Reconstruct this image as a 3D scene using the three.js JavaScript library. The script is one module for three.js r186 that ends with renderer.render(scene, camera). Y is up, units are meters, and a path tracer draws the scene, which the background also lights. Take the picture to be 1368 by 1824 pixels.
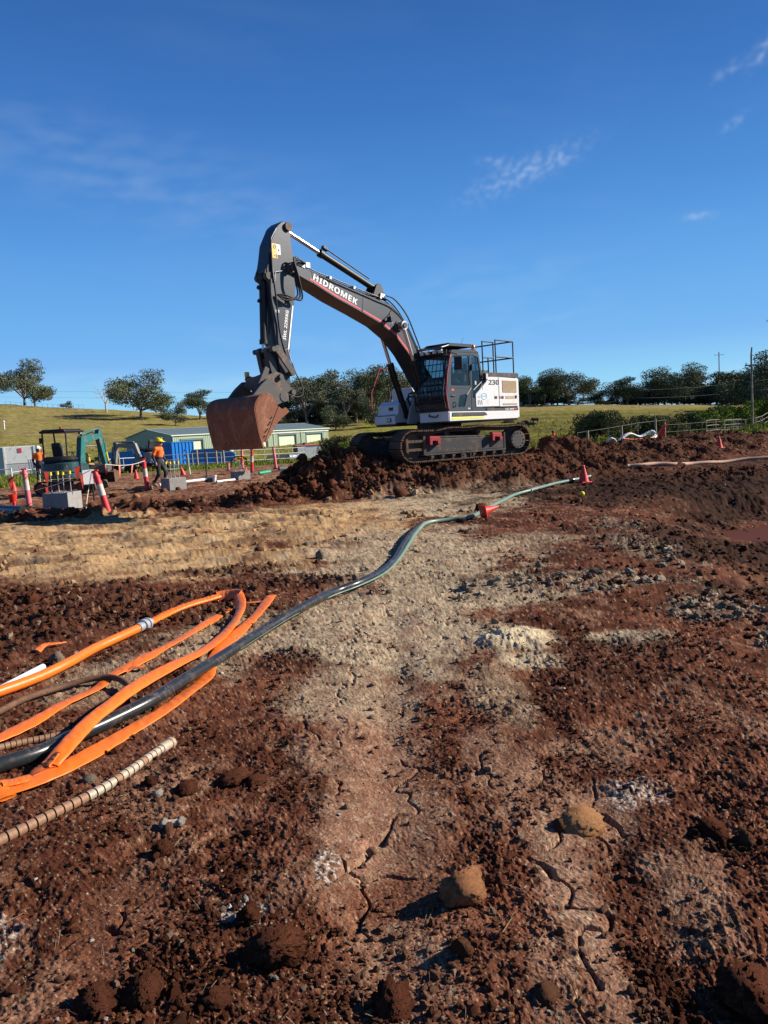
import * as THREE from 'three';
import { mergeGeometries } from 'three/addons/utils/BufferGeometryUtils.js';
import { RoundedBoxGeometry } from 'three/addons/geometries/RoundedBoxGeometry.js';
import { MarchingCubes } from 'three/addons/objects/MarchingCubes.js';
import { TextGeometry } from 'three/addons/geometries/TextGeometry.js';
import { FontLoader } from 'three/addons/loaders/FontLoader.js';
import { createNoise2D, createNoise3D } from 'simplex-noise';

// ------------------------------------------------------------------ camera, sky, sun, exposure
const scene = new THREE.Scene();
const EYE = 1.6, F = 1327, PW = 1368, PH = 1824, ROLL = THREE.MathUtils.degToRad(3.3), PITCH = THREE.MathUtils.degToRad(6.14);
const camera = new THREE.PerspectiveCamera(2 * Math.atan(PH / 2 / F) * 180 / Math.PI, PW / PH, 0.1, 4000);
const V = (x, y, z) => new THREE.Vector3(x, y, z);
const camF = V(0, -Math.sin(PITCH), -Math.cos(PITCH));
const camU0 = V(1, 0, 0).cross(camF), camR = V(1, 0, 0).multiplyScalar(Math.cos(ROLL)).addScaledVector(camU0, -Math.sin(ROLL));
const camU = camR.clone().cross(camF);
camera.position.set(0, EYE, 0); camera.up.copy(camU); camera.lookAt(camF.clone().add(camera.position));

const SUN_AZ = THREE.MathUtils.degToRad(-8), SUN_EL = THREE.MathUtils.degToRad(29);       // azimuth from +x towards +z
const sunDir = V(Math.cos(SUN_EL) * Math.cos(SUN_AZ), Math.sin(SUN_EL), Math.cos(SUN_EL) * Math.sin(SUN_AZ));
const sun = new THREE.DirectionalLight(new THREE.Color(1, 0.925, 0.82), 5.0);
sun.position.copy(sunDir).multiplyScalar(120).add(V(0, 0, -25)); sun.target.position.set(0, 0, -25);
sun.castShadow = true; sun.shadow.mapSize.set(4096, 4096); sun.shadow.radius = 1;
Object.assign(sun.shadow.camera, { left: -60, right: 60, top: 60, bottom: -60, near: 1, far: 300 });
scene.add(sun, sun.target);

function mulberry(a) { return () => { a |= 0; a = a + 0x6D2B79F5 | 0; let t = Math.imul(a ^ a >>> 15, 1 | a); t = t + Math.imul(t ^ t >>> 7, 61 | t) ^ t; return ((t ^ t >>> 14) >>> 0) / 4294967296; }; }
const n2 = createNoise2D(mulberry(11)), n2b = createNoise2D(mulberry(23)), n3 = createNoise3D(mulberry(5));
const clamp = (x, a = 0, b = 1) => x < a ? a : x > b ? b : x;
const ss = (a, b, x) => { const t = clamp((x - a) / (b - a)); return t * t * (3 - 2 * t); };
const mix = (a, b, t) => a + (b - a) * t;
function fbm(x, y, o = 4, n = n2) { let s = 0, a = 0.5, f = 1; for (let i = 0; i < o; i++) { s += a * n(x * f, y * f); f *= 2.03; a *= 0.5; } return s; }

// pixel of the photograph -> direction; depth = metres along -z
function ray(px, py) { return camF.clone().multiplyScalar(F).addScaledVector(camR, px - PW / 2).addScaledVector(camU, -(py - PH / 2)).normalize(); }
function atDepth(px, py, d) { const v = ray(px, py); return V(0, EYE, 0).addScaledVector(v, d / -v.z); }

// sky: clear winter blue, paler to the horizon, with thin wind-drawn cirrus
{
  const w = 2048, h = 1024, data = new Float32Array(w * h * 4);
  const stops = [[-90, .12, .10, .08], [-4, .16, .16, .16], [0, 0.2105, 0.3474, 0.4947], [2, 0.1868, 0.3632, 0.5026], [3.2, 0.1605, 0.3447, 0.4947], [5.7, 0.1100, 0.2579, 0.4763], [7, 0.0937, 0.2432, 0.4632], [11, 0.0689, 0.2032, 0.4300], [16, 0.0437, 0.1474, 0.3632], [22, 0.0274, 0.1021, 0.2884], [28, 0.0189, 0.0737, 0.2263], [40, 0.0126, 0.0500, 0.1737], [60, 0.0089, 0.0358, 0.1368], [90, 0.0079, 0.0316, 0.1237]];
  const wisps = [];   // cloud patches: px, py, half-width px, half-height px, tilt, strength, kind
  const add = (px, py, rw, rh, tilt, s, k) => { const v = ray(px, py); wisps.push([Math.atan2(v.x, -v.z), Math.asin(v.y), rw / F, rh / F, tilt, s, k]); };
  add(300, 350, 330, 62, .18, .085, 0); add(120, 245, 250, 55, .10, .045, 0); add(880, 500, 240, 50, -.08, .06, 0); add(960, 575, 190, 36, -.05, .06, 0);
  add(930, 308, 98, 20, -.30, .20, 1); add(880, 288, 26, 8, .1, .16, 1); add(985, 288, 40, 10, -.12, .15, 1); add(1244, 386, 22, 6, .05, .22, 1); add(1308, 216, 18, 7, -.5, .17, 1); add(1360, 92, 24, 11, -.7, .26, 1); add(1298, 124, 22, 8, -.4, .16, 1);
  add(1230, 695, 260, 22, -.1, .40, 0); add(260, 690, 330, 26, .05, .16, 0); add(560, 610, 260, 22, .1, .08, 0);
  for (let j = 0; j < h; j++) {
    const el = (0.5 - (j + 0.5) / h) * 180 * -1;            // row 0 is the bottom
    let k = 0; while (k < stops.length - 2 && stops[k + 1][0] < el) k++;
    const A = stops[k], B = stops[k + 1], t = clamp((el - A[0]) / (B[0] - A[0]));
    for (let i = 0; i < w; i++) {
      const az = ((i + 0.5) / w - 0.5) * 2 * Math.PI;        // filled for u, mapped below
      // three.js: u = atan2(z, x)/2pi + 0.5 ; direction (cos a, ., sin a), a = (u-0.5)*2pi
      const dx = Math.cos(az), dz = Math.sin(az), a2 = Math.atan2(dx, -dz), e2 = el * Math.PI / 180;
      let r = mix(A[1], B[1], t), g = mix(A[2], B[2], t), b = mix(A[3], B[3], t), c = 0;
      if (el > -1 && el < 50) {
        const str = 0.5 + 0.5 * fbm(a2 * 9 + e2 * 14, e2 * 40 - a2 * 6, 4);
        // thin veil all over the sky, streaked
        c += 0.018 * ss(.45, .95, 0.5 + 0.5 * fbm(a2 * 2.2, e2 * 11 + a2 * 1.3, 5, n2b));
        for (const [wa, we, rw, rh, tl, s, kind] of wisps) {
          let da = a2 - wa; if (da > Math.PI) da -= 2 * Math.PI; if (da < -Math.PI) da += 2 * Math.PI;
          const de = e2 - we, x = (da * Math.cos(tl) - de * Math.sin(tl)) / rw, y = (da * Math.sin(tl) + de * Math.cos(tl)) / rh, q = x * x + y * y;
          if (q > 4) continue;
          const fine = kind ? ss(.38, .85, 0.5 + 0.7 * fbm(a2 * 60 + 9, e2 * 130 - a2 * 34, 5, n2b)) : ss(.15, .95, str);
          c += s * Math.exp(-q * 1.3) * (kind ? 0.12 + 1.5 * fine : fine * 1.1);
        }
      }
      c = Math.min(c, .8);
      const o = (j * w + i) * 4;
      data[o] = mix(r, .42, c); data[o + 1] = mix(g, .465, c); data[o + 2] = mix(b, .52, c); data[o + 3] = 1;
    }
  }
  const sky = new THREE.DataTexture(data, w, h, THREE.RGBAFormat, THREE.FloatType);
  sky.mapping = THREE.EquirectangularReflectionMapping; sky.magFilter = sky.minFilter = THREE.LinearFilter; sky.wrapS = THREE.RepeatWrapping; sky.needsUpdate = true;
  scene.background = sky; scene.environment = sky; scene.environmentIntensity = 1; scene.backgroundIntensity = 1;
}
const renderer = new THREE.WebGLRenderer({ antialias: true });
renderer.setSize(768, 1024); renderer.toneMapping = THREE.LinearToneMapping; renderer.toneMappingExposure = 1.9;
renderer.shadowMap.enabled = true;

// ------------------------------------------------------------------ helpers
const taken = new Map();
function numbered(n) { const k = taken.get(n) || 0; taken.set(n, k + 1); return k ? n + '_' + String(k).padStart(3, '0') : n; }
function tag(o, label, category, group) { o.userData.label = label; o.userData.category = category; if (group) o.userData.group = group; return o; }
function thing(name, label, category, p = V(0, 0, 0), turn = 0, group) { const g = new THREE.Group(); g.name = numbered(name); g.position.copy(p); g.rotation.y = turn; tag(g, label, category, group); scene.add(g); return g; }
function dup(src, p, turn, label, scale = 1) { const r = src.clone(); r.name = numbered(src.name.replace(/_\d{3}$/, '')); r.userData = { ...src.userData }; if (label) r.userData.label = label; r.position.copy(p); r.rotation.set(0, turn, 0); r.scale.setScalar(1).multiplyScalar(scale); scene.add(r); return r; }

function boxUV(g) {
  const p = g.attributes.position, n = p.count, uv = new Float32Array(n * 2), a = V(0, 0, 0), b = V(0, 0, 0), c = V(0, 0, 0);
  for (let i = 0; i < n; i += 3) {
    a.fromBufferAttribute(p, i); b.fromBufferAttribute(p, i + 1); c.fromBufferAttribute(p, i + 2);
    const nx = Math.abs((b.y - a.y) * (c.z - a.z) - (b.z - a.z) * (c.y - a.y)), ny = Math.abs((b.z - a.z) * (c.x - a.x) - (b.x - a.x) * (c.z - a.z)), nz = Math.abs((b.x - a.x) * (c.y - a.y) - (b.y - a.y) * (c.x - a.x));
    for (let k = 0; k < 3; k++) {
      const x = p.getX(i + k), y = p.getY(i + k), z = p.getZ(i + k);
      if (nx >= ny && nx >= nz) { uv[2 * (i + k)] = z; uv[2 * (i + k) + 1] = y; } else if (ny >= nz) { uv[2 * (i + k)] = x; uv[2 * (i + k) + 1] = z; } else { uv[2 * (i + k)] = x; uv[2 * (i + k) + 1] = y; }
    }
  }
  g.setAttribute('uv', new THREE.BufferAttribute(uv, 2)); return g;
}
function clean(g) {
  let q = g.index ? g.toNonIndexed() : g;
  for (const k of Object.keys(q.attributes)) if (!['position', 'normal', 'color'].includes(k)) q.deleteAttribute(k);
  if (!q.attributes.normal) q.computeVertexNormals();
  q.morphAttributes = {}; return q;
}
function joined(gs) { gs = (Array.isArray(gs) ? gs : [gs]).flat(9).map(clean); return boxUV(gs.length > 1 ? mergeGeometries(gs) : gs[0]); }
function obj(name, gs, mat, parent = scene) { const m = new THREE.Mesh(gs.isBufferGeometry && gs.userData.ready ? gs : joined(gs), mat); m.name = parent === scene ? numbered(name) : name; m.castShadow = m.receiveShadow = true; parent.add(m); return m; }
function ready(gs) { const g = joined(gs); g.userData.ready = true; return g; }
function xf(g, x, y, z, rx = 0, ry = 0, rz = 0) { return g.applyMatrix4(new THREE.Matrix4().compose(V(x, y, z), new THREE.Quaternion().setFromEuler(new THREE.Euler(rx, ry, rz)), V(1, 1, 1))); }
function box(w, h, d, x = 0, y = 0, z = 0, rx = 0, ry = 0, rz = 0) { return xf(new THREE.BoxGeometry(w, h, d), x, y, z, rx, ry, rz); }
function rbox(w, h, d, x = 0, y = 0, z = 0, r = 0.02, rx = 0, ry = 0, rz = 0) { return xf(new RoundedBoxGeometry(w, h, d, 2, Math.min(r, w / 2.01, h / 2.01, d / 2.01)), x, y, z, rx, ry, rz); }
function bar(a, b, r, r2 = r, n = 10) {
  const d = b.clone().sub(a), L = d.length(), g = new THREE.CylinderGeometry(r2, r, L, n, 1);
  g.applyQuaternion(new THREE.Quaternion().setFromUnitVectors(V(0, 1, 0), d.normalize())); const m = a.clone().add(b).multiplyScalar(.5); return g.translate(m.x, m.y, m.z);
}
function pin(x, y, z0, z1, r, n = 16) { return bar(V(x, y, z0), V(x, y, z1), r, r, n); }
function tube(pts, r, seg = 40, n = 8, closed = false) { return new THREE.TubeGeometry(new THREE.CatmullRomCurve3(pts, closed, 'centripetal'), seg, r, n, closed); }
function poly(pts, r, n = 6) { const g = []; for (let i = 1; i < pts.length; i++) { g.push(bar(pts[i - 1], pts[i], r, r, n)); if (i < pts.length - 1) g.push(new THREE.SphereGeometry(r, n, 4).translate(pts[i].x, pts[i].y, pts[i].z)); } return g; }
function prism(pts, z0, z1, bev = 0.012, holes = []) {
  const s = new THREE.Shape(pts.map(p => new THREE.Vector2(p[0], p[1])));
  for (const h of holes) s.holes.push(new THREE.Path(h.map(p => new THREE.Vector2(p[0], p[1]))));
  const g = new THREE.ExtrudeGeometry(s, { depth: Math.max(1e-4, z1 - z0 - 2 * bev), bevelEnabled: bev > 0, bevelSize: bev, bevelThickness: bev, bevelOffset: -bev, bevelSegments: 1, curveSegments: 6, steps: 1 });
  return g.translate(0, 0, z0 + bev);
}
function roundPoly(pts, r, n = 4) {   // rounded corners of a closed polygon; r a number or a list
  const out = [];
  for (let i = 0; i < pts.length; i++) {
    const p = pts[i], a = pts[(i + pts.length - 1) % pts.length], b = pts[(i + 1) % pts.length], rr = Array.isArray(r) ? r[i] : r;
    const la = Math.hypot(a[0] - p[0], a[1] - p[1]), lb = Math.hypot(b[0] - p[0], b[1] - p[1]), k = Math.min(rr, la * .45, lb * .45);
    if (k < 1e-4) { out.push(p); continue; }
    const s = [p[0] + (a[0] - p[0]) * k / la, p[1] + (a[1] - p[1]) * k / la], e = [p[0] + (b[0] - p[0]) * k / lb, p[1] + (b[1] - p[1]) * k / lb];
    for (let j = 0; j <= n; j++) { const t = j / n, u = 1 - t; out.push([u * u * s[0] + 2 * u * t * p[0] + t * t * e[0], u * u * s[1] + 2 * u * t * p[1] + t * t * e[1]]); }
  }
  return out;
}
// procedural colour / relief textures; tile = metres covered
function tex(size, tile, fn, srgb = true) {
  const d = new Uint8Array(size * size * 4), c = [0, 0, 0];
  for (let j = 0; j < size; j++) for (let i = 0; i < size; i++) { fn(i / size, j / size, c); const o = (j * size + i) * 4; d[o] = clamp(c[0], 0, 255); d[o + 1] = clamp(c[1], 0, 255); d[o + 2] = clamp(c[2], 0, 255); d[o + 3] = 255; }
  const t = new THREE.DataTexture(d, size, size); t.wrapS = t.wrapT = THREE.RepeatWrapping; t.magFilter = THREE.LinearFilter; t.minFilter = THREE.LinearMipmapLinearFilter; t.generateMipmaps = true;
  if (srgb) t.colorSpace = THREE.SRGBColorSpace; t.repeat.set(1 / tile, 1 / tile); t.needsUpdate = true; return t;
}
// seamless noise on a torus
function tn(u, v, f, s = 0) { const a = u * 2 * Math.PI, b = v * 2 * Math.PI, r = f / (2 * Math.PI); return n3(Math.cos(a) * r + s + Math.cos(b) * r * .37, Math.sin(a) * r + Math.sin(b) * r * .61, Math.cos(b) * r * .93 + Math.sin(b) * r * .3 + s * .7); }
function tfbm(u, v, f, o, s = 0) { let r = 0, a = .5; for (let i = 0; i < o; i++) { r += a * tn(u, v, f, s + i * 7.3); f *= 2; a *= .5; } return r; }
const K = .84;   // base colours are set for this exposure
const L2S = x => 255 * (x <= 0.0031308 ? 12.92 * x : 1.055 * Math.pow(x, 1 / 2.4) - 0.055);
function grime(seed, base, dust, amount, tile = 1.7, size = 256) {
  return tex(size, tile, (u, v, c) => {
    const big = tfbm(u, v, 4, 4, seed), fine = tfbm(u, v, 26, 3, seed + 40), d = clamp(ss(.05, .55, big + fine * .5 + amount - .35) * .8 + ss(.35, .5, fine) * .35 * amount * 2), w = 1 + fine * .12;
    for (let k = 0; k < 3; k++) c[k] = L2S(clamp(mix(base[k], dust[k], d * .7) * w * K));
  });
}
const reliefFine = tex(256, .6, (u, v, c) => { const x = 128 + 150 * tfbm(u, v, 24, 4, 3); c[0] = c[1] = c[2] = x; }, false);
const reliefBig = tex(256, 1.6, (u, v, c) => { const x = 128 + 170 * tfbm(u, v, 9, 5, 13); c[0] = c[1] = c[2] = x; }, false);
const RED_DUST = [.30, .15, .09];
function paint(base, { rough = .5, dust = RED_DUST, amount = .3, metal = 0, tile = 1.7, seed = 1, bump = 0.0006, coat = 0 } = {}) {
  return new THREE.MeshPhysicalMaterial({ map: grime(seed, base, dust, amount, tile), roughness: rough, metalness: metal, bumpMap: reliefFine, bumpScale: bump, clearcoat: coat, clearcoatRoughness: .25, specularIntensity: rough > .55 ? .25 : .8, side: THREE.DoubleSide });
}
const plain = (r, g, b, rough = .7, metal = 0) => new THREE.MeshPhysicalMaterial({ specularIntensity: metal ? 1 : rough > .72 ? .2 : .7, color: new THREE.Color(r * K, g * K, b * K), roughness: rough, metalness: metal, side: THREE.DoubleSide });
const M = {
  darkPaint: paint([.034, .040, .050], { rough: .38, amount: -.45, seed: 3, coat: .15 }),
  cabPaint: paint([.043, .054, .062], { rough: .36, amount: -.3, seed: 4, coat: .2 }),
  white: paint([.68, .675, .665], { rough: .42, amount: .02, seed: 5, dust: [.5, .36, .27], coat: .2 }),
  black: paint([.012, .012, .013], { rough: .5, amount: -.04, seed: 6 }),
  rubber: plain(.016, .016, .017, .6),
  chrome: plain(.66, .66, .68, .32, 1),
  castSteel: paint([.10, .095, .09], { rough: .6, amount: .22, seed: 7, bump: .002 }),
  trackSteel: paint([.085, .068, .055], { rough: .6, amount: .62, seed: 8, dust: [.19, .10, .065], bump: .002, metal: .15 }),
  bucket: paint([.215, .088, .052], { rough: .72, amount: .45, seed: 9, dust: [.34, .165, .10], bump: .003 }),
  frame: paint([.075, .075, .073], { rough: .62, amount: .26, seed: 10, bump: .001 }),
  redPaint: paint([.42, .035, .04], { rough: .5, amount: .2, seed: 11 }),
  decalRed: plain(.60, .075, .09, .5), decalWhite: plain(.82, .82, .82, .5), decalBlack: plain(.02, .02, .022, .5), decalYellow: plain(.80, .72, .03, .5), decalBlue: plain(.22, .55, .72, .5), decalAmber: plain(.78, .5, .13, .5), decalGrey: plain(.45, .47, .47, .55),
  tanGrille: paint([.46, .34, .22], { rough: .8, amount: .3, seed: 12, dust: [.5, .42, .3] }),
  glass: new THREE.MeshPhysicalMaterial({ color: new THREE.Color(.52, .62, .66), roughness: .04, transmission: 1, thickness: 0, ior: 1.5, side: THREE.DoubleSide }),
  amber: new THREE.MeshPhysicalMaterial({ color: new THREE.Color(.85, .32, .02), roughness: .2, transmission: .35, thickness: 0 }),
  lens: plain(.62, .62, .6, .25),
  interior: plain(.03, .03, .032, .8),
  teal: paint([.012, .14, .13], { rough: .45, amount: .28, seed: 14, coat: .15 }),
  tealDark: paint([.012, .062, .072], { rough: .45, amount: .26, seed: 15, coat: .15 }),
  greyMachine: paint([.23, .23, .225], { rough: .5, amount: .3, seed: 16 }),
  concrete: new THREE.MeshPhysicalMaterial({ specularIntensity: .25, map: grime(17, [.29, .285, .27], [.22, .19, .16], .4, .9), roughness: .9, bumpMap: reliefFine, bumpScale: .003 }),
  wire: plain(.22, .22, .21, .6),
  galv: plain(.46, .47, .48, .45, .5),
  yellowCap: plain(.74, .56, .02, .55),
  coneRed: paint([.68, .035, .018], { rough: .5, amount: .08, seed: 18, bump: .0003 }),
  bollardRed: paint([.62, .03, .04], { rough: .5, amount: .22, seed: 19, dust: [.45, .2, .15] }),
  bollardPink: paint([.70, .17, .19], { rough: .6, amount: .3, seed: 20, dust: [.6, .42, .32] }),
  bollardWhite: paint([.66, .63, .58], { rough: .5, amount: .35, seed: 21, dust: [.45, .3, .2] }),
  flag: new THREE.MeshPhysicalMaterial({ color: new THREE.Color(.80, .075, .035), roughness: .9, transmission: .45, thickness: 0, side: THREE.DoubleSide }),
  rope: plain(.66, .58, .44, .9),
  layflat: paint([.80, .165, .012], { rough: .42, amount: .16, seed: 22, dust: [.42, .13, .05], tile: .8, bump: .0006 }),
  layflatDull: paint([.68, .14, .02], { rough: .55, amount: .42, seed: 23, dust: [.36, .15, .08], tile: .8 }),
  polyBlack: paint([.022, .024, .026], { rough: .3, amount: .3, seed: 24, dust: [.14, .105, .08], tile: .7, bump: .0003 }),
  polyGreen: paint([.12, .21, .165], { rough: .4, amount: .4, seed: 25, dust: [.36, .33, .26], tile: .7 }),
  rustHose: paint([.115, .062, .04], { rough: .75, amount: .6, seed: 26, dust: [.20, .105, .065], tile: .5 }),
  hoseCore: paint([.06, .042, .03], { rough: .8, amount: .5, seed: 27 }),
  brass: paint([.33, .20, .125], { rough: .6, amount: .6, seed: 28, dust: [.30, .125, .06], tile: .5, metal: .2 }),
  brassPale: paint([.47, .38, .28], { rough: .55, amount: .4, seed: 29, dust: [.32, .19, .11], tile: .5, metal: .2 }),
  whitePipe: paint([.74, .73, .70], { rough: .45, amount: .22, seed: 30, dust: [.45, .3, .2] }),
  greenPipe: plain(.02, .42, .22, .45),
  brownHose: paint([.42, .27, .19], { rough: .7, amount: .4, seed: 31 }),
  shedRoof: paint([.115, .155, .15], { rough: .5, amount: .1, seed: 32, dust: [.2, .22, .2], tile: 5 }),
  shedWall: new THREE.MeshStandardMaterial({ map: grime(33, [.30, .385, .255], [.34, .38, .28], .2, 6), roughness: .6 }),
  shedDoor: new THREE.MeshStandardMaterial({ map: grime(34, [.62, .70, .50], [.5, .55, .42], .2, 6), roughness: .55, side: THREE.DoubleSide }),
  shedTrim: plain(.60, .66, .54, .5),
  blue: paint([.005, .20, .62], { rough: .45, amount: .1, seed: 35, dust: [.1, .2, .4], tile: 4 }),
  blueRoof: paint([.03, .13, .36], { rough: .4, amount: .1, seed: 36, dust: [.1, .2, .4], tile: 4 }),
  timber: paint([.36, .29, .20], { rough: .9, amount: .4, seed: 37, dust: [.25, .2, .15] }),
  cloth: plain(.75, .13, .012, .85), navy: plain(.016, .02, .05, .9), pants: plain(.011, .012, .016, .9), boot: plain(.28, .16, .08, .8), skin: plain(.42, .23, .16, .65),
  helmetY: plain(.78, .62, .015, .35), helmetW: plain(.78, .78, .76, .35),
  bark: paint([.20, .17, .14], { rough: .95, amount: .4, seed: 38, dust: [.36, .33, .29], tile: 2.5 }),
  deadWood: plain(.42, .37, .31, .9),
};
const font = await new FontLoader().loadAsync('fonts/droid/droid_sans_bold.typeface.json');
function lettering(text, h, { w = 0, slant = 0, depth = .003 } = {}) {   // outline lettering, left end at the origin, in the xy plane
  const g = new TextGeometry(text, { font, size: h, depth, curveSegments: 4, bevelEnabled: false }); g.computeBoundingBox(); const b = g.boundingBox;
  g.translate(-b.min.x, -b.min.y, 0); if (w) g.scale(w / (b.max.x - b.min.x), 1, 1);
  if (slant) g.applyMatrix4(new THREE.Matrix4().set(1, slant, 0, 0, 0, 1, 0, 0, 0, 0, 1, 0, 0, 0, 0, 1));
  return g;
}
// ------------------------------------------------------------------ terrain
// macro(x, z): the lie of the land without crumbs; d = metres ahead of the camera
function lerpTable(t, x) { let i = 0; while (i < t.length - 2 && t[i + 1][0] < x) i++; const a = t[i], b = t[i + 1]; return mix(a[1], b[1], clamp((x - a[0]) / (b[0] - a[0]))); }
const RIM = [[-50, 1.5], [1, 1.5], [3.6, 2.0], [5, 2.45], [7.7, 3.15], [11.6, 3.6], [14.5, 4.6], [17, 6.2], [19, 8.5], [22, 14], [30, 30]];
const CREST = [[-.9, 14], [-.5, 14.7], [-.36, 11.6], [-.24, 8.75], [-.1, 6.5], [.05, 6.3], [.19, 6.6], [.35, 4.9], [.52, 2.9], [.9, 2.4]];
function mound(x, d, cx, cd, rx, rd, rot, h, flat = 0) {
  const c = Math.cos(rot), s = Math.sin(rot), dx = x - cx, dd = d - cd, u = (dx * c + dd * s) / rx, v = (-dx * s + dd * c) / rd, q = Math.sqrt(u * u + v * v);
  return h * (1 - ss(flat, 1, q));
}
function heapHeight(x, d) {
  if (d < 13 || d > 42) return 0;
  const wx = x + .35 * n2(x * .9, d * .9), wd = d + .35 * n2b(x * .9 + 4, d * .9);
  let h = 0; const up = v => { const k = .12, t = clamp(.5 + .5 * (h - v) / k); if (v > .001) h = mix(v, h, t) + k * t * (1 - t); };
  up(mound(wx, wd, 1.9, 22.3, 5.4, 4.3, .42, .66, .46));          // platform under the machine
  up(mound(wx, wd, -.95, 20.3, 2.8, 2.4, -.15, 1.12, .06));     // fresh heap before the far track
  up(mound(wx, wd, .6, 20.0, 1.7, 1.7, 0, .55, .05));
  up(mound(wx, wd, -2.9, 18.7, 1.9, .8, .35, .40, .1));
  up(mound(wx, wd, -4.0, 19.4, 1.2, .7, .1, .22, .1));
  up(mound(wx, wd, 3.2, 20.6, 2.8, 1.7, .3, .32, .1));
  up(mound(wx, wd, 5.9, 24.0, 2.2, 2.4, .2, 1.12, .03));
  up(mound(wx, wd, 6.2, 23.6, 4.0, 4.0, .4, .66, .12));
  up(mound(wx, wd, 9.6, 27.6, 5.0, 3.6, .55, .76, .1));
  up(mound(wx, wd, 14.0, 32, 5.6, 3.8, .5, .74, .1));
  up(mound(wx, wd, 20, 36, 7, 4, .4, .7, .3)); up(mound(wx, wd, 8.5, 18.2, 3.6, 1.5, .08, .20, .1));
  // left of the heap: humps and dug edges about the bollards
  up(mound(wx, wd, -6.9, 17.7, .75, .38, .2, .22)); up(mound(wx, wd, -7.5, 19.0, .9, .4, -.2, .2)); up(mound(wx, wd, -8.6, 17.4, 1.1, .5, .1, .14)); up(mound(wx, wd, -6.0, 18.9, .7, .5, .4, .24)); up(mound(wx, wd, -5.6, 20.6, 1.0, .5, .1, .24));
  return h;
}
function pitDepth(x, d) { const wob = .35 * n2(x * .5 + 9, d * .5); return ss(0, 2.2, x - lerpTable(RIM, d) + wob) * (1 - ss(13.9, 16.4, d - .12 * (x - 6) + wob)) * .5; }
function macro(x, z) {
  const d = -z, az = d > 1 ? x / d : 0;
  let h = .045 * fbm(x * .22, d * .22, 3) + .02 * n2b(x * .9, d * .9);
  if (d < 60) {
    h += heapHeight(x, d);
    h -= pitDepth(x, d); h -= .10 * mound(x, d, 7.6, 12.6, 2.9, 1.15, 0, 1, .3);
    h += .065 * mound(x + .06 * n2(x * 6, d * 6), d + .06 * n2b(x * 6, d * 6), .93, 5.42, .36, .32, .3, 1, .1) + .03 * mound(x, d, 1.85, 5.3, .4, .25, 0, 1);
    h += .07 * mound(x, d, 1.75, 7.5, 1.5, .5, .1, 1);
    h -= .28 * ss(17.5, 19.5, d) * (1 - ss(20.8, 21.3 + .3 * n2(x, 3), d)) * ss(-9, -7.5, x) * (1 - ss(-4.4, -2.6, x));   // trench below the white pipe
    // windrows and wheel ruts in the sand
    const sand = ss(-11, -8, x) * (1 - ss(-1.5, .8, x)) * ss(9, 10.5, d) * (1 - ss(16, 17.5, d));
    h += sand * (.03 * fbm(x * 2.2, d * 3.4, 3) + .08 * Math.pow(.5 + .5 * Math.sin(d * 2.6 + 2.6 * n2(x * .35, d * .35) + x * .55), 3) * (.4 + .6 * n2b(x * .5 + 5, d * .7)) + .07 * n2b(x * .6, d * 1.6));
    // shallow wheel track through the foreground
    h -= .03 * Math.exp(-Math.pow((x + .12 - .02 * d) / .16, 2)) * (1 - ss(5, 8, d)) + .025 * Math.exp(-Math.pow((x - .72 - .03 * d) / .13, 2)) * (1 - ss(3, 6, d));
  }
  if (d > 40) {
    const low = mix(-1.25, -.55, ss(-.1, .25, az)), cr = lerpTable(CREST, az) + .25 * n2(x * .02, 7);
    h += low * ss(42, 95, d);
    if (d > 95) { const t = clamp((d - 95) / 105); h += (cr - low) * (t < 1 ? Math.pow(t, .92) * (1 - .12 * Math.sin(t * Math.PI)) : 1) - (d > 200 ? (d - 200) * .03 : 0); }
    h += ss(50, 90, d) * .22 * fbm(x * .03, d * .05, 3);
    if (az > .1) h += ss(60, 80, d) * (1 - ss(150, 190, d)) * .55 * Math.pow(.5 + .5 * Math.sin(d * .42 + .8 * n2(x * .03, d * .02)), 6);   // contour banks in the paddock
  } else if (d < -3) h += 0;
  return h;
}
// how crumbly / clod-strewn a spot is
const blobs = (list, x, d, amp = .35, f = 1.3) => { let m = 0, w = 9; for (const [cx, cd, rx, rd, k = 1] of list) { const u = (x - cx) / rx, v = (d - cd) / rd, q2 = u * u + v * v; if (q2 > 3.24 || k <= m) continue; const q = Math.sqrt(q2); if (w === 9) w = amp * 1.5 * fbm(x * f, d * f, 4) + amp * .55 * fbm(x * f * 7 + 3, d * f * 4.5, 3, n2b); m = Math.max(m, k * (1 - ss(.55, 1.15, q + w))); } return m; };
const TAN = [[-5.5, 13.2, 4.6, 2.6], [-2.6, 14.6, 3.6, 2.2], [-3.4, 10.4, 2.6, 1.7], [-8, 15, 3.5, 2], [-.9, 12.4, 1.7, 1.6, .8], [-7.5, 11.2, 3, 2], [-.7, 16.2, 2.0, 1.5, .9], [-6.2, 17, 1.6, .8, .7]];
const PALE = [[.3, 9.6, 1.5, 3.2, .85], [1.3, 16.4, 2.0, 3.0, .95], [.0, 6.3, .95, 1.7, .85], [.75, 7.1, 1.0, .9, .8], [-1.2, 6.0, .7, .9, .7], [-.25, 4.6, .42, .7, .6], [1.85, 10.2, .9, .8, .5], [-2.0, 5.1, .4, .5, .5], [2.9, 18.9, 1.7, 1.0, .8], [.62, 4.4, .2, .6, .4], [1.72, 5.35, .33, .2, .8]];
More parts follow.
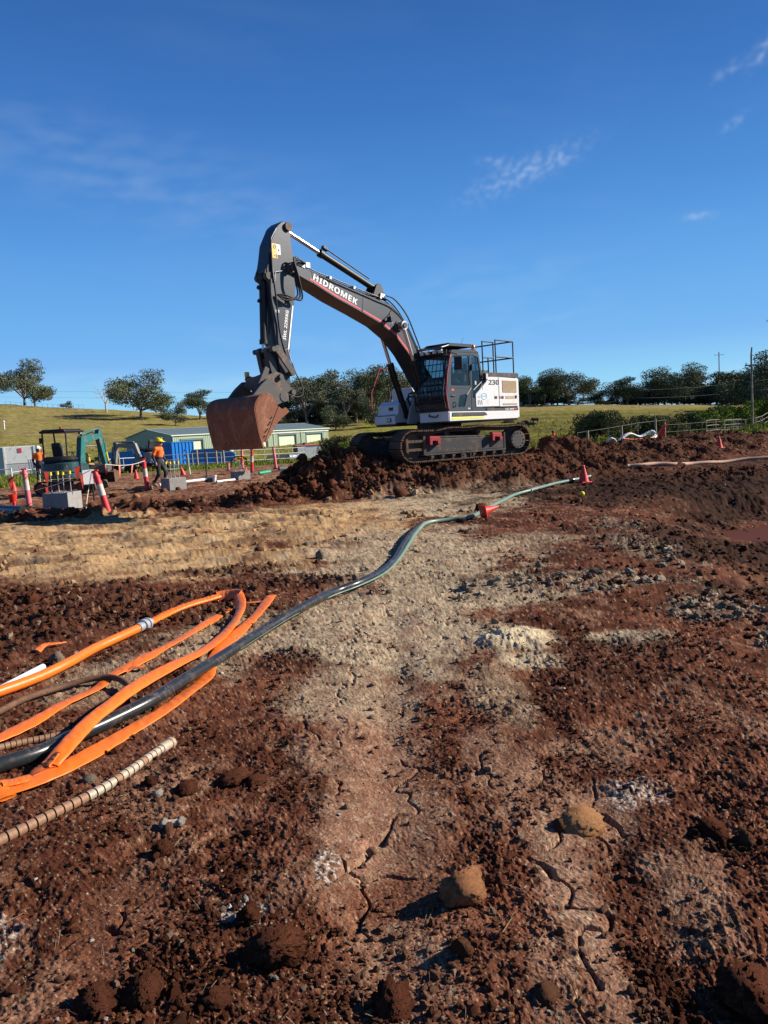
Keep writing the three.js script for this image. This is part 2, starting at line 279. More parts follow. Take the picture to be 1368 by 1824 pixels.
const CRUST = [[-.2, 3.7, .38, .8, .7], [-.1, 3.0, .28, .6, .7], [.5, 3.3, .2, .55, .55], [.56, 2.4, .11, .6, .85], [.75, 2.9, .22, .3, .7], [.42, 1.95, .09, .3, .5], [.95, 2.3, .14, .3, .5], [-.02, 2.1, .16, .3, .5], [1.05, 3.5, .3, .25, .5], [-1.1, 3.4, .25, .3, .4]];
const LIME = [[-.55, 2.36, .10, .07, .8], [1.0, 3.02, .17, .10, .7], [-.28, 2.62, .05, .12, .6], [-1.35, 2.2, .1, .2, .5]];
const SANDHEAP = [[.93, 5.42, .34, .30], [.93, 4.95, .26, .22, .7]];
const CLUMPY = [[-2.7, 7.1, 1.7, .95], [-4.2, 8.2, 1.5, .8], [-.95, 8.1, .8, .42, .9], [-3.6, 6.0, .9, .7], [-2.0, 9.2, .9, .25, .8], [-4.3, 5.6, .8, .8]];
const DARK = [[8, 16.8, 6.5, 3.4, 1], [4.9, 15.2, 1.9, 2.0, .7], [7, 9.6, 4.4, 3.4, .97], [5.0, 8.6, 2.2, 2.8, .95], [4.3, 6.8, 1.2, 1.4, .8], [6.5, 19, 4, 2.2, .8], [1.55, 7.65, 1.0, .28, .75], [11, 15, 4, 4, .9], [1.5, 4.9, .55, .5, .35], [9, 6, 5, 3, .6], [6, 20.5, 4, 1.5, .6], [11, 22, 6, 3, .55]];
const RUBBLE = [[1.75, 7.2, 1.15, .42], [2.75, 6.2, .45, .7, .9], [2.9, 5.1, .3, .6, .85], [2.6, 4.3, .2, .5, .6], [3.2, 9.2, .45, 1.3, .7], [3.5, 11.2, .4, .9, .6], [.9, 7.0, .6, .3, .5]];
const SMOOTH = [[.56, 2.4, .13, .65, .85], [.5, 3.3, .22, .6, .6], [.75, 2.9, .25, .35, .6], [.95, 2.3, .16, .3, .5], [-.05, 2.6, .30, 1.5, .9], [-.1, 4.6, .5, 1.0, .8], [-.95, 2.3, .22, .3, .8], [.05, 6.2, .8, 1.4, .6], [.33, 1.95, .2, .3, .6]];
const mudOn = (x, d) => clamp(heapHeight(x, d) * 4);

const C = { redDark: [.080, .0275, .0145], red: [.136, .0475, .0250], redMid: [.20, .084, .047], dusty: [.31, .18, .112], tan: [.56, .355, .168], pale: [.50, .395, .255], sandPale: [.62, .50, .32], dark: [.030, .0160, .0105], heap: [.078, .0300, .0165], heapDry: [.155, .071, .042], grey: [.24, .195, .14] };
function siteColour(x, d, out) {
  const m1 = fbm(x * .8 + 3, d * .8, 4), m2 = fbm(x * 5, d * 5 + 2, 4, n2b), m3 = n2(x * 38, d * 38), m4 = n2b(x * 90, d * 90);
  let r = mix(C.redDark[0], C.red[0], ss(-.4, .4, m1 + m2 * .8)), g = mix(C.redDark[1], C.red[1], ss(-.4, .4, m1 + m2 * .8)), b = mix(C.redDark[2], C.red[2], ss(-.4, .4, m1 + m2 * .8));
  const to = (c, t) => { r = mix(r, c[0], t); g = mix(g, c[1], t); b = mix(b, c[2], t); };
  to(C.redMid, ss(.0, .5, m2 + m1 * .5) * .55);
  const sm = blobs(SMOOTH, x, d, .4, 1.6); to(C.redMid, sm * .6);
  to(C.dusty, ss(.12, .55, fbm(x * 1.9 + 7, d * .9, 4) + m2 * .35) * .38 * (1 - ss(20, 24, d)));
  const t = blobs(TAN, x, d, .38, .7); to(C.tan, t * (.72 + .28 * clamp(m2 + .5))); to(C.redMid, t * ss(.08, .5, fbm(x * .7 + 1, d * 1.9, 4)) * .75); to([.36, .28, .18], t * ss(.1, .5, fbm(x * 1.1 + 60, d * 1.1, 4)) * .6); to(C.heapDry, t * ss(.3, .55, fbm(x * 2.4, d * 3.1 + 17, 3)) * .6);
  const p = blobs(PALE, x, d, .42, 1.1); to(C.pale, p * clamp(.45 + .55 * ss(-.35, .35, m2 + .5 * m3)));
  to(C.pale, p * .5 * ss(.3, .7, m4));
  to(C.redMid, p * .5 * ss(.2, .6, fbm(x * 1.6 + 40, d * 1.6, 3)));
  const cr = d < 5.5 ? blobs(CRUST, x, d, .45, 2.6) : 0; if (cr > 0) { to([.33, .185, .115], cr * (.55 + .45 * ss(-.3, .4, m2))); to(C.pale, cr * .55 * ss(.15, .6, fbm(x * 14, d * 9, 3) + .3 * m3)); } const lm = d < 4 ? blobs(LIME, x, d, .5, 5) : 0; if (lm > 0) to([.62, .56, .47], lm * ss(-.1, .4, m3 + m4 * .6)); const sh = blobs(SANDHEAP, x, d, .22, 3); to(C.sandPale, sh * .9);
  const cl = blobs(CLUMPY, x, d, .4, 1.1); to(C.heap, cl * .8); to(C.heapDry, cl * ss(.1, .5, m2) * .5);
  const dk = blobs(DARK, x, d, .4, .6); to(C.dark, dk * .92); to(C.redDark, dk * ss(.1, .6, m2) * .35);
  const rb = blobs(RUBBLE, x, d, .4, 1.3); to(C.grey, rb * .6 * ss(-.3, .4, m3 + m2)); to(C.pale, rb * .4 * ss(.25, .6, m3));
  const hm = mudOn(x, d); to(C.heap, hm * .95); to(C.heapDry, hm * ss(.05, .5, m2 + m1 * .6) * .6); to(C.dark, hm * ss(5, 9, x) * ss(.0, .4, m1) * .5);
  // far part of the yard: lighter trampled earth between the works
  if (d > 19 && x < -2) to(C.redMid, ss(19, 24, d) * .6); if (d > 21 && x < 0) to([.33, .185, .11], ss(21, 26, d) * ss(-.35, .25, fbm(x * .6, d * .5, 4)) * .8);
  // specks of grit
  if (m4 > .72) to(C.pale, .45 * (1 - .9 * dk) * (1 - .6 * hm)); else if (m4 < -.7) to(C.dark, .5);
  const k = 1 + m3 * .12 + m4 * .10; out[0] = r * k; out[1] = g * k; out[2] = b * k;
}
function pastureColour(x, d, out) {
  const az = x / Math.max(d, 1), m1 = fbm(x * .035, d * .05, 4), m2 = fbm(x * .3, d * .4, 3, n2b), m3 = n2(x * .9, d * .9);
  let g0 = [.225, .222, .030], dry = [.29, .225, .085], lush = [.12, .165, .026];
  let dryness = az < -.02 ? mix(.30, .78, ss(95, 150, d)) * mix(1, .75, ss(-.3, -.1, az)) : mix(.02, .12, ss(60, 160, d));
  if (az > .1) dryness = mix(dryness, .95, ss(165, 185, d + 12 * m1));
  let t = clamp(dryness + m1 * .45 + m2 * .35); let r = mix(g0[0], dry[0], t), g = mix(g0[1], dry[1], t), b = mix(g0[2], dry[2], t);
  const l = (1 - ss(60, 90, d)) * (az < 0 ? .85 : .5) * ss(-.5, .3, m2 + .3); r = mix(r, lush[0], l); g = mix(g, lush[1], l); b = mix(b, lush[2], l);
  if (az > .1) { const s = Math.pow(.5 + .5 * Math.sin(d * .42 + .8 * n2(x * .03, d * .02) + .9), 4) * ss(60, 80, d) * (1 - ss(150, 190, d)); r = mix(r, .13, .75 * s); g = mix(g, .105, .75 * s); b = mix(b, .04, .75 * s); }   // dead stalks along the banks
  if (az < -.1) { const s = ss(.45, .9, n2(x * .02, d * .22)) * ss(100, 130, d); r = mix(r, .17, s * .6); g = mix(g, .12, s * .6); b = mix(b, .07, s * .6); }
  const k = 1 + .30 * m2 + .16 * m3 + .12 * n2b(x * 2.5, d * 2.5); out[0] = r * k; out[1] = g * k; out[2] = b * k;
}
// cellular cracks in dried clay
function hash2(i, j) { let h = Math.imul(i, 374761393) + Math.imul(j, 668265263) | 0; h = Math.imul(h ^ h >>> 13, 1274126177); return [((h ^ h >>> 16) >>> 0) / 4294967296, ((Math.imul(h, 2246822519) ^ h >>> 15) >>> 0) / 4294967296]; }
function crack(x, y) { const xi = Math.floor(x), yi = Math.floor(y); let a = 9, b = 9; for (let i = -1; i < 2; i++) for (let j = -1; j < 2; j++) { const h = hash2(xi + i, yi + j), q = Math.hypot(xi + i + h[0] - x, yi + j + h[1] - y); if (q < a) { b = a; a = q; } else if (q < b) b = q; } return b - a; }

const tmpc = [0, 0, 0], tmpd = [0, 0, 0];
function crumb(x, d) {   // fine relief of the bare earth, metres
  const sm = blobs(SMOOTH, x, d, .4, 1.6), cl = blobs(CLUMPY, x, d, .4, 1.1), hp = mudOn(x, d), rough = clamp(.55 + .45 * fbm(x * 1.1 + 8, d * 1.1, 3)) * (1 - .78 * sm);
  let h = .030 * rough * fbm(x * 3.2, d * 3.2, 3);
  const r1 = 1 - Math.abs(n2(x * 8.5, d * 8.5)), r2 = 1 - Math.abs(n2b(x * 19, d * 19));
  h += rough * (.016 * (r1 * r1 - .4) + .010 * (r2 * r2 - .4));
  const crs = d < 5.5 ? blobs(CRUST, x, d, .45, 2.6) : 0; h += (.14 + .86 * rough) * (1 - .6 * crs) * (.0065 * n2(x * 41, d * 41) + (d < 9 ? .0045 * n2b(x * 88, d * 88) + (d < 4 ? .0022 * n2(x * 190, d * 190) : 0) : 0));
  if (cl > 0) h += cl * (.05 * Math.max(0, n2b(x * 4.5, d * 4.5)) + .035 * Math.max(0, n2(x * 11, d * 11)));
  const dkr = x > 2.5 ? blobs(DARK, x, d, .4, .6) : 0; if (dkr > 0 && d < 24) h += dkr * (.05 * fbm(x * 2.3, d * 2.3, 3) + .03 * (.5 - Math.abs(n2b(x * 5, d * 5))) + .02 * n2(x * 11, d * 11));
  if (d > 16.5 && x < -3) { const bd = ss(16.6, 17.6, d) * (1 - ss(19.6, 21, d)) * (1 - ss(-4.6, -3.4, x)), yd = ss(20, 22, d); h += bd * (.22 * Math.max(-.25, fbm(x * 1.3 + 2, d * 1.7, 4)) + .04 * n2b(x * 6, d * 6)) + yd * (.05 * fbm(x * 1.1, d * 1.1, 3) + .025 * n2(x * 4.2, d * 4.2)); }
  if (hp > 0) h += hp * ((.12 + .10 * (1 - ss(.5, 2.5, x))) * fbm(x * 1.5, d * 1.5, 4) + .07 * (1 - ss(.5, 2.5, x)) * (.4 - Math.abs(n2b(x * 3.3, d * 3.3 + 7))) + .06 * (.5 - Math.abs(n2(x * 2.6 + 5, d * 2.6))) + .03 * n2b(x * 6.5, d * 6.5));
  if (sm > .05 && d < 7) {
    const wx = x + .05 * n2(x * 5, d * 5), wd = d + .05 * n2b(x * 5, d * 5), c = crack(wx * 3.1, wd * 2.3), gate = ss(-.35, .15, n2(x * 1.7 + 30, d * 1.7)), wdt = .022 + .026 * gate;
    if (c < wdt) h -= Math.min(1, sm * 1.4) * gate * .030 * (1 - c / wdt);
    const c2 = crack(wx * 8.3 + 4, wd * 7.1); if (c2 < .035) h -= sm * .006 * (1 - c2 / .035) * ss(0, .4, n2b(x * 1.7, d * 1.7 + 9));
  }
  return h;
}
function terrain(x, z) { const d = -z; let h = macro(x, z); const site = 1 - ss(40, 46, d); if (site > 0 && d > .4) h += crumb(x, d) * site; return h; }
const isSite = (x, d) => { const az = x / Math.max(d, 1); return (az > .17 ? 1 - ss(33, 36, d + 1.2 * n2(x * .3, d * .3)) : 1 - ss(43, 46, d + 2.5 * n2(x * .15, d * .15))) * (x < 0 ? 1 - ss(.0, 1, clamp((-x - 13.2 - .1 * d) / 1.2 + .4 * n2(x * .4, d * .4))) * ss(24, 27, d) : 1); };
function hit(px, py) {   // where the line of sight through a pixel meets the land
  const v = ray(px, py), o = V(0, EYE, 0); let t = 1, last = 1;
  for (let i = 0; i < 4000; i++) { const p = o.clone().addScaledVector(v, t); if (p.y < macro(p.x, p.z)) { let a = last, b = t; for (let k = 0; k < 20; k++) { const m = (a + b) / 2, q = o.clone().addScaledVector(v, m); if (q.y < macro(q.x, q.z)) b = m; else a = m; } const q = o.clone().addScaledVector(v, b); q.y = terrain(q.x, q.z); return q; } last = t; t += Math.max(.02, t * .004); }
  return atDepth(px, py, 300);
}
function stand(px, d) {   // a point on the land at depth d, in the photograph's column px at its own height
  let y = macro(0, -d), p; for (let k = 0; k < 6; k++) { let lo = 0, hi = PH; for (let i = 0; i < 40; i++) { const m = (lo + hi) / 2; if (atDepth(px, m, d).y > y) lo = m; else hi = m; } p = atDepth(px, lo, d); y = terrain(p.x, p.z); } p.y = y; return p;
}
{
  // polar sheet round the viewpoint, finer near by; site earth and pasture are two sheets that share their edge
  const angs = []; let a = -Math.PI; while (a < Math.PI) { angs.push(a); const q = Math.abs(a); a += q < .56 ? .00172 : q < .68 ? .0032 : q < .9 ? .012 : .09; }
  angs.push(Math.PI);
  const rs = [.25, .6, .95]; while (rs[rs.length - 1] < 50) { const r = rs[rs.length - 1]; rs.push(r + (r < 9 ? Math.max(.0036, r * r / 900) : r < 16 ? .09 : r < 31 ? .085 : r < 36 ? .13 : .22)); }
  const nearRows = rs.length; while (rs[rs.length - 1] < 3000) { const r = rs[rs.length - 1]; rs.push(r + (r < 220 ? r * .009 : r * .06)); }
  console.log('ground', angs.length, rs.length, nearRows);
  const grain = tex(512, .55, (u, v, c) => { const x = 205 + 60 * tfbm(u, v, 40, 3, 2) + 70 * tfbm(u, v, 110, 2, 5); c[0] = c[1] = c[2] = x; });
  const grainBump = tex(1024, .9, (u, v, c) => { const x = 128 + 120 * tfbm(u, v, 50, 4, 2); c[0] = c[1] = c[2] = x; }, false);
  const earth = new THREE.MeshPhysicalMaterial({ specularIntensity: .08, vertexColors: true, map: grain, roughness: .96, bumpMap: grainBump, bumpScale: .0035, side: THREE.DoubleSide });
  const blades = tex(512, 9, (u, v, c) => { const x = 200 + 90 * tfbm(u, v, 60, 3, 9) + 40 * tfbm(u, v, 14, 3, 4); c[0] = c[1] = c[2] = x; });
  const turf = new THREE.MeshPhysicalMaterial({ specularIntensity: .08, vertexColors: true, map: blades, roughness: 1, side: THREE.DoubleSide });
  function sheet(name, r0, r1, mat, step) {
    const cols = []; for (let i = 0; i < angs.length; i += (Math.abs(angs[i]) < .7 && i + step < angs.length ? step : 1)) cols.push(angs[i]);
    const n = cols.length, m = r1 - r0, pos = new Float32Array(n * m * 3), col = new Float32Array(n * m * 3), uv = new Float32Array(n * m * 2), idx = [];
    for (let j = 0; j < m; j++) for (let i = 0; i < n; i++) {
      const r = rs[r0 + j], x = r * Math.sin(cols[i]), d = r * Math.cos(cols[i]), o = j * n + i, s = d > 1 ? isSite(x, d) : 1;
      pos[o * 3] = x; pos[o * 3 + 1] = terrain(x, -d); pos[o * 3 + 2] = -d; uv[o * 2] = x; uv[o * 2 + 1] = d;
      if (s > 0) siteColour(x, d, tmpc); if (s < 1) pastureColour(x, d, tmpd);
      for (let k = 0; k < 3; k++) col[o * 3 + k] = Math.max(.004, (s >= 1 ? tmpc[k] : s <= 0 ? tmpd[k] : mix(tmpd[k], tmpc[k], s)) * 1.45 * K);
      if (i + 1 < n && j + 1 < m) { const b = o + n; idx.push(o, o + 1, b, o + 1, b + 1, b); }
    }
    const g = new THREE.BufferGeometry(); g.setAttribute('position', new THREE.BufferAttribute(pos, 3)); g.setAttribute('color', new THREE.BufferAttribute(col, 3)); g.setAttribute('uv', new THREE.BufferAttribute(uv, 2)); g.setIndex(idx); g.computeVertexNormals();
    const me = new THREE.Mesh(g, mat); me.name = name; me.castShadow = me.receiveShadow = true; me.userData.kind = 'structure'; scene.add(me); return me;
  }
  sheet('dirt_ground', 0, nearRows, earth, 1);
  sheet('pasture', nearRows - 1, rs.length, turf, 2);
  // muddy water lying in the pit
  const w = []; const cx = 7.7, cd = 12.6; for (let i = 0; i < 72; i++) { const t = i / 72 * Math.PI * 2; w.push([cx + 3.4 * Math.cos(t), -(cd + 1.7 * Math.sin(t))]); }
  const shp = new THREE.Shape(w.map(p => new THREE.Vector2(p[0], -p[1]))), wg = new THREE.ShapeGeometry(shp); wg.rotateX(-Math.PI / 2); wg.translate(0, -.515, 0);
  const wm = new THREE.Mesh(wg, new THREE.MeshPhysicalMaterial({ color: new THREE.Color(.085, .027, .0125), roughness: .5, ior: 1.33, specularIntensity: .1 })); wm.name = 'puddle_water'; wm.userData.kind = 'structure'; wm.receiveShadow = true; scene.add(wm);
}
// ------------------------------------------------------------------ loose earth: uncountable crumbs, clods and grit
const rockGeos = [];
{
  const rnd = mulberry(77);
  for (let v = 0; v < 7; v++) {
    const g = new THREE.IcosahedronGeometry(1, v < 2 ? 2 : 1), p = g.attributes.position, s = rnd() * 50, cuts = []; for (let k = 0; k < 6; k++) cuts.push([V(rnd() - .5, rnd() - .5, rnd() - .5).normalize(), .55 + rnd() * .3]);
    for (let i = 0; i < p.count; i++) {
      const q = V(p.getX(i), p.getY(i), p.getZ(i)), r = 1 + .35 * n3(q.x * 1.3 + s, q.y * 1.3, q.z * 1.3) + .14 * n3(q.x * 3.4, q.y * 3.4 + s, q.z * 3.4); q.multiplyScalar(r);
      for (const [n, c] of cuts) { const e = q.dot(n) - c; if (e > 0) q.addScaledVector(n, -e * .8); }
      p.setXYZ(i, q.x, q.y * .8, q.z);
    }
    g.deleteAttribute('uv'); g.computeVertexNormals(); const u = boxUV(g.index ? g.toNonIndexed() : g); u.computeVertexNormals(); rockGeos.push(u);
  }
}
function scatter(name, label, category, n, seed, pick, mat, geos, upright = false) {
  const rnd = mulberry(seed), lists = geos.map(() => []), q = new THREE.Quaternion(), e = new THREE.Euler();
  for (let i = 0; i < n; i++) { const r = pick(rnd); if (r) lists[Math.floor(rnd() * geos.length)].push(r); }
  geos.forEach((g, k) => {
    if (!lists[k].length) return; const im = new THREE.InstancedMesh(g, mat, lists[k].length);
    lists[k].forEach(([x, z, s, c, lift = .25, flat = 1], i) => {
      const y = terrain(x, z) + s * lift; upright ? e.set(0, rnd() * 6.3, 0) : e.set(rnd() * 6.3, rnd() * 6.3, rnd() * 6.3); q.setFromEuler(e);
      im.setMatrixAt(i, new THREE.Matrix4().compose(V(x, y, z), q, V(s * (.8 + rnd() * .5), s * flat * (.75 + rnd() * .4), s * (.8 + rnd() * .5)))); im.setColorAt(i, new THREE.Color(c[0], c[1], c[2]));
    });
    im.name = numbered(name); im.castShadow = im.receiveShadow = true; im.userData.kind = 'stuff'; tag(im, label, category); scene.add(im);
  });
}
const clodMat = new THREE.MeshPhysicalMaterial({ specularIntensity: .08, color: 0xffffff, roughness: .97, bumpMap: reliefFine, bumpScale: .004 });
// a spot on the ground drawn evenly over the view of it
function spot(rnd, dmin, dmax, amax = .62) { const y0 = 1 / dmax, y1 = 1 / dmin, d0 = 1 / (y0 + (y1 - y0) * rnd()), a = (rnd() * 2 - 1) * amax; return [d0 * Math.sin(a), d0 * Math.cos(a)]; }
const sc = [0, 0, 0], tint = (c, k) => [c[0] * k * K, c[1] * k * K, c[2] * k * K];
scatter('earth_crumbs', 'loose red-brown crumbs of earth strewn over the bare ground', 'earth crumbs', 150000, 301, rnd => {
  const [x, d] = spot(rnd, 1.25, 16); const sm = blobs(SMOOTH, x, d, .4, 1.6), cl = blobs(CLUMPY, x, d, .4, 1.1), t = blobs(TAN, x, d, .38, .7), p = blobs(PALE, x, d, .42, 1.1);
  const dens = clamp(ss(-.12, .42, .9 * fbm(x * 1.5 + 8, d * .7, 3) + .45 * fbm(x * 4.5, d * 3, 2, n2b)) * (1 - .85 * sm) * (1 - .8 * t) * (1 - .6 * p) * (d < 5.5 ? 1 - .8 * blobs(CRUST, x, d, .45, 2.6) : 1) + cl * .6 + .03);
  if (rnd() > dens) return null; siteColour(x, d, sc); const s = Math.max(.0030, d * .00085) * (1 + Math.pow(rnd(), 6) * (cl > .4 ? 5.5 : 4.2)); return [x, -d, s, tint(sc, .85 + rnd() * .4), .3];
}, clodMat, rockGeos.slice(2));
scatter('earth_clods', 'bigger clods of red earth lying among the crumbs', 'earth clods', 9000, 302, rnd => {
  const [x, d] = spot(rnd, 1.4, 17); const sm = blobs(SMOOTH, x, d, .4, 1.6), cl = blobs(CLUMPY, x, d, .4, 1.1), t = blobs(TAN, x, d, .38, .7);
  if (rnd() > clamp((-.02 + .55 * fbm(x * 1.3 + 8, d * 1.3, 3)) * (1 - sm) * (1 - .8 * t) + cl * .55)) return null; siteColour(x, d, sc); return [x, -d, .010 + .020 * Math.pow(rnd(), 3) + cl * .028 * rnd(), tint(sc, .8 + rnd() * .35), .1];
}, clodMat, rockGeos.slice(0, 5));
scatter('heap_clods', 'lumps of dug red-brown earth covering the spoil heaps', 'spoil heap', 60000, 303, rnd => {
  const x = -6 + rnd() * 22, d = 16.8 + rnd() * 16; const h = heapHeight(x, d); if (h < .04 || rnd() > clamp(h * 3 + .15)) return null; const m = fbm(x * 1.5, d * 1.5, 3), left = 1 - ss(-.5, 2.5, x);
  if (rnd() > .35 + .65 * left) return null; const s = .014 + .035 * Math.pow(rnd(), 2.5) + left * .10 * Math.pow(rnd(), 5); siteColour(x, d, sc); return [x, -d, s, tint(sc, .75 + rnd() * .6 + .15 * m), .35];
}, clodMat, rockGeos.slice(0, 5));
scatter('rubble_stones', 'grey and buff crushed stones scattered along the pit edge', 'rubble', 16000, 304, rnd => {
  const [x, d] = spot(rnd, 3.2, 14); const r = blobs(RUBBLE, x, d, .4, 1.3); if (rnd() > r) return null; const k = rnd(), c = k < .4 ? [.20, .155, .11] : k < .8 ? [.40, .31, .205] : [.10, .045, .027]; return [x, -d, .012 + .040 * Math.pow(rnd(), 2.2), tint(c, .7 + rnd() * .6), .25, .75];
}, clodMat, rockGeos.slice(1, 6));
scatter('pale_grit', 'small pale pebbles and grit scattered over the ground', 'grit', 26000, 305, rnd => {
  const [x, d] = spot(rnd, 1.3, 19); const p = blobs(PALE, x, d, .42, 1.1); if (rnd() > .10 + p * .75) return null; const k = rnd(), c = k < .5 ? [.50, .42, .31] : k < .8 ? [.33, .23, .16] : [.62, .56, .47]; return [x, -d, Math.max(.0022, d * .0006) * (1 + 3.2 * Math.pow(rnd(), 6)), tint(c, .7 + rnd() * .5), .25, .8];
}, clodMat, rockGeos.slice(2));
scatter('pit_lumps', 'dark damp lumps on the pit floor and bank', 'pit lumps', 14000, 306, rnd => {
  const [x, d] = spot(rnd, 4, 22); const p = pitDepth(x, d), k = blobs(DARK, x, d, .4, .6); if (x < 2.5 || rnd() > Math.max(p * .6, k * .8)) return null; siteColour(x, d, sc); return [x, -d, .014 + .03 * Math.pow(rnd(), 3), tint(sc, .7 + rnd() * .7), .25];
}, clodMat, rockGeos.slice(1, 6));
scatter('dry_straw', 'bits of dry straw and roots strewn on the dirt', 'straw', 420, 308, rnd => { const [x, d] = spot(rnd, 1.35, 6); const c = rnd() < .6 ? [.42, .30, .18] : [.2, .11, .07]; return [x, -d, .02 + .03 * rnd(), tint(c, .8 + rnd() * .4), .12]; }, clodMat, [joined([new THREE.CylinderGeometry(.035, .025, 1.4, 5).rotateZ(1.4), new THREE.CylinderGeometry(.025, .015, .8, 5).rotateZ(1.1).translate(.9, .18, .1)])], true);
// grass of the paddocks round the site
{
  const bl = []; const rnd = mulberry(9); for (let i = 0; i < 9; i++) { const a = rnd() * 6.3, l = .5 + rnd() * .5, x = (rnd() - .5) * .8, z = (rnd() - .5) * .8, w = .07; const g = new THREE.BufferGeometry(); g.setAttribute('position', new THREE.Float32BufferAttribute([x - w * Math.cos(a), 0, z - w * Math.sin(a), x + w * Math.cos(a), 0, z + w * Math.sin(a), x + .4 * (rnd() - .5), l, z + .4 * (rnd() - .5)], 3)); g.computeVertexNormals(); bl.push(g); }
  const tuft = joined(bl), gm = new THREE.MeshPhysicalMaterial({ specularIntensity: .1, color: 0xffffff, roughness: 1, side: THREE.DoubleSide });
  scatter('grass_tufts', 'green and straw-coloured grass of the paddocks', 'grass', 42000, 307, rnd => {
    const d = 34 + 90 * Math.pow(rnd(), 1.3), x = (rnd() * 1.3 - .65) * d; if (isSite(x, d) > .3) return null; const p = V(x, macro(x, -d), -d); pastureColour(x, d, sc); const tall = ss(.2, .6, n2(x * .12, d * .12)); return [x, -d, (.12 + .14 * rnd() + .22 * tall * rnd()), tint(sc, .8 + rnd() * .5), 0];
  }, gm, [tuft], true);
}
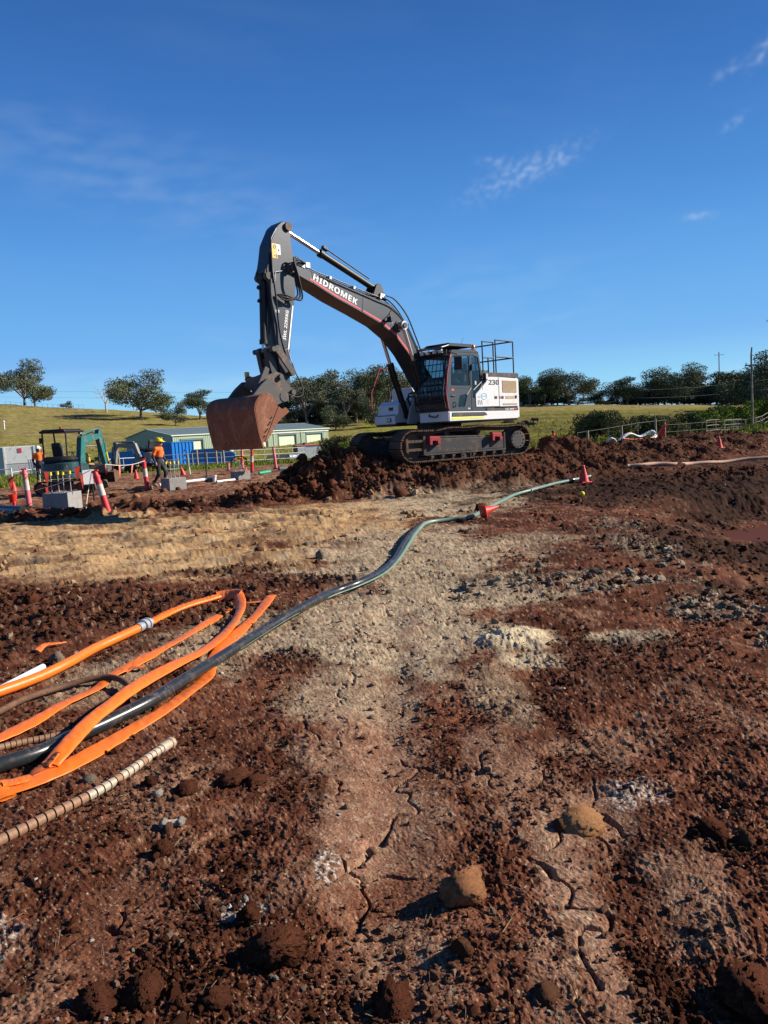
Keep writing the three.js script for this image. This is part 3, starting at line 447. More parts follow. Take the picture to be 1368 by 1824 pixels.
// ------------------------------------------------------------------ the large excavator; local x forward, y up, z to its right
{
  const PS = THREE.MathUtils.degToRad(45.5), UN = THREE.MathUtils.degToRad(29);
  const ex = thing('excavator', 'large white and charcoal crawler excavator with raised boom standing on the spoil heap', 'excavator', V(1.755, .673, -21.886), Math.PI + PS);
  const turnU = UN - PS, U = g => g.rotateY(turnU);                    // undercarriage stands at its own angle
  const P2 = (x, y) => [x, y];
  // --- undercarriage
  const path = [];
  { const cy = .49, r = .405; for (let i = 0; i <= 12; i++) { const a = Math.PI / 2 + Math.PI * i / 12; path.push(V(-1.72 + r * Math.cos(a), cy + r * Math.sin(a), 0)); }
    for (let i = 1; i < 8; i++) path.push(V(-1.72 + 3.52 * i / 8, cy - r, 0));
    for (let i = 0; i <= 12; i++) { const a = -Math.PI / 2 + Math.PI * i / 12; path.push(V(1.8 + r * Math.cos(a), cy + r * Math.sin(a), 0)); }
    for (const [x, y] of [[1.45, .885], [1.05, .885], [.65, .93], [.3, .925], [0, .915], [-.35, .935], [-.8, .90], [-1.25, .885]]) path.push(V(x, y, 0)); }
  const loop = new THREE.CatmullRomCurve3(path, true, 'centripetal'), NSH = 49;
  const shoe = ready([box(.178, .022, .6), box(.02, .035, .6, -.065, .02, 0), box(.02, .03, .6, 0, .02, 0), box(.02, .035, .6, .065, .02, 0)]);
  for (const s of [-1, 1]) {
    const zc = s * 1.195;
    const links = []; for (let i = 0; i < 98; i++) { const t = i / 98, p = loop.getPointAt(t), q = loop.getTangentAt(t), a = Math.atan2(q.y, q.x); for (const k of [-.09, .09]) links.push(box(.10, .09, .035, p.x - Math.sin(a) * .055, p.y + Math.cos(a) * .055, zc + k, 0, 0, a)); }
    const tr = obj('track', U(joined(links)), M.trackSteel, ex);
    for (let i = 0; i < NSH; i++) { const t = i / NSH, p = loop.getPointAt(t), q = loop.getTangentAt(t), a = Math.atan2(q.y, q.x) + Math.PI; const m = obj('track_shoe', shoe, M.trackSteel, tr); const w = V(p.x, p.y, zc).applyAxisAngle(V(0, 1, 0), turnU); m.position.copy(w); m.rotation.set(0, turnU, a, 'YXZ'); }
    const zo = zc + s * .24, zi = zc - s * .24, z0 = Math.min(zo, zi), z1 = Math.max(zo, zi);
    const fr = obj('track_frame', U(joined([prism(roundPoly([P2(1.5, .27), P2(1.5, .68), P2(-1.22, .615), P2(-1.25, .27)], .03), z0, z1, .015), prism([P2(1.52, .22), P2(1.52, .27), P2(-1.27, .27), P2(-1.27, .22)], z0 - .02, z1 + .02, .01), prism([P2(1.5, .70), P2(1.4, .74), P2(-1.1, .66), P2(-1.22, .62)], z0 + .05, z1 - .05, .01), box(.04, .5, .5, -1.24, .47, zc)])), M.frame, ex);
    obj('idler_fork', U(joined([box(.62, .07, .10, 1.78, .62, zo - s * .02), box(.62, .07, .10, 1.78, .40, zo - s * .02), box(.07, .50, .12, 1.47, .50, zo - s * .02), prism(roundPoly([P2(2.06, .34), P2(2.06, .68), P2(1.98, .70), P2(1.98, .30)], .02), zo - .05, zo + .03, .01)])), M.trackSteel, ex);
    obj('idler', U(pin(1.8, .49, zc - .16, zc + .16, .33, 28)), M.trackSteel, ex);
    const sp = obj('sprocket', U(joined([pin(-1.72, .49, zc - .06, zc + .06, .36, 24), ...[...Array(21)].map((_, i) => box(.09, .07, .08, -1.72 + .36 * Math.cos(i * .2992), .49 + .36 * Math.sin(i * .2992), zc, 0, 0, i * .2992))])), M.trackSteel, ex);
    obj('hub', U(joined([pin(-1.72, .49, zc + s * .05, zc + s * .27, .25, 24), ...[...Array(12)].map((_, i) => pin(-1.72 + .2 * Math.cos(i * .5236), .49 + .2 * Math.sin(i * .5236), zc + s * .26, zc + s * .285, .018, 6))])), M.castSteel, sp);
    for (let i = 0; i < 8; i++) obj('track_roller', U(joined([pin(-1.2 + i * .345, .20, zc - .2, zc + .2, .09, 14), pin(-1.2 + i * .345, .20, zc + s * .2, zc + s * .25, .05, 10)])), M.trackSteel, ex);
    for (const x of [.65, -.42]) obj('carrier_roller', U(joined([pin(x, .80, zc - .14, zc + .14, .075, 14), box(.08, .16, .12, x, .70, zc - s * .1)])), M.trackSteel, ex);
    for (const x of [1.18, -.9]) obj('step_bracket', U(joined([prism(roundPoly([P2(x - .17, .50), P2(x - .17, .70), P2(x + .17, .72), P2(x + .17, .50), P2(x + .09, .50), P2(x + .08, .61), P2(x - .08, .60), P2(x - .09, .50)], .015), zo + (s > 0 ? 0 : -.12), zo + (s > 0 ? .12 : 0), .01), box(.3, .03, .16, x, .72, zo + s * .02, 0, 0, .05)])), M.redPaint, ex);
    obj('track_guard', U(joined([box(.32, .17, .03, .12, .18, zo - s * .03), box(.03, .2, .05, .27, .17, zo), box(.03, .2, .05, -.03, .17, zo)])), M.trackSteel, ex);
  }
  obj('car_body', U(joined([rbox(1.5, .42, 1.7, 0, .62, 0, .08), ...[-1, 1].map(s => rbox(.38, .3, 2.1, s * .75, .56, 0, .05, 0, s * .28)), pin(0, 0, 0, 0.001, .01)])), M.trackSteel, ex);
  obj('slew_ring', bar(V(0, .8, 0), V(0, 1.1, 0), .62, .66, 36), M.trackSteel, ex);
  // --- upper structure
  const deckTop = roundPoly([[1.2, -1.35], [1.2, -.32], [.55, -.32], [.55, .48], [1.32, .48], [1.32, 1.32], [-2.1, 1.34], [-2.52, 1.05], [-2.72, .4], [-2.72, -.4], [-2.52, -1.05], [-2.1, -1.36]], [.05, .02, .02, .02, .05, .08, .2, .2, .2, .2, .2, .2]);
  const flatXZ = (pts, y0, y1, bev = .012) => prism(pts.map(p => [p[0], -p[1]]), y0, y1, bev).rotateX(-Math.PI / 2);
  obj('deck', flatXZ(deckTop.map(p => [p[0] * .985, p[1] * .985]), 1.06, 1.16), M.black, ex);
  // cab sill: white skirt under the door
  obj('skirt', [prism(roundPoly([P2(1.2, 1.10), P2(1.2, 1.36), P2(-2.05, 1.33), P2(-2.05, 1.10)], [.03, .02, .01, .04]), -1.375, -1.31, .012), prism(roundPoly([[-1.36, 1.10], [-1.36, 1.38], [-.34, 1.38], [-.34, 1.10]], .02), 1.19, 1.23, .01).rotateY(-Math.PI / 2).translate(0, 0, 0).applyMatrix4(new THREE.Matrix4().set(-1, 0, 0, 0, 0, 1, 0, 0, 0, 0, 1, 0, 0, 0, 0, 1))].slice(0, 1).concat(box(.04, .26, 1.02, 1.195, 1.24, -.85)), M.white, ex);
  obj('sill_tread', prism(roundPoly([P2(1.1, 1.225), P2(1.08, 1.335), P2(-.38, 1.32), P2(-.5, 1.24), P2(-.3, 1.215)], .015), -1.39, -1.37, .005), M.frame, ex);
  obj('reflective_strip', prism([P2(1.1, 1.15), P2(1.1, 1.205), P2(-.32, 1.195), P2(-.32, 1.15)], -1.382, -1.374, .001), M.decalYellow, ex);
  obj('sill_hook', tube([V(1.22, 1.30, -1.0), V(1.27, 1.24, -.98), V(1.29, 1.25, -.85), V(1.27, 1.27, -.72), V(1.22, 1.32, -.7)], .018, 16, 6), M.black, ex);
  // cab
  const prof = roundPoly([P2(1.17, 1.36), P2(1.24, 1.80), P2(1.20, 2.30), P2(1.0, 2.96), P2(-.05, 3.03), P2(-.23, 2.95), P2(-.35, 2.35), P2(-.35, 1.36)], [.02, .08, .15, .10, .1, .08, .1, .02]);
  const win = roundPoly([P2(1.06, 2.05), P2(1.03, 2.45), P2(.92, 2.84), P2(.24, 2.86), P2(.235, 2.05)], .04), low = roundPoly([P2(.80, 1.47), P2(.70, 1.78), P2(.36, 1.82), P2(.52, 1.47)], .03), rear = roundPoly([P2(.13, 1.72), P2(.125, 2.88), P2(-.17, 2.83), P2(-.27, 2.36), P2(-.27, 2.08), P2(-.02, 1.72)], .03), wide = roundPoly([P2(1.06, 1.9), P2(1.02, 2.45), P2(.92, 2.84), P2(-.15, 2.84), P2(-.25, 2.3), P2(-.25, 1.9)], .04);
  const cab = obj('cab', [prism(prof, -1.365, -1.32, .01, [win, low, rear]), prism(prof, -.38, -.335, .01, [wide]), prism(roundPoly([P2(1.02, 2.93), P2(.98, 3.0), P2(-.05, 3.05), P2(-.24, 2.97), P2(-.2, 2.93)], .03), -1.37, -.33, .02), box(.04, .95, 1.0, -.33, 1.83, -.85), box(1.5, .05, 1.0, .42, 1.385, -.85), box(.05, .28, .98, 1.175, 1.50, -.85, 0, 0, -.15), bar(V(1.175, 1.38, -1.34), V(1.245, 1.8, -1.34), .03), bar(V(1.245, 1.8, -1.34), V(1.0, 2.95, -1.34), .03), bar(V(1.175, 1.38, -.36), V(1.245, 1.8, -.36), .03), bar(V(1.245, 1.8, -.36), V(1.0, 2.95, -.36), .03), bar(V(1.0, 2.95, -1.34), V(1.0, 2.95, -.36), .035), bar(V(1.24, 1.78, -1.34), V(1.24, 1.78, -.36), .03)], M.cabPaint, ex);
  const pane = (nm, g) => obj(nm, g, M.glass, cab);
  pane('door_window', prism(win.map(p => [p[0], p[1]]), -1.348, -1.342, 0)); pane('door_lower_window', prism(low, -1.348, -1.342, 0)); pane('quarter_window', prism(rear, -1.348, -1.342, 0)); pane('side_window', prism(wide, -.36, -.354, 0));
  const ws = new THREE.BufferGeometry(); { const q = [[1.225, 1.66], [1.235, 1.8], [1.205, 2.2], [1.0, 2.92]], pos = []; for (let i = 0; i < 3; i++) { const [a, b] = [q[i], q[i + 1]], z0 = -1.33, z1 = -.37; pos.push(a[0], a[1], z0, b[0], b[1], z0, b[0], b[1], z1, a[0], a[1], z0, b[0], b[1], z1, a[0], a[1], z1); } ws.setAttribute('position', new THREE.Float32BufferAttribute(pos, 3)); ws.computeVertexNormals(); }
  pane('windscreen', ws); pane('rear_window', box(.006, .55, .85, -.30, 2.6, -.85));
  obj('door_seam', [box(.012, 1.55, .012, .185, 2.15, -1.366), box(.9, .012, .012, .62, 1.99, -1.366)], M.black, cab);
  obj('door_handle', rbox(.16, .03, .03, 1.0, 1.78, -1.38, .01), M.black, cab);
  obj('door_latch', tube([V(.99, 1.62, -1.37), V(.95, 1.6, -1.41), V(.96, 1.5, -1.41), V(1.0, 1.47, -1.37)], .012, 12, 6), M.black, cab);
  obj('door_emblem', lettering('h', .001), M.decalBlack, cab).visible = true;
  cab.remove(cab.children[cab.children.length - 1]);
  obj('door_sticker', box(.12, .055, .004, 1.0, 1.94, -1.368), M.decalRed, cab); obj('door_sticker', box(.07, .10, .004, -.02, 2.13, -1.368), M.decalGrey, cab); obj('door_sticker', box(.1, .04, .004, .32, 1.43, -1.368), M.decalGrey, cab);
  obj('grab_rail', [...poly([V(1.2, 1.42, -1.34), V(1.235, 1.45, -1.38), V(1.30, 1.85, -1.38), V(1.22, 2.35, -1.38), V(1.07, 2.82, -1.38), V(1.0, 2.86, -1.36)], .02)], M.redPaint, ex);
  obj('stand_pipe', poly([V(1.27, 1.45, -1.32), V(1.34, 1.9, -1.30), V(1.10, 2.8, -1.30)], .014), M.frame, ex);
  obj('panel_trim', [bar(V(.40, 1.80, -1.372), V(.20, 1.99, -1.372), .012), bar(V(.10, 1.93, -1.372), V(-.36, 2.20, -1.372), .014)], M.decalGrey, ex);
  // interior
  obj('seat', [rbox(.5, .14, .5, .15, 1.78, -.85, .05), rbox(.14, .75, .48, -.10, 2.15, -.85, .05, 0, 0, .12), rbox(.1, .2, .26, -.15, 2.6, -.85, .04), box(.4, .35, .4, .15, 1.55, -.85)], M.interior, cab);
  obj('console', [rbox(.5, .12, .12, .35, 1.98, -1.18, .03), rbox(.5, .12, .12, .35, 1.98, -.52, .03), bar(V(.55, 2.0, -1.18), V(.57, 2.22, -1.18), .018), bar(V(.55, 2.0, -.52), V(.57, 2.22, -.52), .018), rbox(.12, .3, .2, 1.0, 1.75, -.45, .03), bar(V(.85, 1.4, -.95), V(.8, 1.95, -.95), .015), bar(V(.85, 1.4, -.75), V(.8, 1.95, -.75), .015)], M.interior, cab);
  // front guard: grid of bars before the windscreen
  const gd = obj('front_guard', [...poly([V(1.32, 1.42, -1.27), V(1.36, 1.8, -1.27), V(1.08, 3.0, -1.27), V(1.08, 3.0, -.30), V(1.36, 1.8, -.30), V(1.32, 1.42, -.30), V(1.32, 1.42, -1.27)], .02)], M.black, ex);
  const gx = y => y < 1.8 ? mix(1.32, 1.36, (y - 1.42) / .38) : mix(1.36, 1.08, (y - 1.8) / 1.2);
  for (const y of [1.43, 1.6, 1.66, 1.8, 1.94, 2.1, 2.28, 2.46, 2.64, 2.82, 2.99]) obj('guard_bar', bar(V(gx(y), y, -1.27), V(gx(y), y, -.30), y === 1.66 ? .03 : .012, undefined, 6), M.black, gd);
  for (let i = 1; i < 7; i++) { const z = -1.27 + .97 * i / 7; obj('guard_bar', poly([V(gx(1.43), 1.43, z), V(1.36, 1.8, z), V(1.08, 3.0, z)], .010), M.black, gd); }
  // roof guard with slats, lamps under its front edge
  const rg = obj('roof_guard', [prism(roundPoly([P2(.95, 3.13), P2(.85, 3.20), P2(-.05, 3.20), P2(-.1, 3.12)], .02), -1.22, -1.16, .01), prism(roundPoly([P2(.95, 3.13), P2(.85, 3.20), P2(-.05, 3.20), P2(-.1, 3.12)], .02), -.40, -.34, .01), box(.05, .09, .88, -.08, 3.16, -.78), box(.05, .06, .88, 1.2, 3.07, -.78), bar(V(1.2, 3.07, -1.2), V(.9, 3.14, -1.2), .03), bar(V(1.2, 3.07, -.36), V(.9, 3.14, -.36), .03), box(.9, .012, .8, .4, 3.205, -.78)], M.darkPaint, ex);
  for (let i = 0; i < 9; i++) obj('slat', box(.055, .012, .84, 1.17 - i * .055 - .0, 3.085 + i * .008, -.78, 0, 0, .5), M.black, rg);
  for (const z of [-1.1, -.9, -.66, -.46]) obj('work_lamp', [rbox(.07, .10, .13, 1.12, 2.98, z, .02), box(.01, .07, .1, 1.16, 2.98, z)], M.lens, rg);
  obj('mirror', [rbox(.05, .34, .22, 1.03, 2.62, -1.62, .02, 0, .5), bar(V(1.0, 2.92, -1.37), V(1.04, 2.85, -1.60), .012), bar(V(1.04, 2.85, -1.6), V(1.04, 2.74, -1.62), .012)], M.black, ex);
  obj('mirror', [rbox(.05, .30, .2, -.30, 2.42, -1.46, .03, 0, -.3), bar(V(-.2, 2.6, -1.37), V(-.3, 2.5, -1.45), .012)], M.black, ex).removeFromParent();
  obj('side_lamp', [rbox(.12, .2, .10, -.43, 2.30, -1.41, .02)], M.black, ex); obj('lamp_lens', box(.08, .15, .006, -.43, 2.30, -1.465), M.lens, ex.children[ex.children.length - 1]);
  obj('beacon', [bar(V(-.2, 3.02, -1.2), V(-.2, 3.11, -1.2), .055), new THREE.SphereGeometry(.06, 14, 8, 0, 6.3, 0, 1.6).scale(1, 1.7, 1).translate(-.2, 3.11, -1.2)], M.amber, ex);
  obj('aerial', bar(V(.1, 3.2, -1.0), V(-.02, 3.42, -1.02), .006, .003, 5), M.black, ex);
  obj('exit_mirror', [rbox(.03, .17, .05, .16, 2.55, -1.39, .015)], M.black, ex);
  // body behind the cab
  const body = [P2(.03, 1.42), P2(.03, 1.80), P2(-.52, 2.17), P2(-.52, 2.31), P2(-2.1, 2.31), P2(-2.1, 1.34), P2(-.5, 1.34), P2(-.36, 1.42)];
  obj('engine_bay', [prism([P2(-.36, 1.16), P2(-.36, 2.28), P2(-2.12, 2.28), P2(-2.12, 1.16)], -1.30, 1.28, .02)], M.frame, ex);
  obj('dark_panel', prism([P2(-.36, 1.36), P2(-.36, 2.05), P2(-.55, 2.3), P2(-.9, 2.3), P2(-.9, 1.36)], -1.345, -1.30, .01), M.cabPaint, ex);
  obj('side_panel', prism(roundPoly([P2(.02, 1.46), P2(.02, 1.80), P2(-.50, 2.16), P2(-.50, 2.30), P2(-1.085, 2.30), P2(-1.085, 1.46)], [.03, .04, .04, .02, .01, .02]), -1.385, -1.335, .014), M.white, ex);
  const door2 = obj('engine_door', prism(roundPoly([P2(-1.095, 1.45), P2(-1.095, 2.30), P2(-2.08, 2.27), P2(-2.08, 1.45)], [.01, .01, .05, .02]), -1.385, -1.335, .014), M.white, ex);
  const gl = obj('grille', prism([P2(-1.26, 1.86), P2(-1.26, 2.21), P2(-1.97, 2.19), P2(-1.97, 1.85)], -1.392, -1.386, .001), M.tanGrille, door2);
  for (let i = 0; i < 11; i++) obj('grille_slat', box(.70, .010, .014, -1.615, 1.88 + i * .031, -1.394, .5), M.tanGrille, gl);
  obj('small_grille', box(.42, .085, .008, -1.62, 1.72, -1.389), M.tanGrille, door2); obj('small_grille', box(.72, .05, .008, -1.62, 1.525, -1.389), M.tanGrille, door2);
  obj('fuel_cap', pin(-1.93, 1.73, -1.40, -1.384, .05, 14), M.black, door2);
  obj('panel_latch', box(.12, .075, .008, -.92, 1.72, -1.390), M.decalBlack, ex); obj('panel_latch', box(.1, .075, .008, -1.25, 1.72, -1.390), M.decalBlack, ex);
  obj('warning_label', box(.05, .07, .008, -1.14, 1.72, -1.390), M.decalRed, ex);
  obj('lower_band', prism([P2(-.5, 1.345), P2(-.5, 1.42), P2(-2.07, 1.42), P2(-2.07, 1.345)], -1.372, -1.33, .006), M.frame, ex);
  obj('band_lettering', [lettering('LC-H4', .05, { w: .42 }).rotateY(Math.PI).translate(-1.4, 1.358, -1.374)], M.decalWhite, ex); obj('band_stripe', prism([P2(-1.86, 1.355), P2(-1.83, 1.41), P2(-1.92, 1.41), P2(-1.96, 1.355)], -1.379, -1.374, .001), M.decalRed, ex);
  obj('side_seam', box(.014, .012, .7, .5, 1, 1), M.black, ex).removeFromParent();
  obj('number_lettering', lettering('230', .135, { w: .50 }).rotateY(Math.PI).translate(-.60, 2.08, -1.388), M.decalBlack, ex);
  obj('oval_emblem', [new THREE.TorusGeometry(.085, .012, 6, 24).scale(1.45, 1, .3).translate(-.36, 1.76, -1.388), box(.16, .03, .004, -.36, 1.765, -1.388)], M.decalBlue, ex); obj('emblem_text', box(.08, .05, .004, -.12, 1.74, -1.388), M.decalBlue, ex);
  for (let i = 0; i < 3; i++) obj('vent_slot', box(.018, .13, .006, -.08 - i * .085, 1.585, -1.388, 0, 0, i === 0 ? 0 : -.12), M.decalBlack, ex);
  obj('warning_label', box(.02, .08, .005, -.32, 1.98, -1.388), M.decalGrey, ex);
  obj('counterweight', flatXZ(roundPoly([[-2.02, -1.36], [-2.02, 1.34], [-2.12, 1.34], [-2.5, 1.06], [-2.72, .42], [-2.72, -.42], [-2.5, -1.08], [-2.12, -1.365]], [.02, .02, .2, .25, .25, .25, .25, .2]), 1.09, 2.30, .05), M.white, ex);
  obj('hood', [flatXZ(roundPoly([[-.45, -1.28], [-.45, 1.2], [-2.3, 1.2], [-2.3, -1.28]], .06), 2.29, 2.44, .02), rbox(.9, .18, .7, -1.5, 2.5, .1, .05), rbox(.5, .12, .5, -.8, 2.46, -.85, .04)], M.frame, ex);
  obj('exhaust', poly([V(-1.3, 2.5, .7), V(-1.3, 2.9, .7), V(-1.42, 3.0, .7)], .05), M.black, ex);
  // hood guard rails
  const hr = (pts) => obj('guard_rail', poly(pts.map(p => V(...p)), .021), M.black, ex);
  hr([[-.62, 2.42, -1.2], [-.62, 3.31, -1.2], [-1.14, 3.31, -1.2], [-1.14, 2.42, -1.2]]); hr([[-.62, 2.86, -1.2], [-1.14, 2.86, -1.2]]); hr([[-.88, 2.42, -1.2], [-.88, 2.86, -1.2]]);
  hr([[-1.25, 2.42, -1.2], [-1.25, 3.38, -1.2], [-2.14, 3.37, -1.2], [-2.14, 2.42, -1.2]]); hr([[-1.25, 2.9, -1.2], [-2.14, 2.89, -1.2]]);
  hr([[-2.14, 3.37, -1.2], [-2.14, 3.37, .2], [-2.14, 2.42, .2]]); hr([[-2.14, 2.89, -1.2], [-2.14, 2.89, .2]]); hr([[-.5, 2.42, .15], [-.5, 3.3, .15], [-2.14, 3.37, .2]]); hr([[-.5, 2.88, .15], [-2.14, 2.89, .2]]); hr([[-1.3, 2.42, .17], [-1.3, 3.33, .17]]);
  // right-hand side: tool box, step, tank
  const tb = obj('tool_box', [prism(roundPoly([P2(.55, 1.12), P2(.55, 1.78), P2(.98, 1.78), P2(1.16, 1.66), P2(1.20, 1.40), P2(1.34, 1.36), P2(1.34, 1.12)], .03), .50, 1.32, .02)], M.white, ex);
  obj('box_lamp', [rbox(.03, .11, .16, 1.345, 1.24, .72, .01)], M.black, tb); obj('box_lamp', box(.01, .07, .11, 1.362, 1.24, .72), M.lens, tb); obj('box_latch', box(.02, .09, .15, 1.185, 1.56, .78), M.black, tb); obj('step_plate', box(.14, .008, .7, 1.26, 1.378, .92), M.frame, tb);
  obj('fuel_tank', rbox(.9, 1.0, .82, .12, 1.66, .9, .05), M.white, ex);
  obj('tank_rail', poly([V(.45, 2.1, .6), V(.45, 2.95, .6), V(.1, 2.95, .6), V(.1, 2.1, .6)], .02), M.redPaint, ex);
  obj('side_rail', poly([V(1.3, 1.35, 1.36), V(1.32, 1.6, 1.42), V(1.3, 2.05, 1.42), V(.95, 2.75, 1.38), V(.6, 2.78, 1.2)], .018), M.redPaint, ex); obj('rail_stay', poly([V(1.1, 2.45, 1.4), V(.9, 2.3, 1.25), V(.7, 2.4, 1.1)], .016), M.black, ex);
  obj('centre_frame', [prism(roundPoly([P2(.95, 1.1), P2(.8, 1.55), P2(.35, 2.1), P2(-.1, 2.1), P2(-.4, 1.1)], .05), -.30, -.25, .01), prism(roundPoly([P2(.95, 1.1), P2(.8, 1.55), P2(.35, 2.1), P2(-.1, 2.1), P2(-.4, 1.1)], .05), .37, .42, .01), rbox(.5, .6, .6, -.1, 1.5, .06, .05)], M.white, ex);
  for (const z of [-.1, .05, .2]) obj('valve_hose', tube([V(.4, 1.45, z), V(.75, 1.7, z), V(.72, 2.1, z), V(.5, 2.3, z)], .025, 20, 6), M.rubber, ex);
  for (const [z, y] of [[.44, 1.85], [.5, 1.75], [-.27, 1.7]]) obj('valve_hose', tube([V(.3, 1.3, z), V(.7, y - .2, z + .03), V(.75, y + .1, z + .02), V(.45, y + .15, z)], .022, 20, 6), M.rubber, ex);
  // --- boom
  const top = [[5.22, 5.03], [4.74, 4.84], [3.64, 4.60], [2.6, 4.39], [1.95, 4.27], [1.55, 3.95], [1.17, 3.40], [.75, 2.72], [.25, 2.16], [0, 2.1]], bot = [[-.05, 1.9], [.12, 1.74], [.4, 1.78], [.85, 2.25], [1.12, 2.62], [1.44, 3.02], [1.89, 3.43], [2.44, 3.74], [3.17, 4.0], [4.0, 4.27], [4.62, 4.52], [5.1, 4.68], [5.4, 4.78], [5.42, 4.92]];
  const ZB0 = -.215, ZB1 = .335;
  const boom = obj('boom', [prism(roundPoly([...top, ...bot], .05, 2), ZB0, ZB1, .016)], M.darkPaint, ex);
  const flangeT = top.slice(0, 7).map(p => V(p[0], p[1] - .0, 0));
  obj('boom_stripe', prism([[4.80, 4.635], [4.0, 4.315], [3.17, 4.05], [3.12, 4.075], [3.98, 4.36], [4.78, 4.68]], ZB0 - .005, ZB0 - .001, 0), M.decalRed, boom);
  obj('boom_stripe', prism([[3.08, 4.02], [2.44, 3.79], [1.89, 3.48], [1.44, 3.07], [1.16, 2.70], [1.125, 2.72], [1.40, 3.11], [1.86, 3.53], [2.42, 3.84], [3.06, 4.06]], ZB0 - .005, ZB0 - .001, 0), M.decalRed, boom);
  const lt = lettering('HIDROMEK', .15, { w: 1.50, slant: .0 }); const dot = box(.04, .03, .003, .232, .172, .0015);
  { const a = Math.atan2(4.29 - 4.74, 3.26 - 4.66), g = joined([lt, dot]); g.rotateY(Math.PI).rotateZ(Math.atan2(4.70 - 4.16, 4.70 - 3.15) ).translate(4.70, 4.652, ZB0 - .003); obj('boom_lettering', g, M.decalWhite, boom); }
  obj('weld_seam', [bar(V(3.02, 4.49, ZB0), V(3.1, 4.0, ZB0), .006), bar(V(4.72, 4.83, ZB0), V(4.68, 4.56, ZB0), .006), bar(V(1.2, 3.35, ZB0), V(1.5, 3.18, ZB0), .006)], M.darkPaint, boom);
  // pipes along the boom top
  for (let k = 0; k < 4; k++) { const z = -.14 + k * .1; obj('boom_pipe', tube([V(4.95, 5.02, z), V(4.74, 4.93, z), V(3.64, 4.70, z), V(2.6, 4.49, z), V(2.0, 4.38, z), V(1.55, 4.03, z), V(1.17, 3.48, z), V(.82, 2.9, z), V(.5, 2.45, z)], .016, 60, 6), k % 2 ? M.black : M.darkPaint, boom); }
  obj('boom_pipe', tube([V(2.15, 4.5, -.2), V(1.9, 4.44, -.22), V(1.45, 4.06, -.24), V(1.12, 3.5, -.24), V(.85, 3.0, -.22)], .02, 40, 6), M.black, boom);
  obj('boom_pipe', tube([V(4.5, 4.755, ZB0 - .02), V(3.64, 4.56, ZB0 - .02), V(2.6, 4.33, ZB0 - .02), V(2.0, 4.18, ZB0 - .02), V(1.5, 3.85, ZB0 - .02), V(1.15, 3.33, ZB0 - .02), V(.9, 2.9, ZB0 - .02)], .012, 60, 6), M.black, boom);
  for (const [x, y, a] of [[4.1, 4.76, .22], [3.3, 4.60, .2], [2.35, 4.44, .2], [1.36, 3.78, .98], [1.0, 3.2, 1.05]]) obj('pipe_clamp', box(.06, .07, .42, x, y, .01, 0, 0, a), M.galv, boom);
  obj('valve_block', [rbox(.24, .16, .22, 5.02, 4.98, -.12, .02, 0, 0, .3), box(.12, .12, .12, 4.8, 4.98, -.14), box(.16, .09, .14, 2.25, 4.5, -.1, 0, 0, .2), box(.16, .09, .14, 2.1, 4.5, .1, 0, 0, .2)], M.galv, boom);
  for (let k = 0; k < 3; k++) obj('boom_hose', tube([V(4.95, 4.98, -.24 - .02 * k), V(5.25 + .03 * k, 4.98 + .05 * k, -.30), V(5.34 - .03 * k, 4.6, -.33 - .03 * k), V(5.30 - .06 * k, 4.2 - .04 * k, -.32), V(5.62, 4.08 + .06 * k, -.27), V(5.8, 4.2, -.2)], .022, 36, 7), M.rubber, boom);
  for (let k = 0; k < 2; k++) obj('boom_hose', tube([V(5.1, 5.05, .15 + .1 * k), V(5.4, 5.1, .15 + .1 * k), V(5.55, 4.75, .2 + .1 * k), V(5.75, 4.5, .3)], .022, 24, 7), M.rubber, boom);
  obj('work_lamp', [rbox(.08, .15, .15, 2.22, 3.86, -.34, .03), bar(V(2.18, 3.84, -.22), V(2.2, 3.84, -.3), .03), tube([V(2.22, 3.94, -.36), V(2.1, 4.02, -.24), V(1.95, 4.2, -.22)], .012, 12, 5)], M.black, boom);
  obj('boom_pin', [pin(5.3, 4.86, -.30, .42, .07), pin(1.76, 3.72, -.48, .60, .075), pin(.08, 1.92, -.35, .47, .08), new THREE.TorusGeometry(.12, .03, 8, 20).translate(1.76, 3.72, ZB0 - .01)], M.castSteel, boom);
  for (const z of [-.38, .50]) { const A = V(1.76, 3.72, z), B = V(.86, 1.36, z), d = A.clone().sub(B), m = B.clone().addScaledVector(d, .60), m2 = B.clone().addScaledVector(d, .565); const cy = obj('boom_cylinder', [bar(B, m, .088, .088, 18), bar(m2, m.clone().addScaledVector(d, .015), .10, .10, 18), pin(B.x, B.y, z - .09, z + .09, .11), bar(B.clone().add(V(.1, .1, 0)), m.clone().add(V(.1, -.1, 0)), .018)], M.black, ex); obj('piston_rod', [bar(m, A, .05, .05, 14), pin(A.x, A.y, z - .07, z + .07, .12)], M.chrome, cy); }
  { const B = V(2.3, 4.70, .06), A = V(5.30, 5.80, .06), d = A.clone().sub(B), m = B.clone().addScaledVector(d, .63); const cy = obj('arm_cylinder', [bar(B, m, .082, .082, 18), bar(m.clone().addScaledVector(d, -.03), m, .10, .10, 18), pin(B.x, B.y, -.06, .18, .10), prism(roundPoly([P2(2.05, 4.38), P2(2.25, 4.82), P2(2.4, 4.8), P2(2.6, 4.42)], .05), -.12, -.08, .006), prism(roundPoly([P2(2.05, 4.38), P2(2.25, 4.82), P2(2.4, 4.8), P2(2.6, 4.42)], .05), .2, .24, .006), bar(B.clone().add(V(.3, .22, -.1)), m.clone().add(V(-.12, .10, -.1)), .018), rbox(.18, .08, .10, m.x - .12, m.y + .1, -.02, .02, 0, 0, .35)], M.black, ex); obj('piston_rod', [bar(m, A, .052, .052, 24), pin(A.x, A.y, -.02, .14, .11)], M.chrome, cy); }
  // --- stick
  const ZS0 = -.145, ZS1 = .265;
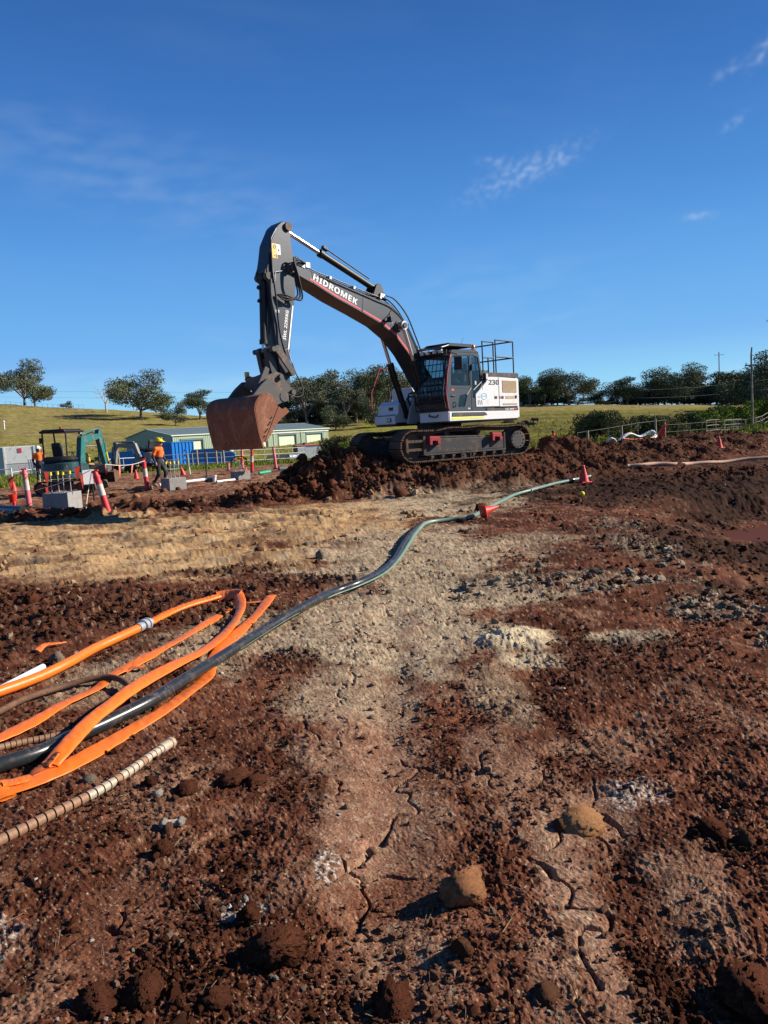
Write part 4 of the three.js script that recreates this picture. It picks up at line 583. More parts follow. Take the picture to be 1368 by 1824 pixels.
  const st = roundPoly([P2(5.62, 5.78), P2(5.44, 5.92), P2(5.24, 5.84), P2(5.22, 5.40), P2(5.14, 4.85), P2(5.2, 4.34), P2(5.48, 3.0), P2(5.56, 2.06), P2(5.50, 1.94), P2(5.60, 1.86), P2(5.74, 1.98), P2(5.88, 2.9), P2(5.93, 3.81), P2(5.96, 4.65), P2(6.02, 4.72), P2(5.94, 5.0), P2(5.86, 5.36)], .05, 3);
  const stick = obj('stick', prism(st, ZS0, ZS1, .016), M.darkPaint, ex);
  obj('stick_boss', [pin(5.31, 5.80, -.20, .32, .10), pin(5.97, 4.62, -.17, .29, .085), pin(5.3, 4.86, -.19, .31, .13), pin(5.54, 2.42, -.26, .38, .07), prism(roundPoly([P2(5.9, 5.0), P2(6.06, 4.7), P2(6.06, 4.56), P2(5.85, 4.4)], .04), ZS0 + .02, ZS0 + .06, .006), prism(roundPoly([P2(5.9, 5.0), P2(6.06, 4.7), P2(6.06, 4.56), P2(5.85, 4.4)], .04), ZS1 - .06, ZS1 - .02, .006)], M.castSteel, stick);
  obj('stick_label', box(.15, .33, .004, 5.745, 5.20, ZS0 - .003), M.decalAmber, stick); obj('stick_label', box(.11, .23, .004, 5.63, 5.24, ZS0 - .006), M.decalWhite, stick);
  obj('label_mark', [new THREE.TorusGeometry(.035, .006, 5, 14).translate(5.74, 5.29, ZS0 - .006), box(.02, .07, .003, 5.705, 5.09, ZS0 - .007), box(.04, .012, .003, 5.76, 5.09, ZS0 - .007), prism([[5.60, 5.2], [5.63, 5.27], [5.66, 5.2]], ZS0 - .010, ZS0 - .0085, 0)], M.decalBlack, stick);
  obj('stick_label', [box(.05, .07, .004, 5.82, 3.84, ZS0 - .003), box(.04, .07, .004, 5.75, 3.84, ZS0 - .003), box(.05, .06, .004, 5.74, 3.26, ZS0 - .003), box(.04, .06, .004, 5.67, 3.26, ZS0 - .003)], M.decalGrey, stick); obj('stick_label', box(.04, .1, .004, 5.58, 2.66, ZS0 - .003), M.decalAmber, stick);
  { const a = Math.PI / 2 + Math.atan2(5.27 - 5.50, 4.1 - 3.0) * -1 * 0; const tilt = Math.atan2(5.50 - 5.30, 3.92 - 2.98);
    obj('stick_stripe', bar(V(5.545, 2.98, ZS0), V(5.325, 4.0, ZS0), .03, .03, 4).applyMatrix4(new THREE.Matrix4().set(1, 0, 0, 0, 0, 1, 0, 0, 0, 0, .12, ZS0 * .88 - .002, 0, 0, 0, 1)), M.decalWhite, stick);
    obj('stick_lettering', lettering('SWL 2295KG', .085, { w: .70, slant: .15 }).rotateY(Math.PI).rotateZ(-Math.PI / 2 + Math.PI + 0).applyMatrix4(new THREE.Matrix4()).translate(0, 0, 0).rotateZ(Math.PI + .21).translate(5.60, 3.18, ZS0 - .002), M.decalWhite, stick); }
  for (const z of [-.17, -.19]) obj('stick_hose', tube([V(5.86, 5.5, z), V(5.88, 4.8, z), V(5.86, 4.2, z - .04), V(5.8, 3.5, z), V(5.76, 3.1, z - .03), V(5.66, 2.86, z)], .014, 30, 6), M.rubber, stick);
  obj('steel_line', tube([V(5.66, 5.72, ZS0 - .02), V(5.84, 5.42, ZS0 - .02), V(5.86, 4.95, ZS0 - .02), V(5.83, 4.5, ZS0 - .02)], .012, 24, 6), M.galv, stick); obj('steel_line', poly([V(5.83, 4.5, ZS0 - .03), V(5.78, 4.72, ZS0 - .03), V(5.6, 4.76, ZS0 - .04)], .011), M.galv, stick);
  obj('quick_coupling', [poly([V(5.68, 2.94, ZS0 - .03), V(5.60, 2.98, ZS0 - .05), V(5.58, 2.9, ZS0 - .05), V(5.5, 2.66, ZS0 - .04)], .014)], M.galv, stick);
  obj('dangling_hose', tube([V(5.5, 2.68, ZS0 - .04), V(5.40, 2.4, -.2), V(5.28, 2.12, -.25), V(5.33, 1.92, -.3), V(5.55, 1.85, -.36), V(5.9, 1.93, -.4), V(6.2, 1.95, -.38)], .013, 30, 6), M.rubber, stick);
  { const A = V(5.99, 4.60, .06), B = V(6.09, 3.10, .06); const cy = obj('bucket_cylinder', [bar(A, B, .082, .082, 18), bar(V(6.085, 3.2, .06), B, .10, .10, 18), pin(A.x, A.y, -.04, .16, .1), bar(V(6.1, 4.4, .06), V(6.13, 4.35, .06), .05), bar(V(6.12, 4.1, .06), V(6.15, 4.05, .06), .04), bar(V(5.9, 4.4, -.06), V(6.0, 3.3, -.04), .02)], M.black, ex); obj('piston_rod', bar(B, V(6.10, 2.92, .06), .05), M.chrome, cy); }
  // linkage
  for (const z of [-.27, .39]) obj('side_link', [prism(roundPoly([P2(5.49, 2.48), P2(5.60, 2.36), P2(6.06, 2.94), P2(6.02, 3.04), P2(5.90, 3.04)], .05), z - .025, z + .025, .008)], M.castSteel, ex);
  obj('bucket_link', [prism(roundPoly([P2(6.20, 2.98), P2(6.06, 3.04), P2(5.98, 2.92), P2(5.88, 2.4), P2(5.82, 2.26), P2(5.98, 2.2), P2(6.10, 2.45)], .05), -.16, -.02, .01), prism(roundPoly([P2(6.20, 2.98), P2(6.06, 3.04), P2(5.98, 2.92), P2(5.88, 2.4), P2(5.82, 2.26), P2(5.98, 2.2), P2(6.10, 2.45)], .05), .14, .28, .01), box(.1, .35, .2, 6.03, 2.6, .06, 0, 0, -.2)], M.darkPaint, ex);
  obj('link_pin', [pin(6.09, 2.95, -.32, .44, .06), pin(5.93, 2.32, -.32, .44, .06), pin(5.60, 1.97, -.32, .44, .065)], M.castSteel, ex);
  // tilting quick hitch
  const hitch = obj('quick_hitch', [prism(roundPoly([P2(5.46, 1.96), P2(5.56, 1.84), P2(5.9, 1.86), P2(6.3, 2.02), P2(6.5, 2.3), P2(6.44, 2.42), P2(6.28, 2.36), P2(6.02, 2.44), P2(5.84, 2.40), P2(5.74, 2.2)], .05), -.24, -.19, .01), prism(roundPoly([P2(5.46, 1.96), P2(5.56, 1.84), P2(5.9, 1.86), P2(6.3, 2.02), P2(6.5, 2.3), P2(6.44, 2.42), P2(6.28, 2.36), P2(6.02, 2.44), P2(5.84, 2.40), P2(5.74, 2.2)], .05), .31, .36, .01), rbox(.62, .16, .5, 6.05, 1.98, .06, .03, 0, 0, .2), rbox(.25, .3, .52, 6.36, 2.2, .06, .04)], M.castSteel, ex);
  obj('hitch_horn', prism(roundPoly([P2(6.24, 2.50), P2(6.36, 2.56), P2(6.44, 2.42), P2(6.62, 2.12), P2(6.5, 2.02), P2(6.38, 2.16), P2(6.3, 2.36)], .04), -.30, -.245, .01), M.castSteel, hitch); obj('hitch_pin', [pin(6.42, 2.16, -.33, .45, .075), pin(6.0, 1.86, -.46, .58, .12)], M.castSteel, hitch); obj('hitch_lamp', rbox(.1, .12, .08, 6.44, 2.42, .32, .02), M.decalAmber, hitch);
  const ears = []; for (const z of [-.42, -.36, .48, .54]) ears.push(prism(roundPoly([P2(5.86, 1.76), P2(6.02, 1.74), P2(6.4, 1.60), P2(6.9, 1.86), P2(6.66, 2.1), P2(6.42, 2.28), P2(6.32, 2.22), P2(6.28, 2.05), P2(6.02, 1.98), P2(5.88, 1.94)], .05), z - .025, z + .025, .008));
  // bucket
  const WZ0 = -.84, WZ1 = 1.06, shell = roundPoly([P2(6.56, 1.78), P2(6.74, 1.93), P2(7.02, 1.86), P2(7.17, 1.62), P2(7.10, 1.10), P2(7.02, .76), P2(6.985, .74), P2(7.06, 1.1), P2(7.12, 1.6), P2(6.99, 1.82), P2(6.74, 1.885), P2(6.585, 1.745)], [.01, .1, .16, .16, .2, .01, .01, .2, .15, .15, .09, .01], 5);
  const bk = obj('bucket', [prism(shell, WZ0, WZ1, .006)], M.bucket, ex);
  obj('bucket_ears', ears, M.castSteel, bk);
  const cheek = roundPoly([P2(6.58, 1.77), P2(6.75, 1.915), P2(7.01, 1.845), P2(7.155, 1.61), P2(7.085, 1.10), P2(7.0, .80), P2(6.93, .90), P2(6.50, 1.60)], [.03, .09, .14, .15, .2, .01, .05, .02], 4), sideCut = roundPoly([P2(6.95, .86), P2(6.50, 1.62), P2(6.40, 1.55), P2(6.30, 1.60), P2(6.20, 1.50), P2(6.55, 1.28), P2(6.90, .84)], [.01, .01, .04, .04, .03, .15, .02], 3);
  for (const z of [WZ0, WZ1 - .03]) { const ck = obj('cheek_plate', prism(cheek, z, z + .03, .004), M.bucket, bk); obj('side_cutter', prism(sideCut, z < 0 ? z - .014 : z + .008, z < 0 ? z + .022 : z + .044, .004), M.bucket, bk); if (z < 0) obj('bolt', [...Array(6)].map((_, i) => pin(6.93 - i * .045, .98 + i * .075 + (i % 2) * .03, z - .03, z - .004, .016, 6)), M.castSteel, ck); }
  obj('cutting_edge', prism([P2(7.055, .93), P2(7.02, .76), P2(6.99, .71), P2(6.965, .715), P2(7.0, .93)], WZ0 - .01, WZ1 + .01, .005), M.bucket, bk);
  for (const [x, y, a] of [[7.135, 1.36, .13], [7.11, 1.18, .14], [7.075, 1.0, .2]]) obj('wear_strip', box(.014, .045, 1.86, x - .0, y, .11, 0, 0, -a), M.bucket, bk);
  for (let i = 0; i < 9; i++) obj('wear_plate', rbox(.016, .07, .11, 7.05, .86, WZ0 + .12 + i * .21, .005, 0, 0, -.2), M.bucket, bk);
}
// ------------------------------------------------------------------ foreground: pipes, hoses, stones
const zf = (x, y) => [x / 2.63, 1020 + y / 2.63];      // read off an enlargement of the photograph's lower left
const along = (pts, lift) => pts.map(([x, y, l]) => { const p = hit(x, y); p.y = macro(p.x, p.z) + (l ?? lift); return p; });
// a strip or pipe that follows the ground: cross-section of half-width a and half-height b, flat ones keep their face up
function sweep(pts, a, b, { n = 14, seg = 160, wrinkle = 0, seed = 0, cap = true, aFn, sq = 1 } = {}) {
  const c = new THREE.CatmullRomCurve3(pts, false, 'centripetal'), pos = [], idx = [];
  for (let i = 0; i <= seg; i++) {
    const t = i / seg, p = c.getPointAt(t), T = c.getTangentAt(t), side = V(0, 1, 0).cross(T).normalize(), up = T.clone().cross(side).normalize();
    const k = aFn ? aFn(t) : [1, 1, 0], ca = Math.cos(k[2]), sa = Math.sin(k[2]);
    for (let j = 0; j < n; j++) {
      const th = j / n * Math.PI * 2, co = Math.cos(th), si = Math.sin(th), w = 1 + wrinkle * n3(t * 60 + seed, co * 1.4, si * 1.4);
      let u = a * k[0] * Math.sign(co) * Math.pow(Math.abs(co), sq) * (1 + wrinkle * .10 * n2(t * 26, seed)), v = b * k[1] * Math.sign(si) * Math.pow(Math.abs(si), sq) * w;
      const u2 = u * ca - v * sa, v2 = u * sa + v * ca; const q = p.clone().addScaledVector(side, u2).addScaledVector(up, v2); pos.push(q.x, q.y, q.z);
      if (i < seg) { const m = i * n + j, m2 = i * n + (j + 1) % n; idx.push(m, m2, m + n, m2, m2 + n, m + n); }
    }
  }
  if (cap) for (const i of [0, seg]) { const o = i * n; for (let j = 1; j < n - 1; j++) i ? idx.push(o, o + j + 1, o + j) : idx.push(o, o + j, o + j + 1); }
  const g = new THREE.BufferGeometry(); g.setAttribute('position', new THREE.Float32BufferAttribute(pos, 3)); g.setIndex(idx); g.computeVertexNormals(); return g;
}
{
  const black = [[-60, 1398], [0, 1379], [76, 1354], [125, 1330], [182, 1305], [266, 1263], [323, 1227], [380, 1191], [426, 1161], [475, 1130], [520, 1102], [560, 1080], [600, 1061], [637, 1047], [680, 1025], [704, 1003], [720, 975], [738, 950], [752, 938]];
  const green = [[430, 1166], [520, 1108], [596, 1068], [640, 1051], [684, 1029], [709, 1005], [727, 977], [746, 948], [764, 935], [801, 930], [834, 926], [863, 912], [889, 899], [922, 883], [951, 875], [991, 865], [1031, 857], [1052, 851]];
  const pp = thing('water_pipe', 'long black and green poly pipe curving across the dirt to the orange cone', 'pipe');
  obj('black_length', sweep(along(black, .047), .041, .041, { n: 16, seg: 220, sq: 1 }), M.polyBlack, pp);
  obj('green_length', sweep(along(green, .045), .036, .036, { n: 12, seg: 200, aFn: t => [mix(.05, 1, ss(0, .45, t)), mix(.05, 1, ss(0, .45, t)), 0] }), M.polyGreen, pp);
  const cu = along([[945, 877], [957, 873]], .045), cv = along([[588, 1071], [604, 1063]], .045), c3 = along([[495, 1117], [505, 1111]], .047), c4 = along([[1000, 863], [1022, 859]], .045);
  obj('coupling', bar(cu[0], cu[1], .046, .046, 14), M.galv, pp); obj('coupling', bar(c3[0], c3[1], .044, .044, 14), M.polyBlack, pp); obj('coupling', bar(c4[0], c4[1], .05, .05, 14), M.polyBlack, pp);
  // lay-flat hoses
  const flat = (t) => [1, 1, 0];
  const h1 = thing('lay_flat_hose', 'long orange lay-flat hose doubled back in a loop with a metal coupling', 'hose');
  const up1 = [[-40, 605, .05], [0, 592, .05], [200, 515, .05], [330, 450, .05], [450, 382, .05], [560, 330, .05], [650, 288, .05]].map(([x, y, l]) => [...zf(x, y), l]);
  obj('hose_length', sweep(along(up1), .038, .036, { seg: 90, wrinkle: .05, seed: 1 }), M.layflat, h1);
  const up2 = [[700, 260, .045], [800, 208, .045], [880, 178, .05], [950, 157, .05], [1030, 138, .06]].map(([x, y, l]) => [...zf(x, y), l]);
  obj('hose_length', sweep(along(up2), .052, .026, { seg: 90, wrinkle: .35, seed: 4 }), M.layflat, h1);
  const turn = [[1020, 140, .06], [1060, 136, .07], [1100, 136, .08], [1128, 142, .09]].map(([x, y, l]) => [...zf(x, y), l]);
  obj('hose_fold', sweep(along(turn), .05, .014, { seg: 30, wrinkle: .3, seed: 6, aFn: t => [1, 1, 1.1 - .3 * t] }), M.layflatDull, h1);
  const back = [[1122, 140, .085], [1132, 175, .06], [1118, 225, .05], [1062, 302, .045], [960, 392, .05], [820, 492, .09], [700, 572, .105], [600, 645, .11], [545, 690, .11], [450, 772, .115], [360, 855, .10], [290, 908, .07], [238, 938, .04]].map(([x, y, l]) => [...zf(x, y), l]);
  obj('hose_length', sweep(along(back), .047, .013, { seg: 200, wrinkle: .3, seed: 9, aFn: t => [1 + .06 * Math.sin(t * 21), 1 + .3 * Math.sin(t * 9), .30 * Math.sin(t * 5 + 1)] }), M.layflat, h1);
  obj('hose_fold', sweep(along([[270, 915, .07], [225, 935, .045], [195, 950, .03], [215, 962, .03]].map(([x, y, l]) => [...zf(x, y), l])), .05, .012, { seg: 26, wrinkle: .3, seed: 14, aFn: t => [1 + .25 * t, 1, .5 - t * .5] }), M.layflatDull, h1);
  const k0 = along([[...zf(640, 292), .05], [...zf(712, 256), .05]]), dk = k0[1].clone().sub(k0[0]);
  const cp = obj('coupling', [bar(k0[0].clone().addScaledVector(dk, .1), k0[1].clone().addScaledVector(dk, -.1), .040, .040, 18), bar(k0[0].clone().addScaledVector(dk, .38), k0[0].clone().addScaledVector(dk, .56), .055, .055, 18), bar(k0[0].clone().addScaledVector(dk, .64), k0[0].clone().addScaledVector(dk, .72), .055, .055, 18)], M.galv, h1);
  const h2 = thing('lay_flat_hose', 'straight flat orange hose length lying between the two arms of the loop', 'hose');
  obj('hose_length', sweep(along([[-40, 812, .025], [0, 795, .025], [150, 722, .025], [300, 632, .025], [470, 553, .03], [520, 505, .03], [650, 432, .025], [800, 350, .025], [950, 262, .025], [1070, 186, .025]].map(([x, y, l]) => [...zf(x, y), l])), .05, .009, { seg: 170, wrinkle: .5, seed: 21, aFn: t => [1 + .1 * Math.sin(t * 31), 1, .12 * Math.sin(t * 17)] }), M.layflat, h2);
  obj('torn_edge', sweep(along([[590, 478, .02], [630, 462, .03], [680, 455, .02]].map(([x, y, l]) => [...zf(x, y), l])), .022, .006, { seg: 20, wrinkle: .6, seed: 3 }), M.layflatDull, h2);
  const h3 = thing('lay_flat_hose', 'flat orange hose running under the black pipe to a folded end', 'hose');
  obj('hose_length', sweep(along([[1272, 122, .03], [1200, 212, .025], [1110, 300, .025], [1030, 375, .02], [985, 440, .012], [965, 500, .012], [880, 575, .02], [760, 665, .02], [620, 750, .02], [500, 822, .02], [350, 908, .02], [200, 982, .02], [60, 1040, .025], [0, 1056, .03], [-50, 1066, .03]].map(([x, y, l]) => [...zf(x, y), l])), .055, .010, { seg: 220, wrinkle: .5, seed: 33, aFn: t => [1 + .08 * Math.sin(t * 23), 1, .15 * Math.sin(t * 13)] }), M.layflat, h3);
  obj('hose_fold', sweep(along([[150, 985, .03], [60, 1020, .04], [0, 1040, .05], [40, 1075, .02]].map(([x, y, l]) => [...zf(x, y), l])), .04, .009, { seg: 40, wrinkle: .4, seed: 8 }), M.layflat, h3);
  const strap = obj('hose_strip', sweep(along([[1245, 140, .015], [1190, 148, .02], [1140, 152, .02]].map(([x, y, l]) => [...zf(x, y), l])), .03, .006, { seg: 20, wrinkle: .5, seed: 5 }), M.layflatDull, h3);
  tag(obj('rubber_hose', sweep(along([[-60, 702, .03], [0, 672, .03], [120, 612, .03], [300, 556, .035], [430, 528, .045], [520, 523, .05], [585, 545, .05], [622, 585, .04], [628, 618, .03]].map(([x, y, l]) => [...zf(x, y), l])), .021, .021, { seg: 120, n: 12 }), M.rustHose), 'curved rusty brown rubber hose lying across the orange hose', 'hose');
  // armoured hoses: steel bands round a core
  function banded(pts, r, n, label, pale, fit) {
    const p = along(pts.map(([x, y, l]) => [...zf(x, y), l ?? r])), c = new THREE.CatmullRomCurve3(p, false, 'centripetal'), t0 = thing('armoured_hose', label, 'hose');
    obj('core', sweep(p, r * .82, r * .82, { seg: 140, n: 12 }), M.hoseCore, t0);
    const ring = ready([new THREE.CylinderGeometry(r * 1.02, r * 1.1, 1, 16, 1, true), new THREE.TorusGeometry(r * 1.06, r * .07, 5, 16).rotateX(Math.PI / 2).translate(0, .5, 0)]);
    for (let i = 0; i < n; i++) { const a = c.getPointAt((i + .02) / n), b = c.getPointAt((i + .93) / n), m = obj('steel_band', ring, (i / n > pale && (i * 7) % 5) ? M.brassPale : M.brass, t0); m.position.copy(a).add(b).multiplyScalar(.5); m.quaternion.setFromUnitVectors(V(0, 1, 0), b.clone().sub(a).normalize()); m.scale.set(1, a.distanceTo(b), 1); }
    if (fit) { const e = c.getPointAt(1), T = c.getTangentAt(1); obj('end_fitting', [bar(e.clone().addScaledVector(T, -.05), e.clone().addScaledVector(T, .05), r * 1.25, r * 1.2, 18), bar(e.clone().addScaledVector(T, .03), e.clone().addScaledVector(T, .055), r * 1.4, r * 1.4, 18), bar(e.clone().addScaledVector(T, .0).add(V(.0, 0, .03)), e.clone().addScaledVector(T, .02).add(V(.01, -.01, .055)), .012)], M.brassPale, t0); }
  }
  banded([[-60, 1305], [0, 1278], [100, 1228], [230, 1162], [350, 1102], [470, 1040], [600, 956], [700, 884], [780, 830]], .0215, 26, 'steel-banded armoured hose with a bare end fitting lying on the red dirt', .42, true);
  banded([[-60, 848], [0, 835], [100, 812], [200, 792], [280, 776], [345, 768]], .018, 15, 'brown steel-banded hose whose tip disappears by the black pipe', .99, false);
  const wp = along([[...zf(-30, 588), .035], [...zf(205, 470), .045]]); tag(obj('plastic_pipe', [bar(wp[0], wp[1], .024, .024, 14)], M.whitePipe), 'short white plastic pipe lying beside the orange hose', 'pipe');
  tag(obj('hose_scrap', sweep(along([[175, 380, .02], [215, 358, .035], [260, 350, .03], [315, 338, .02]].map(([x, y, l]) => [...zf(x, y), l])), .03, .008, { seg: 30, wrinkle: .7, seed: 17, aFn: t => [1 - .8 * t, 1, .4] }), M.layflatDull), 'torn scrap of orange hose lying among clods', 'scrap');
}
// stones
const stoneMat = (c, seed) => new THREE.MeshPhysicalMaterial({ specularIntensity: .12, map: grime(seed, c, [c[0] * .6, c[1] * .5, c[2] * .45], .4, .35), roughness: .95, bumpMap: reliefFine, bumpScale: .006 });
const STONE = { orange: stoneMat([.43, .20, .095], 51), ochre: stoneMat([.52, .26, .115], 52), grey: stoneMat([.32, .25, .19], 53), clod: stoneMat([.15, .054, .03], 54), pale: stoneMat([.58, .50, .40], 55), brown: stoneMat([.19, .085, .048], 56) };
const stoneGeos = [0, 1, 2, 3].map(v => {
  const g = new THREE.IcosahedronGeometry(1, 12), p = g.attributes.position, rnd = mulberry(900 + v), cuts = []; for (let k = 0; k < 9; k++) cuts.push([V(rnd() - .5, rnd() - .3, rnd() - .5).normalize(), .62 + rnd() * .25]);
  for (let i = 0; i < p.count; i++) { const q = V(p.getX(i), p.getY(i), p.getZ(i)); q.multiplyScalar(1 + .22 * n3(q.x * 1.2 + v * 9, q.y * 1.2, q.z * 1.2)); for (const [n, c] of cuts) { const e = q.dot(n) - c; if (e > 0) q.addScaledVector(n, -e * .85); } q.multiplyScalar(1 + .13 * n3(q.x * 2.9 + v, q.y * 2.9, q.z * 2.9) + .07 * n3(q.x * 6.5, q.y * 6.5 + v, q.z * 6.5) + .035 * n3(q.x * 14, q.y * 14, q.z * 14)); p.setXYZ(i, q.x, q.y, q.z); }
  return ready(g);
});
const lumpGeos = [0, 1, 2, 3].map(v => { const g = new THREE.IcosahedronGeometry(1, 14), p = g.attributes.position; for (let i = 0; i < p.count; i++) { const q = V(p.getX(i), p.getY(i), p.getZ(i)), a = n3(q.x * 1.5 + v * 7, q.y * 1.5, q.z * 1.5), b = n3(q.x * 3.6, q.y * 3.6 + v * 3, q.z * 3.6), c = n3(q.x * 8.5, q.y * 8.5, q.z * 8.5 + v), e = n3(q.x * 19, q.y * 19, q.z * 19); q.multiplyScalar(.92 + .30 * a + .24 * (.5 - Math.abs(b)) * 1.4 + .12 * c + .055 * e); p.setXYZ(i, q.x, q.y * .8, q.z); } return ready(g); });
function stone(px, py, w, h, mat, label, category, group, v = 0, name = 'stone') {   // px, py: middle of its foot; w, h: size in the photograph
  const p = hit(px, py), k = p.distanceTo(camera.position) / F, m = obj(name, (name === 'dirt_clod' ? lumpGeos : stoneGeos)[v], mat); m.scale.set(w * k * .47, h * k * .52, w * k * .40); m.position.set(p.x, macro(p.x, p.z) + h * k * .2, p.z); m.rotation.set(.2 * v, v * 1.7 + px, .15); tag(m, label, category, group); return m;
}
stone(826, 1600, 82, 66, STONE.orange, 'big round orange-brown stone casting a shadow in the foreground', 'stone', null, 0);
stone(1036, 1474, 84, 34, STONE.ochre, 'flat ochre stone half sunk in the dirt', 'stone', null, 1);
stone(1000, 1476, 30, 22, STONE.brown, 'small brown stone touching the flat ochre stone', 'stone', null, 2);
stone(824, 1698, 34, 52, STONE.brown, 'pointed brown stone standing on edge below the big round stone', 'stone', null, 3);
stone(56, 1074, 26, 26, STONE.clod, 'upright lump of red earth in the clumpy strip beyond the orange hose', 'clod', null, 3, 'dirt_clod');
stone(102, 1182, 26, 30, STONE.grey, 'grey stone beside the torn orange scrap', 'stone', null, 1);
stone(573, 994, 26, 24, STONE.grey, 'grey stone alone on the tan sand', 'stone', null, 2);
stone(462, 982, 16, 12, STONE.brown, 'small brown lump on the tan sand', 'clod', null, 0, 'dirt_clod');
stone(857, 908, 22, 18, STONE.clod, 'dark lump of earth behind the fallen cone', 'clod', null, 2, 'dirt_clod');
stone(1330, 1505, 30, 30, STONE.brown, 'brown stone by the white lime specks', 'stone', null, 0); stone(1270, 1482, 44, 26, STONE.clod, 'dark clod next to the white lime specks', 'clod', null, 1, 'dirt_clod');
stone(975, 1775, 46, 20, STONE.brown, 'flat brown stone slab in the cracked dry mud', 'stone', null, 2);
stone(1340, 1790, 90, 60, STONE.clod, 'large dark clod beside the churned wheel mark', 'clod', null, 0, 'dirt_clod'); stone(700, 1800, 66, 40, STONE.clod, 'dark clod at the foot of a mud crack', 'clod', null, 3, 'dirt_clod');
for (const [x, y, w, h, v, l] of [[490, 1700, 90, 56, 0, 'largest crumbly red clod in the churned strip left of the mud crack'], [445, 1640, 34, 44, 1, 'upright crumbly clod just beyond the largest clod of the churned strip'], [255, 1778, 60, 40, 2, 'wide crumbly clod between two others in the churned strip'], [170, 1795, 60, 34, 3, 'flat crumbly clod at the outer end of the churned strip'], [385, 1785, 44, 26, 1, 'low crumbly clod beside the largest clod of the churned strip'], [290, 1520, 34, 30, 0, 'crumbly red clod lying just below the bone-shaped fragment']]) stone(x, y, w, h, STONE.clod, l, 'clod', 'clods in the churned strip', v, 'dirt_clod');
for (const [x, y, w, h, v, m] of [[282, 1416, 22, 10, 1, 'pale'], [312, 1425, 14, 12, 3, 'brown'], [330, 1412, 40, 22, 2, 'clod'], [415, 1392, 60, 22, 0, 'clod'], [455, 1396, 40, 20, 1, 'clod'], [160, 1393, 30, 16, 2, 'grey'], [268, 1398, 22, 22, 3, 'clod']]) stone(x, y, w, h, STONE[m], m === 'clod' ? 'red clod in the row beside the armoured hose end' : m === 'pale' ? 'small pale flat stone near the armoured hose' : m === 'grey' ? 'grey-red stone next to the folded hose end' : 'small brown stone in the row of clods by the hose', m === 'clod' ? 'clod' : 'stone', m === 'clod' ? 'clods by the armoured hose end' : null, v, m === 'clod' ? 'dirt_clod' : 'stone');
{ const p = hit(308, 1474), k = p.distanceTo(camera.position) / F, b = thing('concrete_fragment', 'bone-shaped pale fragment lying on the dirt', 'fragment', V(p.x, terrain(p.x, p.z) + .016, p.z), .1);
  obj('shaft', bar(V(-11 * k, 0, 0), V(12 * k, .002, 0), 6 * k, 6 * k, 10), STONE.pale, b); for (const s of [-1, 1]) for (const q of [-1, 1]) { const m = obj('knob', stoneGeos[1], STONE.pale, b); m.scale.setScalar(7 * k); m.position.set(s * 13 * k, 2 * k, q * 4.5 * k); } }
// larger lumps on the left-hand heap, told apart one by one
{ const rnd = mulberry(4242); for (let i = 0; i < 46; i++) { const x = -4.3 + rnd() * 5.6, d = 17.9 + rnd() * 2.6; if (heapHeight(x, d) < .05) continue; const s = .05 + .11 * Math.pow(rnd(), 2.5), m = obj('dirt_clod', lumpGeos[i % 4], i % 4 === 1 ? STONE.brown : STONE.clod); m.scale.set(s * 1.1, s * .8, s); m.rotation.set(rnd() * 6, rnd() * 6, rnd() * 6); m.position.set(x, terrain(x, -d) + s * .35, -d); tag(m, 'lump of dug earth on the spoil heap before the excavator tracks', 'clod', 'big lumps on the spoil heap'); } }
